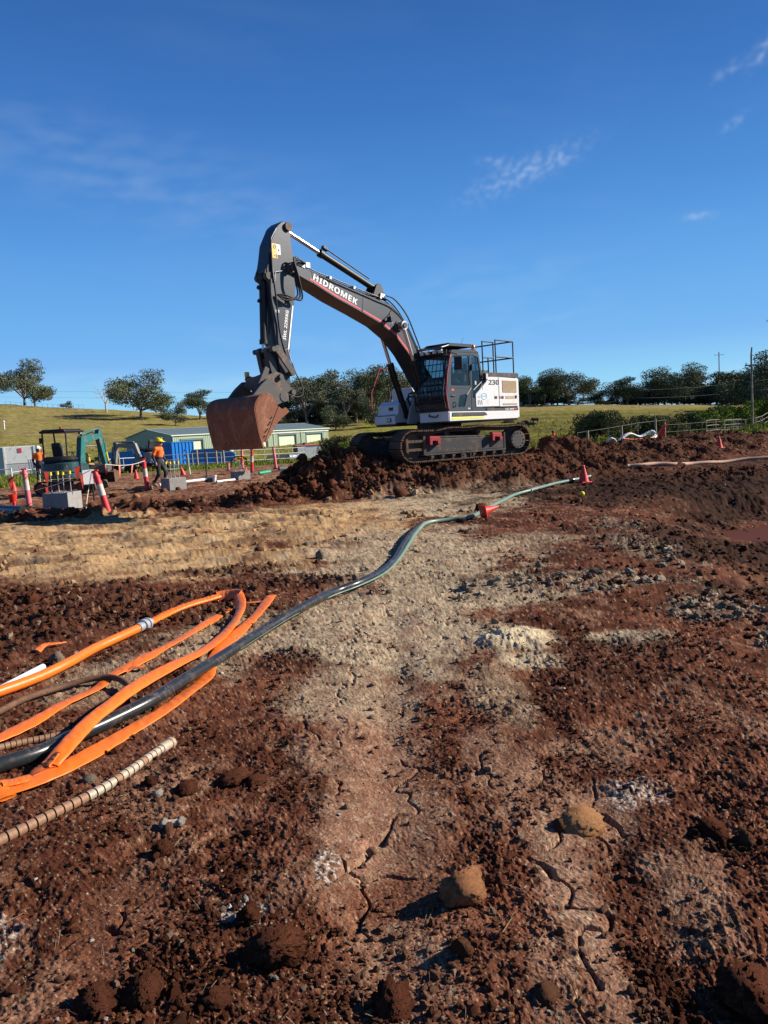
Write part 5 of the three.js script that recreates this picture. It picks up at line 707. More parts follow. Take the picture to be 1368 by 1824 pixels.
// ------------------------------------------------------------------ people
function person(label, p, turn, caps, helmetMat, headAt, headTilt, hands, scale = 1) {
  const N = 92, H = .98, cy = .93, mc = new MarchingCubes(N, M.cloth, false, false, 90000); mc.isolation = 0;
  const hs = N / 2, prim = caps.map(c => ({ a: V(...c[0]), b: V(...c[1]), ra: c[2], rb: c[3], col: c[4] }));
  const ba = V(0, 0, 0), pa = V(0, 0, 0);
  const dist = (q, c) => { ba.copy(c.b).sub(c.a); pa.copy(q).sub(c.a); const t = clamp(pa.dot(ba) / Math.max(1e-9, ba.lengthSq())); return pa.addScaledVector(ba, -t).length() - mix(c.ra, c.rb, t); };
  const q = V(0, 0, 0);
  for (let k = 0; k < N; k++) for (let j = 0; j < N; j++) for (let i = 0; i < N; i++) {
    q.set((i - hs) / hs * H, (j - hs) / hs * H + cy, (k - hs) / hs * H); if (Math.abs(q.z) > .42 || q.x < -.42 || q.x > .86) { mc.field[i + j * N + k * N * N] = -1; continue; }
    let s = 9; for (const c of prim) { const e = dist(q, c), kk = .035, h = clamp(.5 + .5 * (s - e) / kk); s = mix(s, e, h) - kk * h * (1 - h); } mc.field[i + j * N + k * N * N] = -s;
  }
  mc.update(); const n = mc.count, pos = new Float32Array(n * 3), nor = new Float32Array(n * 3), col = new Float32Array(n * 3);
  for (let i = 0; i < n; i++) {
    q.set(mc.positionArray[3 * i] * H, mc.positionArray[3 * i + 1] * H + cy, mc.positionArray[3 * i + 2] * H); pos.set([q.x, q.y, q.z], 3 * i);
    const e = .002; const f = v => { let s = 9; for (const c of prim) { const d = dist(v, c), h = clamp(.5 + .5 * (s - d) / .035); s = mix(s, d, h) - .035 * h * (1 - h); } return s; }; const f0 = f(q);
    const nn = V(f(V(q.x + e, q.y, q.z)) - f0, f(V(q.x, q.y + e, q.z)) - f0, f(V(q.x, q.y, q.z + e)) - f0).normalize(); nor.set([nn.x, nn.y, nn.z], 3 * i);
    let best = 9, bc = prim[0].col; for (const c of prim) { const d = dist(q, c); if (d < best) { best = d; bc = c.col; } } col.set(bc, 3 * i);
  }
  const g = new THREE.BufferGeometry(); g.setAttribute('position', new THREE.BufferAttribute(pos, 3)); g.setAttribute('normal', new THREE.BufferAttribute(nor, 3)); g.setAttribute('color', new THREE.BufferAttribute(col, 3));
  const parts = [g], SK = [.42, .23, .16];
  const tinted = (x, c) => { x = clean(x); const a = new Float32Array(x.attributes.position.count * 3); for (let i = 0; i < a.length; i += 3) a.set(c, i); x.setAttribute('color', new THREE.BufferAttribute(a, 3)); return x; };
  for (const [w, dir] of hands) { const W = V(...w), D = V(...dir).normalize(), S = V(0, 0, 1); for (let i = 0; i < 4; i++) { const o = W.clone().addScaledVector(D, .07).addScaledVector(V(1, 0, 0), (i - 1.5) * .019), m = o.clone().addScaledVector(D, .04 - Math.abs(i - 1.3) * .005), e = m.clone().addScaledVector(D, .03).add(V(0, 0, .012)); parts.push(tinted(bar(o, m, .009, .0085, 6), SK), tinted(bar(m, e, .0085, .007, 6), SK)); } const o = W.clone().addScaledVector(D, .02).add(V(.03, 0, 0)); parts.push(tinted(bar(o, o.clone().add(V(.025, 0, 0)).addScaledVector(D, .045), .010, .008, 6), SK)); }
  const t = thing('person', label, 'person', p, turn); t.scale.setScalar(scale);
  const body = new THREE.Mesh(boxUV(mergeGeometries(parts)), new THREE.MeshStandardMaterial({ vertexColors: true, roughness: .85, side: THREE.DoubleSide })); body.name = 'body'; body.castShadow = body.receiveShadow = true; t.add(body);
  if (helmetMat) { const h = V(...headAt); const hm = obj('hard_hat', [new THREE.SphereGeometry(.135, 20, 10, 0, 6.2832, 0, 1.55).scale(1.12, .98, .95), new THREE.CylinderGeometry(.165, .172, .016, 24).scale(1.12, 1, .92).translate(.03, .0, 0), rbox(.26, .03, .05, .0, .125, 0, .012), rbox(.12, .012, .2, .16, -.006, 0, .005)], helmetMat, t); hm.position.set(h.x, h.y + .045, h.z); hm.rotation.z = headTilt; }
  return t;
}
const CO = { o: [.64, .125, .01], n: [.017, .022, .05], k: [.011, .012, .015], b: [.25, .14, .07], s: [.35, .19, .13], h: [.04, .025, .016] };
const headCaps = (x, y, z, f = 1) => [[[x - .01, y - .13, z], [x, y - .04, z], .055, .06, CO.s], [[x - .015, y + .03, z], [x + .0, y + .0, z], .10, .095, CO.s], [[x + .03 * f, y - .03, z], [x + .045 * f, y - .07, z], .07, .055, CO.s], [[x + .095 * f, y + .0, z], [x + .118 * f, y - .028, z], .012, .016, CO.s], [[x, y - .0, z - .095], [x, y - .03, z - .09], .02, .014, CO.s], [[x, y - .0, z + .095], [x, y - .03, z + .09], .02, .014, CO.s], [[x + .094 * f, y + .018, z - .035], [x + .094 * f, y + .018, z - .033], .013, .013, CO.h], [[x + .094 * f, y + .018, z + .035], [x + .094 * f, y + .018, z + .033], .013, .013, CO.h], [[x + .092 * f, y - .062, z - .022], [x + .092 * f, y - .062, z + .022], .009, .009, [.28, .10, .08]], [[x - .06 * f, y + .02, z], [x - .05 * f, y - .05, z], .075, .06, CO.h]];
const torsoCaps = (lo, mid, hi, sh) => [[lo, mid, .145, .15, CO.n], [[lo[0], lo[1], lo[2] - .06], [lo[0], lo[1], lo[2] + .06], .125, .125, CO.k], [mid, hi, .152, .16, CO.o], [[hi[0], hi[1] + .05, hi[2] - sh], [hi[0], hi[1] + .05, hi[2] + sh], .085, .085, CO.o], [[hi[0], hi[1] + .1, hi[2]], [hi[0] + .01, hi[1] + .15, hi[2]], .07, .06, CO.n]];
const armCaps = (s, e, w) => { const m = [mix(s[0], e[0], .75), mix(s[1], e[1], .75), mix(s[2], e[2], .75)]; const d = V(w[0] - e[0], w[1] - e[1], w[2] - e[2]).normalize(); return [[s, m, .072, .06, CO.o], [m, e, .06, .055, CO.n], [e, w, .054, .042, CO.n], [w, [w[0] + d.x * .08, w[1] + d.y * .08, w[2] + d.z * .08], .034, .038, CO.s]]; };
const legCaps = (h, k, a, toe) => [[h, k, .10, .072, CO.k], [k, a, .07, .05, CO.k], [[a[0], a[1] + .06, a[2]], a, .058, .058, CO.b], [[a[0], a[1] - .03, a[2]], toe, .055, .045, CO.b]];
{
  const P1 = hit(287, 869);
  person('worker in yellow hard hat and orange-navy shirt walking past the concrete block', P1, -.25, [...torsoCaps([0, .97, 0], [.01, 1.17, 0], [.03, 1.38, 0], .15), ...headCaps(.08, 1.64, 0), ...armCaps([.02, 1.43, .2], [-.07, 1.16, .27], [.02, .94, .27]), ...armCaps([.02, 1.43, -.2], [.02, 1.15, -.26], [.17, .96, -.24]), ...legCaps([0, .93, -.09], [.20, .55, -.10], [.10, .11, -.10], [.28, .045, -.10]), ...legCaps([0, .93, .09], [.02, .50, .10], [-.22, .16, .10], [-.10, .05, .10])], M.helmetY, [.08, 1.68, 0], -.12, [[[.02, .94, .27], [.15, -.85, 0]], [[.17, .96, -.24], [.5, -.7, 0]]]);
  const P2 = hit(75, 862); P2.copy(stand(74, 36));
  person('far worker in white hard hat and orange shirt standing by the grass', P2, Math.PI / 2 + .3, [...torsoCaps([0, .97, 0], [0, 1.17, 0], [.0, 1.38, 0], .15), ...headCaps(.02, 1.64, 0), ...armCaps([0, 1.43, .2], [.02, 1.16, .27], [.12, .96, .22]), ...armCaps([0, 1.43, -.2], [.02, 1.15, -.27], [.12, .96, -.22]), ...legCaps([0, .93, -.09], [.03, .5, -.11], [0, .10, -.12], [.17, .045, -.13]), ...legCaps([0, .93, .09], [.03, .5, .11], [-.02, .10, .12], [.15, .045, .13])], M.helmetW, [.02, 1.68, 0], 0, [[[.12, .96, .22], [.4, -.8, 0]], [[.12, .96, -.22], [.4, -.8, 0]]]);
  // operator on the excavator's seat
  const ex = scene.getObjectByName('excavator'); ex.updateMatrixWorld(true); const at = V(.12, 1.30, -.85).applyMatrix4(ex.matrixWorld);
  person('machine operator in orange shirt seated inside the excavator cab', at, ex.rotation.y, [...torsoCaps([-.02, .62, 0], [-.04, .82, 0], [-.05, 1.02, 0], .15), ...headCaps(0, 1.28, 0), ...armCaps([-.04, 1.07, .2], [.10, .80, .29], [.36, .86, .30]), ...armCaps([-.04, 1.07, -.2], [.10, .80, -.29], [.36, .86, -.30]), ...legCaps([0, .62, -.1], [.46, .66, -.12], [.56, .22, -.12], [.72, .15, -.12]), ...legCaps([0, .62, .1], [.46, .66, .12], [.56, .22, .12], [.72, .15, .12])], null, [0, 1.3, 0], 0, [[[.36, .86, .30], [.5, .5, 0]], [[.36, .86, -.30], [.5, .5, 0]]]);
}
// ------------------------------------------------------------------ cones, bollards, blocks
const coneShape = ready([new THREE.LatheGeometry([[.135, .035], [.128, .06], [.028, .44], [.024, .46], [.016, .46], [.018, .44], [.11, .06]].map(p => new THREE.Vector2(...p)), 24), rbox(.31, .035, .31, 0, .0175, 0, .012)]);
function cone(px, py, label, { d, tilt = 0, az = 0, s = 1, lift = 0, mat = M.coneRed } = {}) { const p = d ? stand(px, d) : hit(px, py), t = thing('traffic_cone', label, 'cone', p, .4); const b = obj('cone_body', coneShape, mat, t); t.scale.setScalar(s); t.rotation.set(Math.sin(az) * tilt, .4, Math.cos(az) * tilt, 'YXZ'); t.position.y += lift; return t; }
cone(1040, 860, 'orange traffic cone standing at the far end of the poly pipe', { d: 19.2 });
cone(1281, 822, 'orange traffic cone behind the brown hose on the dark mound', { d: 29 });
{ const c = cone(862, 928, 'fallen orange traffic cone lying on its side by the green pipe', { d: 12.9 }); c.scale.setScalar(.72); c.rotation.set(0, .4, -Math.PI / 2 + .2, 'YXZ'); c.position.add(V(-.02, .11, 0)); }
cone(25, 870, 'small red cone standing by the flagged rope near the grass', { d: 31 }); cone(243, 849, 'small red cone in the yard behind the walking worker', { d: 36 });
cone(327, 845, 'leaning orange cone behind the bolts of the concrete block', { d: 37, tilt: .22 }); cone(80, 866, 'leaning red cone at the rear of the teal excavator', { d: 31, tilt: .3, s: .9 });
{ const p = hit(1037, 884); tag(obj('marker_ball', [new THREE.SphereGeometry(.055, 16, 12).translate(p.x, p.y + .06, p.z), bar(V(p.x, p.y, p.z), V(p.x, p.y + .03, p.z), .03, .03, 10)], M.yellowCap), 'small yellow cap lying below the standing cone', 'cap'); }
function bollard(px, py, tx, ty, mats, label, d) {   // foot and head pixels
  const p = d ? stand(px, d) : hit(px, py), h = 1.13, t = thing('bollard', label, 'bollard', p), R = .075; const dx = (tx - px) * -p.z / F + .004 * 0, lean = Math.atan2(dx + h * .0577, h); t.rotation.z = -lean;
  obj('rubber_base', [new THREE.CylinderGeometry(.17, .2, .05, 8).translate(0, .025, 0)], M.rubber, t);
  obj('post', [bar(V(0, .04, 0), V(0, .95, 0), R * 1.05, R * .95, 20), bar(V(0, .95, 0), V(0, 1.0, 0), R * 1.1, R * 1.1, 20), bar(V(0, 1.0, 0), V(0, 1.10, 0), R * .8, R * .7, 16), rbox(.17, .05, .06, 0, 1.11, 0, .02)], mats[0], t);
  obj('reflective_band', bar(V(0, .50, 0), V(0, .78, 0), R * 1.03, R * 1.01, 20), mats[1], t); return t;
}
bollard(53, 904, 46, 834, [M.bollardPink, M.bollardWhite], 'faded pink bollard with a peeling band holding the flagged rope');
bollard(194, 915, 171, 829, [M.bollardRed, M.bollardWhite], 'leaning red and white bollard next to the white sign sheet');
bollard(263, 874, 257, 819, [M.bollardRed, M.bollardWhite], 'red and white bollard beside the walking worker');
bollard(449, 846, 449, 807, [M.bollardRed, M.bollardWhite], 'upright red bollard right of the draped concrete block', 36); bollard(492, 841, 487, 803, [M.bollardPink, M.bollardPink], 'leaning pink bollard beyond the green pipe', 38); bollard(432, 836, 431, 808, [M.bollardPink, M.bollardPink], 'pink bollard half hidden behind the draped concrete block', 42); { const b = bollard(407, 838, 407, 828, [M.bollardPink, M.bollardPink], 'short pink stub bollard in the yard below the bucket', 41); b.scale.set(.9, .35, .9); }
function footing(px, py, d, w, label, turn, extra) {
  const p = d ? stand(px, d) : hit(px, py), t = thing('concrete_footing', label, 'concrete block', p, turn);
  obj('block', rbox(w, w * .66, w, 0, w * .28, 0, .012), M.concrete, t); const top = w * .61;
  for (const [x, z] of [[-1, -1], [1, -1], [-1, 1], [1, 1]]) { const b = obj('anchor_bolt', [bar(V(x * w * .24, top - .02, z * w * .24), V(x * w * .24, top + .52, z * w * .24), .012), bar(V(x * w * .24, top, z * w * .24), V(x * w * .24, top + .03, z * w * .24), .022)], M.galv, t); obj('bolt_cap', bar(V(x * w * .24, top + .48, z * w * .24), V(x * w * .24, top + .57, z * w * .24), .042, .042, 12), M.yellowCap, b); }
  obj('template_plate', box(w * .62, .012, w * .62, 0, top + .30, 0), extra || M.galv, t); return t;
}
footing(113, 905, 20.6, .74, 'concrete footing block with yellow-capped bolts before the teal excavator', -.12, M.black);
footing(310, 872, 26, .64, 'concrete footing block with yellow-capped bolts beside the white pipe', .75);
const drapedBlock = footing(429, 853, 30.5, .58, 'concrete footing block with an orange jacket draped over its bolts', .75);
{ const t = thing('work_jacket', 'orange and black jacket draped over the bolts of a concrete block', 'jacket', drapedBlock.position.clone().add(V(0, .30, 0)), .1);
  const drape = (w, pts, seed) => { const c = new THREE.CatmullRomCurve3(pts.map(p => V(...p))), pos = [], idx = [], S = 22, K = 9; for (let i = 0; i <= S; i++) { const p = c.getPoint(i / S), T = c.getTangent(i / S), s = T.clone().cross(V(.15, .1, 1)).normalize().cross(T).normalize(); for (let j = 0; j < K; j++) { const u = j / (K - 1) - .5, q = p.clone().addScaledVector(s, u * w * (1 + .2 * n2(i * .3, seed))).add(V(.03 * n3(i * .35, j * .6, seed), .03 * n3(i * .4, j * .7, seed + 5), .03 * n3(i * .3, j * .5, seed + 9))); pos.push(q.x, q.y, q.z); if (i < S && j < K - 1) { const a = i * K + j; idx.push(a, a + 1, a + K, a + 1, a + K + 1, a + K); } } } const g = new THREE.BufferGeometry(); g.setAttribute('position', new THREE.Float32BufferAttribute(pos, 3)); g.setIndex(idx); g.computeVertexNormals(); return g; };
  obj('dark_panel', drape(.5, [[-.34, .45, .1], [-.2, .62, .05], [0, .66, .0], [.18, .62, 0], [.3, .5, 0]], 3), M.pants, t); obj('orange_sleeve', drape(.22, [[-.05, .62, .2], [.08, .60, .22], [.2, .42, .25], [.27, .2, .3], [.30, .02, .32]], 8), M.cloth, t); obj('orange_collar', drape(.2, [[-.3, .52, .2], [-.2, .56, .25], [-.1, .5, .26]], 12), M.cloth, t); }
// flagged ropes
function bunting(label, pts, flags) {
  const t = thing('flag_rope', label, 'flag rope'), P = pts.map(([x, y, d]) => atDepth(x, y, d)), c = new THREE.CatmullRomCurve3(P, false, 'centripetal'); obj('rope', new THREE.TubeGeometry(c, 60, .010, 5), M.rope, t);
  for (const [fx, fy, s, lean = 0] of flags) { let best = 9e9, bp = P[0], bt = 0; for (let i = 0; i <= 400; i++) { const p = c.getPointAt(i / 400), q = p.clone().sub(camera.position), z = q.dot(camF), x = PW / 2 + F * q.dot(camR) / z; if (Math.abs(x - fx) < best) { best = Math.abs(x - fx); bp = p; bt = i / 400; } } const T = c.getTangentAt(bt); T.y *= .6; T.normalize(); const w = .11 * s, h = .30 * s; const g = new THREE.BufferGeometry(), A = bp.clone().addScaledVector(T, -w), B = bp.clone().addScaledVector(T, w), D = bp.clone().add(V(lean * .12, -h, .05)), E = A.clone().lerp(D, .5).add(V(0, 0, .02)), G = B.clone().lerp(D, .5).add(V(0, 0, -.02)); g.setAttribute('position', new THREE.Float32BufferAttribute([...A.toArray(), ...B.toArray(), ...E.toArray(), ...B.toArray(), ...G.toArray(), ...E.toArray(), ...E.toArray(), ...G.toArray(), ...D.toArray()], 3)); g.computeVertexNormals(); obj('flag', g, M.flag, t); }
}
bunting('upper rope with orange-red flags tied from the pink bollard to the sign post', [[-30, 868, 22], [0, 858, 22], [41, 841, 22], [47, 839, 21.9], [90, 840, 21], [130, 834, 20.2], [160, 824, 19.7], [172, 828, 18.4]], [[19, 850, 1.1], [82, 840, 1.3, .3], [137, 832, 1.25]]);
bunting('rope with small flags from the leaning bollard to the bollard by the worker', [[172, 828, 18.4], [187, 827, 19.5], [213, 829, 22], [237, 827, 24], [257, 821, 25.9]], [[187, 827, 1.0, .3], [213, 829, 1.2], [236, 827, 1.1, -.4]]);
bunting('lower sagging rope with two red flags before the teal excavator', [[62, 874, 24], [83, 868, 23], [110, 860, 22], [146, 845, 20.5], [160, 838, 19.8]], [[83, 868, 1.2, .2], [145, 845, 1.35, .2]]);
bunting('thin rope hanging from the sign post down to the dug earth', [[163, 840, 19.4], [159, 865, 18.8], [155, 890, 18.2], [153, 912, 17.6]], [[154, 904, .6]]);
{ const b = hit(168, 891), t = thing('sign_post', 'white sign sheet hung on a dark star picket with a yellow cap', 'sign', b, .55); t.rotation.z = .03;
  obj('picket', [bar(V(0, -.05, 0), V(0, 1.26, 0), .018, .018, 6), box(.05, 1.2, .006, 0, .6, 0)], M.black, t); obj('cap', [bar(V(0, 1.22, 0), V(0, 1.34, 0), .04, .035, 12)], M.yellowCap, t); const s = obj('sheet', [rbox(.34, .44, .006, -.08, .75, .03, .003), rbox(.12, .40, .006, .14, .72, .02, .003, 0, .4)], M.whitePipe, t); obj('sheet_mark', box(.04, .3, .004, .075, .72, .037), M.decalRed, s); obj('tie', [box(.16, .05, .06, .06, 1.14, .02, 0, 0, -.15)], M.decalAmber, t); }
{ const p = hit(24, 897), t = thing('bucket', 'red plastic bucket standing in the dirt by the dark pipe', 'bucket', p); obj('pail', new THREE.LatheGeometry([[.0, .01], [.10, .01], [.135, .28], [.145, .28], [.145, .29], [.13, .29], [.095, .02]].map(q => new THREE.Vector2(...q)), 20), M.coneRed, t); obj('handle', new THREE.TorusGeometry(.14, .005, 4, 16, Math.PI).translate(0, .27, 0), M.galv, t); }
{ const p = hit(26, 905); tag(obj('marker_stub', [bar(V(p.x, p.y - .05, p.z), V(p.x + .01, p.y + .14, p.z), .05, .045, 12), new THREE.SphereGeometry(.045, 12, 6).translate(p.x + .01, p.y + .14, p.z)], M.bollardRed), 'stubby orange-red marker below the red bucket', 'marker'); }
{ const a = hit(-30, 911), b = hit(42, 913); a.y += .1; b.y += .08; tag(obj('drain_pipe', [bar(a, b, .11, .11, 20), bar(a.clone().add(V(0, -.02, .3)), b.clone().add(V(-.1, -.05, .3)), .09, .09, 18)], M.polyBlack), 'dark plastic drain pipes lying in the dirt below the pink bollard', 'pipe'); }
// pipework in the trench
{ const t = thing('drain_line', 'white drain pipe with a grey joint and open tee lying beyond the trench', 'pipe'); const p = (x, y, l = .07) => { const q = hit(x, y); q.y += l; return q; };
  obj('pipe_length', bar(p(284, 867), p(364, 859), .062, .062, 16), M.whitePipe, t); obj('joint', bar(p(363, 859), p(378, 857), .068, .068, 16), new THREE.MeshStandardMaterial({ color: new THREE.Color(.12, .17, .22), roughness: .5 }), t); const e = p(382, 858, .0); obj('tee', [bar(e, e.clone().add(V(.02, .26, 0)), .075, .075, 16), bar(e.clone().add(V(.02, .22, 0)), e.clone().add(V(.02, .28, 0)), .09, .09, 16)], M.whitePipe, t); obj('pipe_length', bar(p(386, 861), p(418, 857), .05, .05, 14), M.whitePipe, t); }
{ const a = stand(462, 33), b = stand(482, 33.4); a.y += .09; b.y += .11; tag(obj('green_pipe', [bar(a, b, .075, .075, 18)], M.greenPipe), 'short bright green pipe lying near the pink bollard', 'pipe'); const c = stand(497, 36), d = stand(514, 36.3); c.y += .08; d.y += .08; tag(obj('grey_pipe', [bar(c, d, .11, .11, 18)], plain(.10, .12, .11, .6)), 'dark grey-green pipe piece lying right of the leaning pink bollard', 'pipe'); }
{ const b = stand(368, 34), t = thing('steel_post', 'tall thin dark post standing upright below the excavator bucket', 'post', b); t.rotation.z = -.01; obj('shaft', [bar(V(0, -.05, 0), V(0, 1.32, 0), .028, .025, 10)], M.black, t); obj('foot', bar(V(0, 0, 0), V(0, .04, 0), .12, .10, 12), M.trackSteel, t); }
{ const b = stand(339, 38); tag(obj('marker_peg', [bar(b.clone().add(V(0, -.05, 0)), b.clone().add(V(-.03, .38, 0)), .035, .03, 8)], M.whitePipe), 'small white peg standing behind the concrete block', 'peg'); }
{ const t = thing('timber_pile', 'loose pile of dark boards at the walking worker\'s feet', 'timber', hit(248, 874), .1); for (let i = 0; i < 5; i++) obj('board', box(.9 - i * .08, .035, .14, .05 * i, .03 + i * .032, -.12 + .06 * i, 0, .1 * (i % 3) - .1, 0), i % 2 ? M.timber : M.frame, t); }
{ const a = hit(212, 905); tag(obj('plank', box(.62, .05, .12, a.x + .2, a.y + .10, a.z, 0, .3, .45), M.rustHose), 'dark plank leaning out of the dug earth', 'plank'); }
stone(243, 888, 14, 14, STONE.orange, 'pinkish square stone left of the trench', 'stone', null, 1);
for (const [x, y, w, h, v] of [[125, 915, 30, 16, 0], [150, 918, 26, 14, 1], [225, 898, 22, 12, 2], [292, 878, 14, 10, 3], [318, 874, 10, 10, 0], [455, 875, 20, 14, 1], [430, 885, 24, 14, 2], [95, 920, 34, 14, 3], [205, 886, 20, 12, 1], [165, 905, 18, 14, 2]]) stone(x, y, w, h, STONE.brown, 'brown lump on the dug edge about the bollards', 'clod', 'lumps on the dug edge', v, 'dirt_clod');
// brown hose, white hose heap and orange netting on the far mound
tag(obj('suction_hose', sweep([[1118, 834], [1140, 831], [1170, 829.5], [1201, 828], [1230, 828], [1262, 827], [1293, 825], [1327, 821], [1352, 819.5], [1400, 817]].map(([x, y]) => { const p = hit(x, y); p.y += .05; return p; }), .055, .055, { seg: 80, n: 10 }), M.brownHose), 'brown hose lying along the foot of the dark mound behind the cone', 'hose');
{ const t = thing('hose_heap', 'coil of white flat hose dumped on top of the spoil mound', 'hose'); const P = (x, y, d, l) => { const p = stand(x, d); p.y += l; return p; };
  obj('white_hose', sweep([P(1103, 784, 27.5, .06), P(1120, 780, 27.7, .16), P(1140, 780, 27.9, .12), P(1155, 777, 28, .24), P(1163, 776, 28, .26), P(1166, 782, 28, .10), P(1160, 786, 27.8, .05)], .10, .045, { seg: 60, wrinkle: .4 }), M.whitePipe, t); obj('white_hose', sweep([P(1082, 782, 27.2, .12), P(1090, 783, 27.2, .18), P(1096, 786, 27.3, .05)], .09, .04, { seg: 24, wrinkle: .4, seed: 3 }), M.whitePipe, t); obj('orange_strip', sweep([P(1110, 788, 27.2, .05), P(1128, 787, 27.3, .09), P(1145, 788, 27.4, .05)], .05, .02, { seg: 30, wrinkle: .6, seed: 5 }), M.flag, t); }
{ const t = thing('flag_tangle', 'tangle of orange-red flags and rope hanging from a timber stake', 'flag rope', stand(1176, 29)); const q = (x, y) => atDepth(x, y, 29).sub(t.position); obj('stake', [bar(q(1185, 784), q(1184, 752), .03, .03, 6)], M.timber, t); obj('rope', tube([q(1164, 780), q(1175, 768), q(1185, 752)], .012, 16, 5), M.rope, t); const rnd = mulberry(61); for (let i = 0; i < 13; i++) { const k = i / 13, x = i % 2 ? mix(1172, 1186, k) : 1175 + 8 * rnd(), y = i % 2 ? mix(776, 752, k) : mix(786, 756, rnd()), o = q(x, y); const g = new THREE.BufferGeometry(); g.setAttribute('position', new THREE.Float32BufferAttribute([o.x - .07, o.y, o.z, o.x + .08, o.y + .03, o.z + .04, o.x + .02 - .1 * rnd(), o.y - .2, o.z + .03], 3)); g.computeVertexNormals(); obj('flag', g, M.flag, t); } }
{ const p = stand(1360, 39), t = thing('sheet_stack', 'stack of grey steel sheets lying on the grass beyond the mound', 'steel stack', p, -.15); for (let i = 0; i < 4; i++) obj('sheet', box(2.6, .07, 1.1, .04 * i, .12 + i * .085, .02 * i), M.galv, t); obj('dark_lid', box(1.7, .10, .9, .5, .50, -.2), M.frame, t); for (const x of [-.9, .9]) obj('bearer', box(.1, .09, 1.1, x, .045, 0), M.timber, t); }
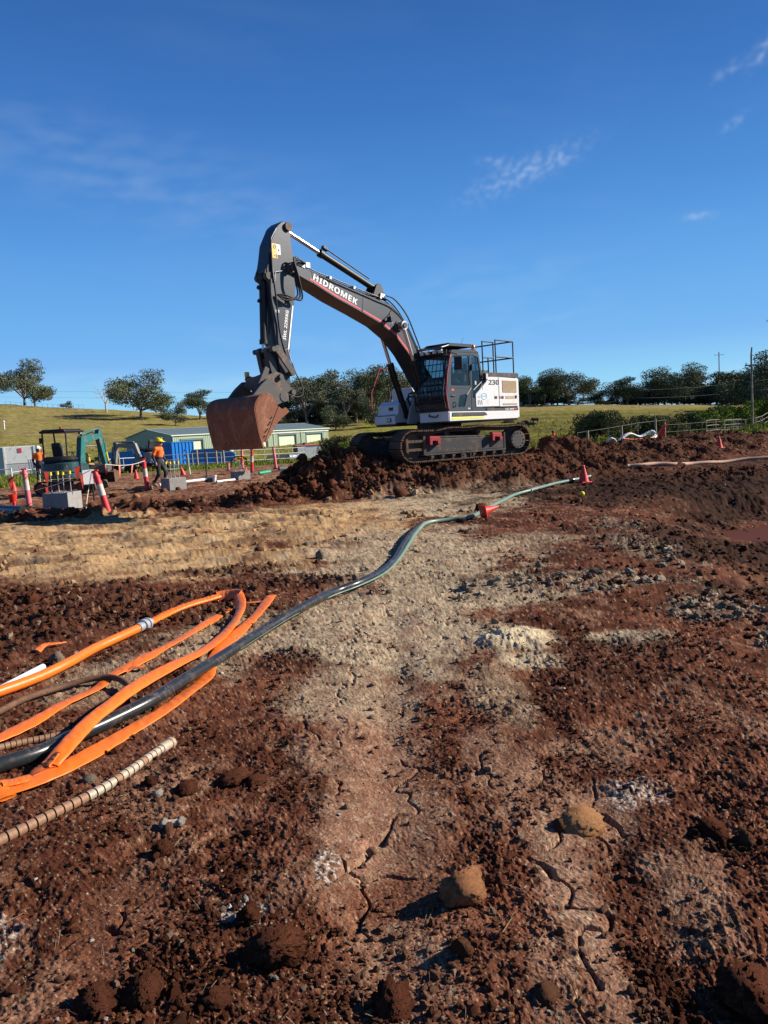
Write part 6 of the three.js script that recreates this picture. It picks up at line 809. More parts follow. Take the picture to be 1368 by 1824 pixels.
// ------------------------------------------------------------------ small excavators
function miniExcavator(name, label, p, turn, under, paintA, paintB, canopy, pose) {
  const t = thing(name, label, 'excavator', p, turn), U = g => g.rotateY(under);
  for (const s of [-1, 1]) { const z = s * .68, pts = []; for (let i = 0; i <= 10; i++) { const a = Math.PI / 2 + Math.PI * i / 10; pts.push([-.75 + .25 * Math.cos(a), .26 + .25 * Math.sin(a)]); } for (let i = 0; i <= 10; i++) { const a = -Math.PI / 2 + Math.PI * i / 10; pts.push([.75 + .25 * Math.cos(a), .26 + .25 * Math.sin(a)]); }
    const tr = obj('track', U(joined([prism(pts, z - .15, z + .15, .02, [pts.map(q => [q[0] * .93, .26 + (q[1] - .26) * .84])])])), M.rubber, t); obj('track_frame', U(joined([box(1.35, .2, .2, 0, .26, z), pin(.75, .26, z - .1, z + .1, .18), pin(-.75, .26, z - .1, z + .1, .18)])), M.rustHose, tr); for (let i = 0; i < 26; i++) { const k = i / 26 * (3 + Math.PI * .5), top = k < 1.5; const L = 1.5, A = Math.PI * .25; let x, y, a; let q = i / 26 * (2 * L + 2 * A); if (q < L) { x = -.75 + q; y = .01; a = 0; } else if (q < L + A) { a = (q - L) / .25; x = .75 + .25 * Math.sin(a); y = .26 - .25 * Math.cos(a); } else if (q < 2 * L + A) { x = .75 - (q - L - A); y = .51; a = Math.PI; } else { a = (q - 2 * L - A) / .25; x = -.75 - .25 * Math.sin(a); y = .26 + .25 * Math.cos(a); } obj('track_lug', U(joined(box(.06, .03, .29, x, y, z, 0, 0, a))), M.rubber, tr); } }
  obj('undercarriage', U(joined([rbox(.9, .25, 1.1, 0, .40, 0, .04), prism(roundPoly([P(1.25, .06), P(1.36, .12), P(1.30, .40), P(1.22, .42)], .04), -.82, .82, .01), box(.6, .08, .1, .95, .25, -.35), box(.6, .08, .1, .95, .25, .35)])), M.rustHose, t);
  function P(x, y) { return [x, y]; }
  const heavy = 1; const up = roundPoly([[.62, -.72], [.62, .72], [-.55, .74], [-.85, .45], [-.92, 0], [-.85, -.45], [-.55, -.74]], .18); const fl = (pts, y0, y1, b) => prism(pts.map(q => [q[0], -q[1]]), y0, y1, b).rotateX(-Math.PI / 2);
  obj('upper_body', [fl(up, .62, .80, .02), fl(roundPoly([[-.1, -.72], [-.1, .72], [-.55, .73], [-.84, .45], [-.91, 0], [-.84, -.45], [-.55, -.73]], .2), .80, 1.22, .04), prism(roundPoly([P(.6, .8), P(.6, 1.0), P(.1, 1.2), P(-.1, 1.2), P(-.1, .8)], .05), .38, .72, .02)], paintB, t);
  obj('engine_cover', [fl(roundPoly([[-.05, -.68], [-.05, .68], [-.5, .7], [-.80, .42], [-.87, 0], [-.80, -.42], [-.5, -.7]], .25), 1.22, 1.46, .10), ...[0, 1, 2, 3].map(i => box(.02, .02, .9, -.86 + i * .01, 1.26 + i * .05, 0))], M.black, t);
  obj('floor_plate', box(.75, .03, .8, .25, .82, -.1), M.frame, t);
  obj('seat', [rbox(.44, .14, .46, -.02, 1.30, -.1, .05), rbox(.13, .62, .44, -.26, 1.6, -.1, .05, 0, 0, .15), rbox(.10, .22, .40, -.33, 1.88, -.1, .05)], M.rubber, t); obj('seat_cover', rbox(.05, .4, .36, -.18, 1.66, -.1, .02, 0, 0, .15), M.decalGrey, t);
  obj('control_lever', [bar(V(.32, .85, .22), V(.30, 1.55, .20), .016), bar(V(.30, 1.5, .2), V(.26, 1.62, .18), .025)], M.black, t); obj('control_lever', [bar(V(.32, .85, -.4), V(.30, 1.5, -.38), .016), bar(V(.30, 1.45, -.38), V(.26, 1.57, -.4), .025)], M.black, t); obj('console', [rbox(.4, .16, .14, .1, 1.38, .25, .03), rbox(.4, .16, .14, .1, 1.38, -.45, .03), bar(V(.45, .85, 0), V(.5, 1.6, 0), .015), bar(V(.45, 1.6, -.2), V(.45, 1.6, .2), .015)], M.black, t);
  if (canopy) { obj('canopy_roof', [rbox(1.35, .10, 1.12, .12, 2.42, -.1, .05), rbox(1.2, .05, .95, .1, 2.49, -.1, .02)], M.black, t); for (const [x0, x1, z] of [[-.45, -.42, -.6], [-.45, -.42, .4], [.42, .30, -.58]]) obj('canopy_post', poly([V(x0, x0 > 0 ? .85 : 1.3, z), V(x1, 2.38, z)], .035), M.black, t); obj('work_lamp', rbox(.06, .09, .14, .78, 2.34, .25, .02), M.lens, t); obj('beacon', bar(V(-.4, 2.5, .2), V(-.4, 2.6, .2), .05), M.redPaint, t); obj('mirror', [rbox(.03, .22, .12, -.3, 2.1, -.78, .02), bar(V(-.4, 2.0, -.62), V(-.3, 2.1, -.76), .012)], M.black, t); }
  else if (false) { obj('cab_frame', [rbox(1.0, .07, .95, .05, 2.38, -.15, .03), ...[[-.42, -.6], [-.42, .3], [.5, -.6], [.5, .3]].map(([x, z]) => bar(V(x, .85, z), V(x, 2.36, z), .035))], M.whitePipe, t); obj('cab_glass', [box(.9, 1.0, .008, .04, 1.85, -.61), box(.9, 1.0, .008, .04, 1.85, .31), box(.008, 1.1, .85, .51, 1.8, -.15)], M.glass, t); }
  const [B, E, T, K, L] = pose;   // boom foot, elbow, tip; stick top and foot
  const dir = (a, b) => { const l = Math.hypot(b[0] - a[0], b[1] - a[1]); return [(b[0] - a[0]) / l, (b[1] - a[1]) / l]; }, off = (a, d, k) => [a[0] - d[1] * k, a[1] + d[0] * k], d1 = dir(B, E), d2 = dir(E, T), dm = dir(B, T), ds = dir(K, L);
  const zb = .12; const boom = obj('boom', prism(roundPoly([off(B, d1, .12), off(E, dm, .26), off(T, d2, .10), off(T, d2, -.10), off(E, dm, -.16), off(B, d1, -.12)], .08, 3), zb - .11, zb + .11, .012), paintA, t); obj('boom_base', [rbox(.3, .35, .4, .68, .78, zb, .04)], paintA, t);
  obj('boom_lettering', lettering('SK', .001), M.decalGrey, boom); boom.remove(boom.children[0]);
  const bc = V(mix(B[0], E[0], .1) + .26, B[1] - .12, zb), be = V(mix(E[0], T[0], .12), mix(E[1], T[1], .12) - .12, zb), bm = bc.clone().lerp(be, .62); const c1 = obj('boom_cylinder', bar(bc, bm, .055, .055, 14), paintA, t); obj('piston_rod', bar(bm, be, .03, .03, 10), M.chrome, c1);
  const sk = obj('stick', prism(roundPoly([off(K, ds, .10), off(T, ds, .17), off(L, ds, .06), off(L, ds, -.06), off(T, ds, -.14), off(K, ds, -.08)], .05, 3), zb - .10, zb + .10, .012), paintA, t);
  const a0 = V(E[0] + .0, E[1] + .28, zb), a1 = V(K[0], K[1], zb), am = a0.clone().lerp(a1, .66); const c2 = obj('arm_cylinder', bar(a0, am, .05, .05, 14), paintA, t); obj('piston_rod', bar(am, a1, .03, .03, 10), M.chrome, c2);
  const s0 = V(mix(K[0], L[0], .22) + .22, mix(K[1], L[1], .22), zb), s1 = V(L[0] + .22, L[1] + .42, zb), sm2 = s0.clone().lerp(s1, .62); const c3 = obj('bucket_cylinder', bar(s0, sm2, .05, .05, 14), paintA, t); obj('piston_rod', bar(sm2, s1, .03, .03, 10), M.chrome, c3); obj('hose_guard', bar(s0.clone().lerp(s1, .62), V(L[0] + .28, L[1] + .25, zb), .05, .035, 12), canopy ? M.yellowCap : M.frame, t);
  const bx = L[0], by = L[1]; obj('quick_hitch', [prism(roundPoly([P(bx - .1, by - .08), P(bx + .26, by + .02), P(bx + .26, by + .40), P(bx + .16, by + .4), P(bx - .1, by + .1)], .04), zb - .12, zb + .12, .01)], M.castSteel, t);
  obj('bucket', [prism(roundPoly([P(bx - .12, by - .06), P(bx + .25, by - .02), P(bx + .36, by - .2), P(bx + .22, by - .44), P(bx - .08, by - .52), P(bx - .06, by - .48), P(bx + .18, by - .40), P(bx + .30, by - .2), P(bx + .22, by - .07), P(bx - .12, by - .1)], .04), zb - .4, zb + .4, .006), prism(roundPoly([P(bx - .12, by - .06), P(bx + .25, by - .02), P(bx + .36, by - .2), P(bx + .22, by - .44), P(bx - .08, by - .52)], .05), zb - .41, zb - .385, .003), prism(roundPoly([P(bx - .12, by - .06), P(bx + .25, by - .02), P(bx + .36, by - .2), P(bx + .22, by - .44), P(bx - .08, by - .52)], .05), zb + .385, zb + .41, .003)], M.rustHose, t);
  obj('boom_hose', tube([V(E[0] - .1, E[1] + .22, zb - .1), V(mix(E[0], T[0], .5), mix(E[1], T[1], .5) + .2, zb - .12), V(T[0] - .05, T[1] + .12, zb - .14), V(mix(T[0], L[0], .3), mix(T[1], L[1], .3), zb - .14)], .018, 24, 5), M.rubber, t);
  return t;
}
miniExcavator('mini_excavator', 'teal mini excavator with black canopy working behind the concrete block', stand(122, 27.2), THREE.MathUtils.degToRad(80), THREE.MathUtils.degToRad(-77), M.teal, M.tealDark, true, [[.75, .85], [1.10, 2.0], [2.35, 2.22], [2.40, 2.52], [2.75, .72]]).scale.setScalar(.92);
miniExcavator('mini_excavator', 'grey excavator seen past the walking worker with its boom stretched left', stand(268, 47), THREE.MathUtils.degToRad(180 - 20), .2, M.greyMachine, M.greyMachine, false, [[.75, .75], [1.15, 1.62], [2.55, 1.75], [2.58, 1.98], [2.70, .55]]);
// ------------------------------------------------------------------ sheds, containers, fences beyond the site
{
  const A = THREE.MathUtils.degToRad(50), c0 = atDepth(310, 832, 100), gy = macro(c0.x, c0.z) - .1;
  const sh = thing('farm_shed', 'long pale green steel shed with a row of roller doors below the hill', 'shed', V(c0.x, gy, c0.z), A - 0);
  // local +x along the front wall, local +z out of it
  sh.rotation.y = A; const L = 30, W = 11, EV = 2.72 - gy, RG = EV + 1.0;
  const doors = [[1.3, 5.0], [7.2, 10.9], [13.1, 16.8], [19.0, 22.7], [24.9, 28.6]], DH = EV - .75;
  const wall = []; let x = 0; for (const [a, b] of doors) { wall.push(box(a - x, EV, .12, (a + x) / 2, EV / 2, 0)); wall.push(box(b - a, EV - DH, .12, (a + b) / 2, (EV + DH) / 2, 0)); x = b; } wall.push(box(L - x, EV, .12, (L + x) / 2, EV / 2, 0));
  const fw = obj('front_wall', wall, M.shedWall, sh); for (let i = 0; i < 100; i++) { const q = .15 + i * .3, inD = doors.some(([a, b]) => q > a - .05 && q < b + .05); wall.length = 0; if (!inD) obj('wall_rib', box(.05, EV - .1, .03, q, EV / 2, .075), M.shedWall, fw); }
  const gable = (z0, z1) => prism([[0, 0], [-W, 0], [-W, EV], [-W / 2, RG], [0, EV]], z0, z1, 0).rotateY(-Math.PI / 2);
  obj('gable_wall', gable(-.06, .06).rotateY(Math.PI).scale(1, 1, 1), M.shedWall, sh).rotation.y = 0;
  { const g = sh.children[sh.children.length - 1]; g.geometry.computeBoundingBox(); const b = g.geometry.boundingBox; if (b.max.z > 1) g.geometry.translate(0, 0, -b.max.z); }
  const g2 = sh.children[sh.children.length - 1].clone(); g2.position.x = L; sh.add(g2);
  obj('rear_wall', box(L, EV, .12, L / 2, EV / 2, -W), M.shedWall, sh);
  const sl = Math.hypot(W / 2, RG - EV), an = Math.atan2(RG - EV, W / 2); const rf = obj('roof', [box(L + .5, .06, sl + .35, L / 2, (EV + RG) / 2 + .05, -W / 4 + .06, an, 0, 0), box(L + .5, .06, sl + .35, L / 2, (EV + RG) / 2 + .05, -W * .75 - .06, -an, 0, 0), box(L + .5, .05, .4, L / 2, RG + .07, -W / 2)], M.shedRoof, sh);
  obj('gutter', [box(L + .4, .14, .14, L / 2, EV - .02, .18)], M.shedTrim, rf); obj('barge_board', [bar(V(-.2, EV, .2), V(-.2, RG + .05, -W / 2), .07, .07, 4), bar(V(-.2, EV, -W - .2), V(-.2, RG + .05, -W / 2), .07, .07, 4)], M.shedTrim, rf);
  doors.forEach(([a, b]) => { const d = obj('roller_door', box(b - a, DH, .05, (a + b) / 2, DH / 2, -.12), M.shedDoor, sh); for (let y = .08; y < DH - .02; y += .16) obj('door_slat', box(b - a - .04, .09, .035, (a + b) / 2, y, -.085), M.shedDoor, d); for (const q of [a, b]) obj('door_jamb', box(.14, DH, .2, q, DH / 2, .02), M.shedRoof, sh); obj('door_box', [box(b - a, .25, .22, (a + b) / 2, DH + .12, .06)], M.shedRoof, sh); });
  for (const q of [.1, 18, 23.8]) obj('down_pipe', bar(V(q, 0, .14), V(q, EV - .1, .14), .05, .05, 8), M.shedTrim, sh); obj('wall_pipe', bar(V(12, EV - .42, .14), V(L, EV - .42, .14), .06, .06, 8), M.whitePipe, sh);
  // blue containers
  function container(px, d, w, h, dp, turn, label, mat = M.blue) { const p = stand(px, d), t = thing('shipping_container', label, 'container', p, turn); const b = obj('shell', box(w, h, dp, 0, h / 2 + .1, 0), mat, t); const n = Math.round(w / .45), m = Math.round(dp / .45); for (let i = 0; i <= n; i++) obj('rib', [box(.09, h - .1, .07, -w / 2 + w * i / n, h / 2 + .1, dp / 2 + .03)], mat, b); for (let i = 0; i <= m; i++) obj('rib', [box(.07, h - .1, .09, -w / 2 - .03, h / 2 + .1, -dp / 2 + dp * i / m)], mat, b); obj('rail', [box(w + .1, .12, .12, 0, h + .08, dp / 2), box(w + .1, .12, .12, 0, .12, dp / 2), box(.12, .12, dp, -w / 2, h + .08, 0), box(.12, .12, dp, -w / 2, .12, 0)], mat, t); obj('hinge', [.3, .5, .7].map(k => box(.12, .14, .08, w * .1, h * k, dp / 2 + .08)), M.blueRoof, t); return t; }
  container(318, 84, 2.5, 2.7, 3.0, A * .8, 'tall blue container with ribbed sides before the green shed'); container(236, 92, 5.5, 2.2, 2.2, .1, 'low dark blue container beside the shed gable'); container(328, 95, 1.6, 1.9, 2.0, .9, 'small blue container tucked between the tall container and the shed');
  { const p = stand(382, 80), t = thing('covered_skip', 'low blue skip with a sloping blue lid before the shed doors', 'skip', p, .18); obj('tub', [prism(roundPoly([[-2.4, 0], [2.0, 0], [2.35, 1.05], [-2.4, 1.05]], .03), -1, 1, .02), ...[-2, -1.2, -.4, .4, 1.2, 2].map(x => box(.1, 1.0, .1, x, .55, 1.02))], M.blue, t); obj('lid', prism(roundPoly([[-2.45, 0], [-2.2, .75], [1.3, .82], [2.4, 0]], .02), -1.05, 1.05, .02).translate(0, 1.06, 0), M.blueRoof, t); obj('hook_frame', [box(.08, .9, .9, 2.30, 1.1, 0, 0, 0, .9), box(.5, .08, .5, 1.8, 1.95, 0)], M.blue, t); }
  { const p = stand(553, 78), t = thing('site_wagon', 'weathered cream wagon with a red-trimmed roof in front of the shed', 'wagon', p, A * .35); obj('wagon_body', [rbox(3.0, 1.35, 1.9, 0, .95, 0, .08)], M.whitePipe, t); obj('end_panel', [rbox(.1, 1.3, 1.85, -1.5, .95, 0, .04)], M.rustHose, t); obj('roof_edge', [rbox(3.1, .12, 2.0, 0, 1.66, 0, .04)], M.bollardPink, t); obj('hatch', bar(V(-.5, 1.7, 0), V(-.5, 1.95, 0), .28, .2, 12), M.rustHose, t); for (const x of [-.9, .9]) obj('wheel', pin(x, .3, -.95, .95, .3), M.rubber, t); }
  { const p = stand(164, 44), t = thing('utility_vehicle', 'small utility vehicle with a white roof behind the teal excavator boom', 'vehicle', p, .3); obj('tray', [rbox(1.6, .35, 1.1, 0, .55, 0, .05)], M.frame, t); obj('roof', rbox(1.2, .06, 1.1, 0, 1.75, 0, .03), M.whitePipe, t); for (const [x, z] of [[-.5, -.5], [.5, -.5], [-.5, .5], [.5, .5]]) { obj('roof_post', bar(V(x, .7, z), V(x, 1.73, z), .03), M.black, t); obj('wheel', pin(x * 1.1, .3, z * 1.05 - .1, z * 1.05 + .1, .28), M.rubber, t); } obj('seat', [rbox(.4, .15, .9, 0, .85, 0, .05), rbox(.12, .5, .9, -.2, 1.1, 0, .05)], M.rubber, t); obj('windscreen', box(.01, .8, 1.0, .5, 1.3, 0), M.glass, t); }
  // white cabin with steel yard panels
  { const p = stand(20, 68), t = thing('site_cabin', 'pale grey portable cabin with a red notice on its white wall', 'cabin', p, .42); obj('cabin_body', [rbox(4.6, 2.6, 3.0, -.2, 1.45, -1.2, .05)], M.galv, t); obj('white_wall', rbox(2.5, 1.5, .08, .95, 2.0, .34, .02), M.whitePipe, t); obj('lower_wall', rbox(2.5, .95, .07, .95, .72, .34, .02), M.decalGrey, t); obj('corner_post', [box(.14, 2.6, .14, -.36, 1.45, .36), box(.22, 2.6, .14, 2.18, 1.45, .36)], M.whitePipe, t); obj('notice', rbox(.32, .4, .03, .95, 2.42, .40, .01), M.decalRed, t); obj('window', box(.3, .18, .03, -1.0, 2.3, .33), M.black, t); obj('trolley', [box(.5, .5, .35, 1.0, .4, .8), bar(V(.8, .6, .9), V(.72, 1.0, .9), .02), bar(V(1.2, .6, .9), V(1.3, 1.0, .9), .02)], M.redPaint, t); obj('roof_edge', box(4.7, .08, 3.1, -.2, 2.78, -1.2), M.whitePipe, t); obj('bearer', [box(4.2, .16, .14, -.2, .1, .2), box(4.2, .16, .14, -.2, .1, -2.4)], M.timber, t); }
  function railPanel(px0, px1, d0, d1, rails, h, label, name = 'yard_panel', mat = M.galv, posts = 3, r = .03) { const a = stand(px0, d0), b = stand(px1, d1), t = thing(name, label, name === 'yard_panel' ? 'fence panel' : 'fence', a.clone()); const q = (k, y) => { const p = a.clone().lerp(b, k); p.y = macro(p.x, p.z) + y; return p.sub(a); }; for (let i = 0; i < posts; i++) { const k = posts > 1 ? i / (posts - 1) : 0; obj('post', bar(q(k, -.1), q(k, h), r * 1.5, r * 1.4, 7), mat, t); } const S = Math.max(1, posts - 1); for (let j = 0; j < rails; j++) { const y = h * (rails > 1 ? .25 + .72 * j / (rails - 1) : .95), g = []; for (let i = 0; i < S; i++) g.push(bar(q(i / S, y), q((i + 1) / S, y), r, r, 6)); obj('rail', g, mat, t); } return t; }
  railPanel(50, 63, 70, 71, 5, 1.7, 'steel cattle panel standing behind the pale cabin', 'yard_panel', M.galv, 2); railPanel(72, 86, 92, 93, 4, 1.6, 'white railed cattle yard panel further up the slope', 'yard_panel', M.whitePipe, 3);
  for (const [i, x] of [[0, 56], [1, 60], [2, 64], [3, 67]]) { const p = stand(x, 62), m = obj('leaning_pole', [bar(V(p.x, p.y, p.z), V(p.x - .25, p.y + 1.5, p.z - .2), .035, .03, 8)], M.galv); tag(m, 'grey steel pole leaning in a row beside the pale cabin', 'pole', 'poles by the cabin'); }
  railPanel(-12, 24, 33, 33, 1, .95, 'white pipe rail on posts at the grass edge of the site', 'pipe_rail', M.whitePipe, 2, .02); railPanel(24, 72, 33, 37, 1, .8, 'thin white rail running behind the teal excavator', 'pipe_rail', M.whitePipe, 3, .012);
  railPanel(196, 292, 52, 56, 2, .95, 'low galvanised rail fence behind the grey excavator', 'rail_fence', M.galv, 5, .022); railPanel(292, 420, 56, 58, 3, 1.05, 'galvanised rail fence in front of the blue skip', 'rail_fence', M.galv, 6, .022); railPanel(420, 545, 56, 60, 3, 1.1, 'galvanised rail fence in front of the shed roller doors', 'rail_fence', M.galv, 6, .022);
  for (const [x, d, h] of [[353, 55, 1.3], [387, 55, 1.35], [336, 54, 1.0], [400, 54, 1.2], [214, 50, 1.3], [247, 52, 1.0]]) { const p = stand(x, d), m = obj('timber_post', [bar(p.clone().add(V(0, -.1, 0)), p.clone().add(V(-.02, h, 0)), .07, .065, 8)], M.timber); tag(m, 'pale timber post in the yard fence line below the containers', 'post', 'timber posts in the yard'); }
  // pale stacks behind the rails
  { const p = stand(500, 62), t = thing('pallet_stack', 'stack of pale sawn timber lying behind the rail fence', 'timber', p, .2); for (let i = 0; i < 4; i++) obj('board', box(2.4, .12, .8, .05 * i, .1 + i * .15, 0), M.timber, t); } { const p = stand(524, 60), t = thing('drum', 'pale grey steel drum lying behind the rails', 'drum', p, .6); obj('shell', bar(V(-.5, .32, 0), V(.5, .32, 0), .3, .3, 20), M.galv, t); obj('rim', [bar(V(-.5, .32, 0), V(-.46, .32, 0), .32, .32, 20), bar(V(.46, .32, 0), V(.5, .32, 0), .32, .32, 20)], M.galv, t); }
  // fence on the mound, right
  railPanel(1030, 1186, 31, 34, 2, 1.12, 'steel rail fence with timber posts along the back of the mound', 'rail_fence', M.wire, 4, .006); railPanel(1186, 1330, 42, 46, 3, 1.1, 'wire mesh fence before the green hedge', 'wire_fence', M.wire, 8, .006);
  for (const [x, d] of [[1049, 31.2], [1109, 32.2], [1169, 33.2]]) { const p = stand(x, d), m = obj('timber_post', [bar(p.clone().add(V(0, -.1, 0)), p.clone().add(V(-.03, 1.1, 0)), .055, .05, 8)], M.timber); tag(m, 'short timber stake wired to the rail fence on the mound', 'post', 'stakes on the mound'); }
  railPanel(1258, 1400, 62, 84, 3, 1.2, 'dark timber post and rail fence across the green paddock', 'paddock_fence', M.bark, 12, .035); railPanel(1400, 1290, 50, 58, 3, 1.1, 'nearer post and wire fence in the green paddock', 'paddock_fence', M.bark, 9, .02);
  railPanel(-20, 190, 108, 112, 2, 1.3, 'post and wire fence crossing the lower hillside', 'hill_fence', M.timber, 10, .035); railPanel(10, 150, 196, 198, 2, 1.2, 'distant fence line along the hill crest', 'hill_fence', M.timber, 16, .025); railPanel(-20, 62, 99, 102, 1, 1.4, 'short row of old fence posts above the pale cabin', 'hill_fence', M.timber, 4, .04);
  { const p = stand(28, 98), m = obj('timber_post', [bar(p.clone().add(V(0, -.1, 0)), p.clone().add(V(-.05, 2.1, 0)), .09, .08, 8)], M.timber); tag(m, 'tall pale timber post standing behind the cabin roof', 'post'); } { const p = stand(8, 150), m = obj('timber_post', [bar(p, p.clone().add(V(0, 1.5, 0)), .14, .12, 8), new THREE.SphereGeometry(.25, 8, 6).translate(p.x, p.y + 1.5, p.z)], M.whitePipe); tag(m, 'white trough post high on the left hillside', 'post'); }
  { const p = stand(986, 72), t = thing('marker_post', 'small red marker post in the green paddock behind the mound', 'post', p); obj('post', bar(V(0, 0, 0), V(0, .95, 0), .13, .12, 8), M.coneRed, t); obj('cap', bar(V(0, .95, 0), V(0, 1.12, 0), .16, .13, 8), M.black, t); }
  // power line
  const poles = [[1341, 58, 6.0], [1282, 230, 17], [1381, 130, 17]]; poles.forEach(([x, d, h], i) => { const p = stand(x, d), t = thing('power_pole', i === 0 ? 'slender power pole with cross-arm rising from the green paddock' : i === 1 ? 'faint distant power pole among the far trees' : 'tall dark pole behind the large tree at the field edge', 'power pole', p); const r = i ? .18 : .09; obj('pole', bar(V(0, -.2, 0), V(-.1, h, 0), r, r * .8, 8), M.bark, t); const arm = obj('cross_arm', [box(i ? 3 : 1.15, .1, .1, 0, h - .9 * (i ? 1 : .9), 0)], M.bark, t); for (const s of [-1, 1]) obj('insulator', bar(V(s * (i ? 1.4 : .5), h - .85, 0), V(s * (i ? 1.4 : .5), h - .6, 0), .05, .04, 8), M.galv, arm); if (!i) obj('cap', bar(V(-.1, h, 0), V(-.05, h + .55, 0), .07, .05, 8), M.bark, t); });
  for (const [y0, y1, l] of [[706, 672, 'upper'], [718, 690, 'lower']]) { const pts = []; for (let i = 0; i <= 12; i++) { const k = i / 12; pts.push(atDepth(mix(1010, 1400, k), mix(y0 - 10, y1, k) + 8 * Math.sin(k * Math.PI), mix(240, 120, k))); } tag(obj('power_line', [tube(pts, .035, 40, 4)], plain(.3, .32, .34, .6)), l + ' overhead wire running to the tall pole across the far paddock', 'wire'); }
  for (const [y, l] of [[696, 'upper'], [707, 'lower']]) tag(obj('power_line', [tube([atDepth(-20, y, 230), atDepth(200, y + 2, 240), atDepth(420, y + 3, 250)], .03, 20, 4)], plain(.3, .32, .34, .6)), l + ' thin wire crossing the sky over the left hill', 'wire');
  // sheep
  const wool = plain(.05, .045, .04, .95); function sheep(px, d, turn, label) { const p = stand(px, d), t = thing('sheep', label, 'sheep', p, turn, 'sheep in the paddock'); const pos = [[V(-.45, .68, 0), V(.35, .7, 0), .27, .29], [V(.4, .78, 0), V(.68, .62, 0), .17, .10], [V(.68, .60, 0), V(.82, .42, 0), .10, .06]]; const g = []; for (const [a, b, r, s] of pos) { g.push(bar(a, b, r, s, 12), new THREE.SphereGeometry(r, 12, 8).translate(a.x, a.y, a.z), new THREE.SphereGeometry(s, 10, 6).translate(b.x, b.y, b.z)); } for (const [x, z] of [[-.42, -.14], [-.42, .14], [.3, -.14], [.3, .14]]) g.push(bar(V(x, .6, z), V(x - (x < 0 ? .05 : 0), .3, z), .08, .045, 8), bar(V(x - (x < 0 ? .05 : 0), .3, z), V(x, 0, z), .04, .035, 8)); g.push(bar(V(-.7, .75, 0), V(-.76, .5, 0), .04, .02, 6), box(.04, .03, .12, .66, .68, .13), box(.04, .03, .12, .66, .68, -.13)); obj('body', g, wool, t); }
  [[928, 118, .4], [935, 120, 2.6], [947, 117, .2], [953, 122, 3.3]].forEach(([x, d, a]) => sheep(x, d, a, 'dark sheep grazing on the green paddock behind the excavator'));
}
// ------------------------------------------------------------------ trees and shrubs
const leafMat = new THREE.MeshPhysicalMaterial({ specularIntensity: .2, vertexColors: true, roughness: 1, side: THREE.DoubleSide });
function leaves(clumps, n, size, col, rnd, droop = 0) {   // many small leaf sprays through the clumps' volume
  const pos = new Float32Array(n * 9), colr = new Float32Array(n * 9); let tot = 0; for (const c of clumps) tot += c.r * c.r; let o = 0;
  for (let ci = 0; ci < clumps.length && o < n; ci++) {
    const c = clumps[ci], m = Math.round(n * c.r * c.r / tot), tone = .75 + rnd() * .5;
    for (let i = 0; i < m && o < n; i++, o++) {
      const u = V(rnd() * 2 - 1, rnd() * 2 - 1, rnd() * 2 - 1); if (u.lengthSq() > 1) u.normalize().multiplyScalar(rnd()); const rr = Math.pow(u.length(), .45); u.normalize().multiplyScalar(rr); const p = V(c.x + u.x * c.r, c.y + u.y * c.r * (c.f ?? .7), c.z + u.z * c.r);
      const a = V(rnd() - .5, rnd() - .5 - droop, rnd() - .5).normalize(), b = V(rnd() - .5, rnd() - .5, rnd() - .5).cross(a).normalize(), s = size * (.6 + rnd() * .8), k = K * tone * (.75 + rnd() * .5);
      const q0 = p.clone().addScaledVector(a, s), q1 = p.clone().addScaledVector(b, s * .42).addScaledVector(a, -s * .5), q2 = p.clone().addScaledVector(b, -s * .42).addScaledVector(a, -s * .4);
      pos.set([q0.x, q0.y, q0.z, q1.x, q1.y, q1.z, q2.x, q2.y, q2.z], o * 9); for (let j = 0; j < 3; j++) colr.set([col[0] * k * (1 + .15 * (rnd() - .5)), col[1] * k, col[2] * k], o * 9 + j * 3);
    }
  }
  const g = new THREE.BufferGeometry(); g.setAttribute('position', new THREE.BufferAttribute(pos.slice(0, o * 9), 3)); g.setAttribute('color', new THREE.BufferAttribute(colr.slice(0, o * 9), 3)); g.computeVertexNormals(); return g;
}
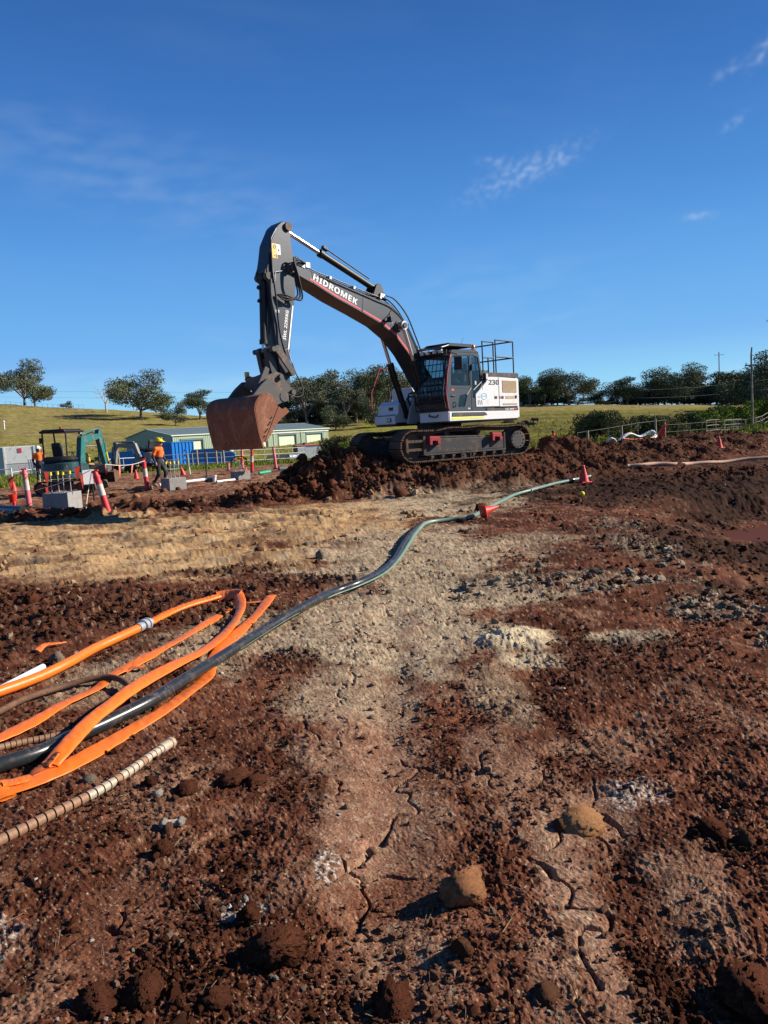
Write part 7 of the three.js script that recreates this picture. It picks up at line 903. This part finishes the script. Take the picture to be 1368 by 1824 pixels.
function gum(seed, { h = 12, w = 11, n = 3000, leaf = .30, col = [.085, .095, .05], bare = .3, limbs = 5, gap = .8, dead = false, sub = 3 } = {}) {
  const rnd = mulberry(seed), wood = [], clumps = [], th = h * bare, lean = (rnd() - .5) * .15 * h; let base = V(0, -.3, 0), crot = V(lean * .5, th, (rnd() - .5) * .3);
  wood.push(bar(base, V(lean * .2, th * .5, 0), h * .032, h * .026, 9), bar(V(lean * .2, th * .5, 0), crot, h * .026, h * .022, 9));
  for (let i = 0; i < limbs; i++) {
    const az = i / limbs * 6.28 + rnd() * 1.2, fr = clamp((i + .3 + rnd() * .7) / limbs), out = w * .5 * Math.sqrt(Math.max(.12, 1 - Math.pow((fr - .38) / .66, 2))) * (.45 + .55 * rnd()), hi = th * .9 + (h - th * .9) * (.08 + .88 * fr), mid = V(crot.x + Math.cos(az) * out * .45, th + (hi - th) * .55, Math.sin(az) * out * .45), end = V(crot.x + Math.cos(az) * out, hi, Math.sin(az) * out);
    wood.push(bar(crot, mid, h * .016, h * .011, 7), bar(mid, end, h * .011, h * .004, 6));
    for (let k = 0; k < sub; k++) { const a2 = az + (rnd() - .5) * 2.4, o2 = w * .5 * (.25 + rnd() * .35), s0 = mid.clone().lerp(end, rnd()), e2 = s0.clone().add(V(Math.cos(a2) * o2, (rnd() - .25) * h * .18, Math.sin(a2) * o2)); const lim = w * .5 / Math.max(w * .5, Math.hypot(e2.x, e2.z)); e2.x *= lim; e2.z *= lim; e2.y = clamp(e2.y, th * .7, h * .95); wood.push(bar(s0, e2, h * .006, h * .002, 5)); if (dead) { for (let z = 0; z < 3; z++) { const e3 = e2.clone().add(V((rnd() - .5) * 1.6, rnd() * 1.4, (rnd() - .5) * 1.6)); wood.push(bar(s0.clone().lerp(e2, .3 + rnd() * .6), e3, h * .003, h * .001, 4)); } } else clumps.push({ x: e2.x, y: e2.y, z: e2.z, r: w * (.07 + rnd() * .07) * gap * 1.25, f: .62 }); }
    if (!dead) clumps.push({ x: end.x, y: end.y, z: end.z, r: w * (.09 + rnd() * .07) * gap * 1.25, f: .65 });
  }
  return { wood: ready(wood), crown: dead ? null : (() => { const g = leaves(clumps, n, leaf, col, rnd, .25); boxUV(g); g.userData.ready = true; return g; })() };
}
function bush(seed, { h = 2.6, w = 4, n = 3500, leaf = .13, col = [.07, .09, .02], stems = 4 } = {}) {
  const rnd = mulberry(seed), wood = [], clumps = []; for (let i = 0; i < stems; i++) { const a = rnd() * 6.3, e = V(Math.cos(a) * w * .25, h * .5, Math.sin(a) * w * .25); wood.push(bar(V(0, -.1, 0), e, .06, .025, 6)); }
  for (let i = 0; i < 20; i++) { const a = rnd() * 6.3, r = Math.sqrt(rnd()) * w * .36, y = h * (.22 + rnd() * .6) * (1 - .35 * r / (w * .4)); clumps.push({ x: Math.cos(a) * r, y, z: Math.sin(a) * r, r: w * (.11 + rnd() * .09), f: .8 * h / w * 1.3 }); }
  const g = leaves(clumps, n, leaf, col, rnd); boxUV(g); g.userData.ready = true; return { wood: ready(wood), crown: g };
}
function plant(name, kind, px, d, label, group, turn, sx = 1, sy = 1, cat = 'tree', wm = M.bark) { const t = thing(name, label, cat, stand(px, d), turn, group); obj('trunk', kind.wood, wm, t); if (kind.crown) obj('crown', kind.crown, leafMat, t); t.scale.set(sx, sy, sx); return t; }
{
  const GUM = [.118, .132, .072], GUM2 = [.098, .116, .060], GREY = [.140, .146, .098];
  const kinds = [gum(1, { h: 12, w: 13, n: 9000, leaf: .27, col: GUM, bare: .18, limbs: 9, gap: 1.15, sub: 4 }), gum(2, { h: 12.5, w: 13.5, n: 11000, leaf: .28, col: GUM, bare: .16, limbs: 10, gap: 1.25, sub: 5 }), gum(3, { h: 11, w: 8.5, n: 6500, leaf: .27, col: GUM2, bare: .16, limbs: 9, gap: 1.45, sub: 4 }), gum(4, { h: 12, w: 9, n: 6500, leaf: .27, col: GREY, bare: .24, limbs: 9, gap: 1.3, sub: 4 }), gum(5, { h: 9, w: 8, n: 6000, leaf: .25, col: GUM2, bare: .08, limbs: 10, gap: 1.5, sub: 4 }), gum(6, { h: 11, w: 12, n: 8500, leaf: .28, col: GUM2, bare: .12, limbs: 11, gap: 1.35, sub: 4 })];
  const dead = gum(9, { h: 8, w: 6, bare: .3, limbs: 5, dead: true });
  plant('gum_tree', kinds[0], 44, 205, 'big spreading gum tree on the left hill crest', null, .4, 1.0, 1.03); plant('gum_tree', kinds[3], 63, 212, 'pale-trunked gum tree tucked behind the big spreading gum', null, 2, .85, .8);
  plant('dead_tree', dead, 190, 192, 'bare dead tree standing on the left hillside', null, 1, 1, .92, 'tree', M.deadWood);
  plant('gum_tree', kinds[1], 251, 182, 'broad layered gum tree alone on the left hillside', null, .9, .98, .94); plant('gum_tree', kinds[4], 313, 168, 'small round tree on the slope behind the shed', null, 0, .62, .56); plant('gum_tree', kinds[2], 357, 190, 'gum tree rising behind the raised bucket', null, 1.3, 1.0, .66); plant('gum_tree', kinds[2], 278, 214, 'small grey gum tree behind the broad layered gum', null, .3, .6, .5);
  plant('shrub', kinds[4], 119, 203, 'dark rounded shrub on the hill crest', null, .3, .35, .24, 'shrub');
  const rnd = mulberry(88);
  for (const [x, d, k, s] of [[528, 178, 2, .95], [548, 168, 3, 1.0], [566, 186, 5, 1.0], [585, 176, 2, .95], [603, 184, 3, 1.05], [618, 160, 3, .85], [634, 172, 2, 1.08], [650, 180, 5, 1.05], [664, 164, 2, .95], [680, 186, 5, 1.02], [694, 178, 3, 1.05], [708, 186, 5, .95], [722, 192, 2, .9], [740, 190, 5, .95], [512, 190, 2, .9], [575, 196, 5, 1.0], [643, 198, 5, 1.05], [672, 150, 4, .75], [598, 148, 4, .62], [495, 200, 5, .8]]) plant('gum_tree', kinds[k], x, d, 'grey-green gum tree in the wood on the rise behind the excavator', 'gum wood behind the excavator', rnd() * 6, s * (.9 + .2 * rnd()), s * (.86 + .12 * rnd()));
  for (const [x, d, k, s] of [[932, 205, 2, .85], [944, 198, 5, .85], [957, 206, 2, .8], [970, 200, 2, .85], [982, 206, 5, .85], [993, 202, 2, .9], [915, 208, 5, .8]]) plant('gum_tree', kinds[k], x, d, 'dark gum tree in the clump right of the excavator on the skyline', 'gum clump right of the excavator', rnd() * 6, s * .9, s * .78);
  plant('gum_tree', kinds[1], 1014, 200, 'big leaning gum at the end of the skyline clump', null, 2.4, .95, .78); plant('gum_tree', kinds[4], 1062, 214, 'low bushy tree alone on the skyline', null, 1, .7, .42); plant('gum_tree', kinds[5], 1076, 216, 'low dark tree next to the lone bushy tree', null, 2, .5, .42);
  for (const [x, d, k, s, sy] of [[1100, 212, 5, .7, .62], [1118, 206, 2, .85, .70], [1134, 214, 4, .8, .6], [1150, 216, 5, .7, .62], [1165, 214, 4, .75, .62], [1184, 206, 5, 1.0, .88], [1206, 206, 1, .95, .86], [1228, 210, 5, .9, .8], [1246, 212, 2, .9, .72], [1262, 214, 4, .8, .62], [1276, 208, 2, 1.0, .78], [1296, 206, 5, .95, .72], [1318, 204, 5, 1.05, .8], [1336, 208, 2, 1.1, .8], [1356, 150, 1, .95, .9], [1385, 140, 5, 1.1, 1.0], [1372, 200, 5, 1.1, .95]]) plant('gum_tree', kinds[k], x, d, 'dark gum tree in the long row on the far right skyline', 'gum row on the far skyline', rnd() * 6, s, sy);
  for (const [x, d, s, sy] of [[925, 203, .9, .3], [948, 204, .9, .34], [966, 204, .9, .32], [986, 203, .9, .34], [1004, 204, .8, .28], [1028, 206, .7, .22], [1108, 210, .9, .3], [1140, 212, 1, .32], [1172, 208, 1, .36], [1196, 207, 1, .4], [1218, 208, 1, .38], [1240, 210, 1, .36], [1266, 209, 1, .34], [1288, 207, 1, .38], [1308, 206, 1, .36], [1328, 207, 1, .4], [1350, 206, 1, .42], [1366, 206, 1, .4]]) plant('shrub', kinds[4], x, d, 'low undergrowth shrub between the trunks of the skyline gums', 'skyline undergrowth', rnd() * 6, s, sy, 'shrub');
  for (const [x, d, s, sy] of [[530, 184, .9, .36], [558, 188, .9, .34], [588, 190, 1, .36], [612, 190, 1, .4], [640, 190, 1, .36], [668, 192, 1, .4], [700, 192, 1, .38], [730, 196, 1, .36]]) plant('shrub', kinds[4], x, d, 'low undergrowth shrub in the wood behind the excavator', 'wood undergrowth', rnd() * 6, s, sy, 'shrub');
  // hedge shrubs across the right, and by the machine
  const OL = [.11, .11, .045], GR = [.115, .155, .024], BR = [.135, .105, .05], DK = [.075, .092, .032];
  const b1 = bush(21, { h: 3.4, w: 5.2, n: 7000, leaf: .12, col: OL }), b2 = bush(22, { h: 2.9, w: 4.6, n: 6000, leaf: .11, col: GR }), b3 = bush(23, { h: 2.6, w: 4.2, n: 4600, leaf: .12, col: DK }), b4 = bush(24, { h: 2.4, w: 4.6, n: 4200, leaf: .12, col: BR });
  for (const [x, d, k, s, sy] of [[1062, 57, b1, .78, .98], [1098, 56, b1, .80, .96]]) plant('shrub', k, x, d, 'large olive shrub behind the rail fence on the mound', 'olive shrubs behind the mound', x, s, sy, 'shrub');
  for (const [x, d, k, s, sy] of [[1142, 60, b3, .8, .95], [1172, 62, b3, .8, .9], [1196, 60, b1, .66, .72], [1225, 64, b3, .7, .95]]) plant('shrub', k, x, d, 'dark hedge shrub behind the mesh fence', 'dark hedge shrubs', x * 2, s, sy, 'shrub');
  for (const [x, d, k, s, sy] of [[1252, 66, b2, .78, 1.0], [1276, 70, b2, .78, 1.05], [1308, 72, b2, .95, 1.18], [1330, 78, b2, .7, .95], [1358, 80, b2, 1.0, 1.35]]) plant('shrub', k, x, d, 'bright green rounded tree in the paddock hedge', 'bright green hedge trees', x, s, sy, 'shrub');
  for (const [x, d, k, s, sy] of [[1285, 92, b4, 1.2, 1.35], [1318, 96, b4, 1.2, 1.3], [1345, 100, b3, 1.2, 1.5], [1370, 96, b3, 1.4, 1.6]]) plant('shrub', k, x, d, 'brownish shrub behind the bright green hedge trees', 'brown shrubs behind the hedge', x, s, sy, 'shrub');
  plant('shrub', b1, 600, 54, 'rounded green shrub at the end of the shed beside the spoil heap', null, .5, .56, .70, 'shrub'); plant('shrub', b2, 612, 52, 'yellow-green shrub growing against the rounded shrub', null, 2.5, .38, .55, 'shrub'); plant('shrub', b4, 652, 58, 'brownish shrub behind the far excavator track', null, 1.2, .7, .85, 'shrub'); plant('shrub', b3, 690, 62, 'olive shrub behind the excavator front', null, .2, .7, .95, 'shrub'); plant('shrub', b4, 728, 64, 'low brown shrub seen under the excavator', null, .9, .8, .7, 'shrub'); plant('shrub', b3, 636, 60, 'dark low shrub between the rounded and the brownish shrub', null, .9, .5, .7, 'shrub');
  plant('shrub', b4, 519, 130, 'low dark shrub on the slope above the shed roof', null, 1, .5, .42, 'shrub'); plant('shrub', b4, 905, 130, 'low brown tussock in the paddock', null, 1, .6, .4, 'shrub');
}
renderer.render(scene, camera);
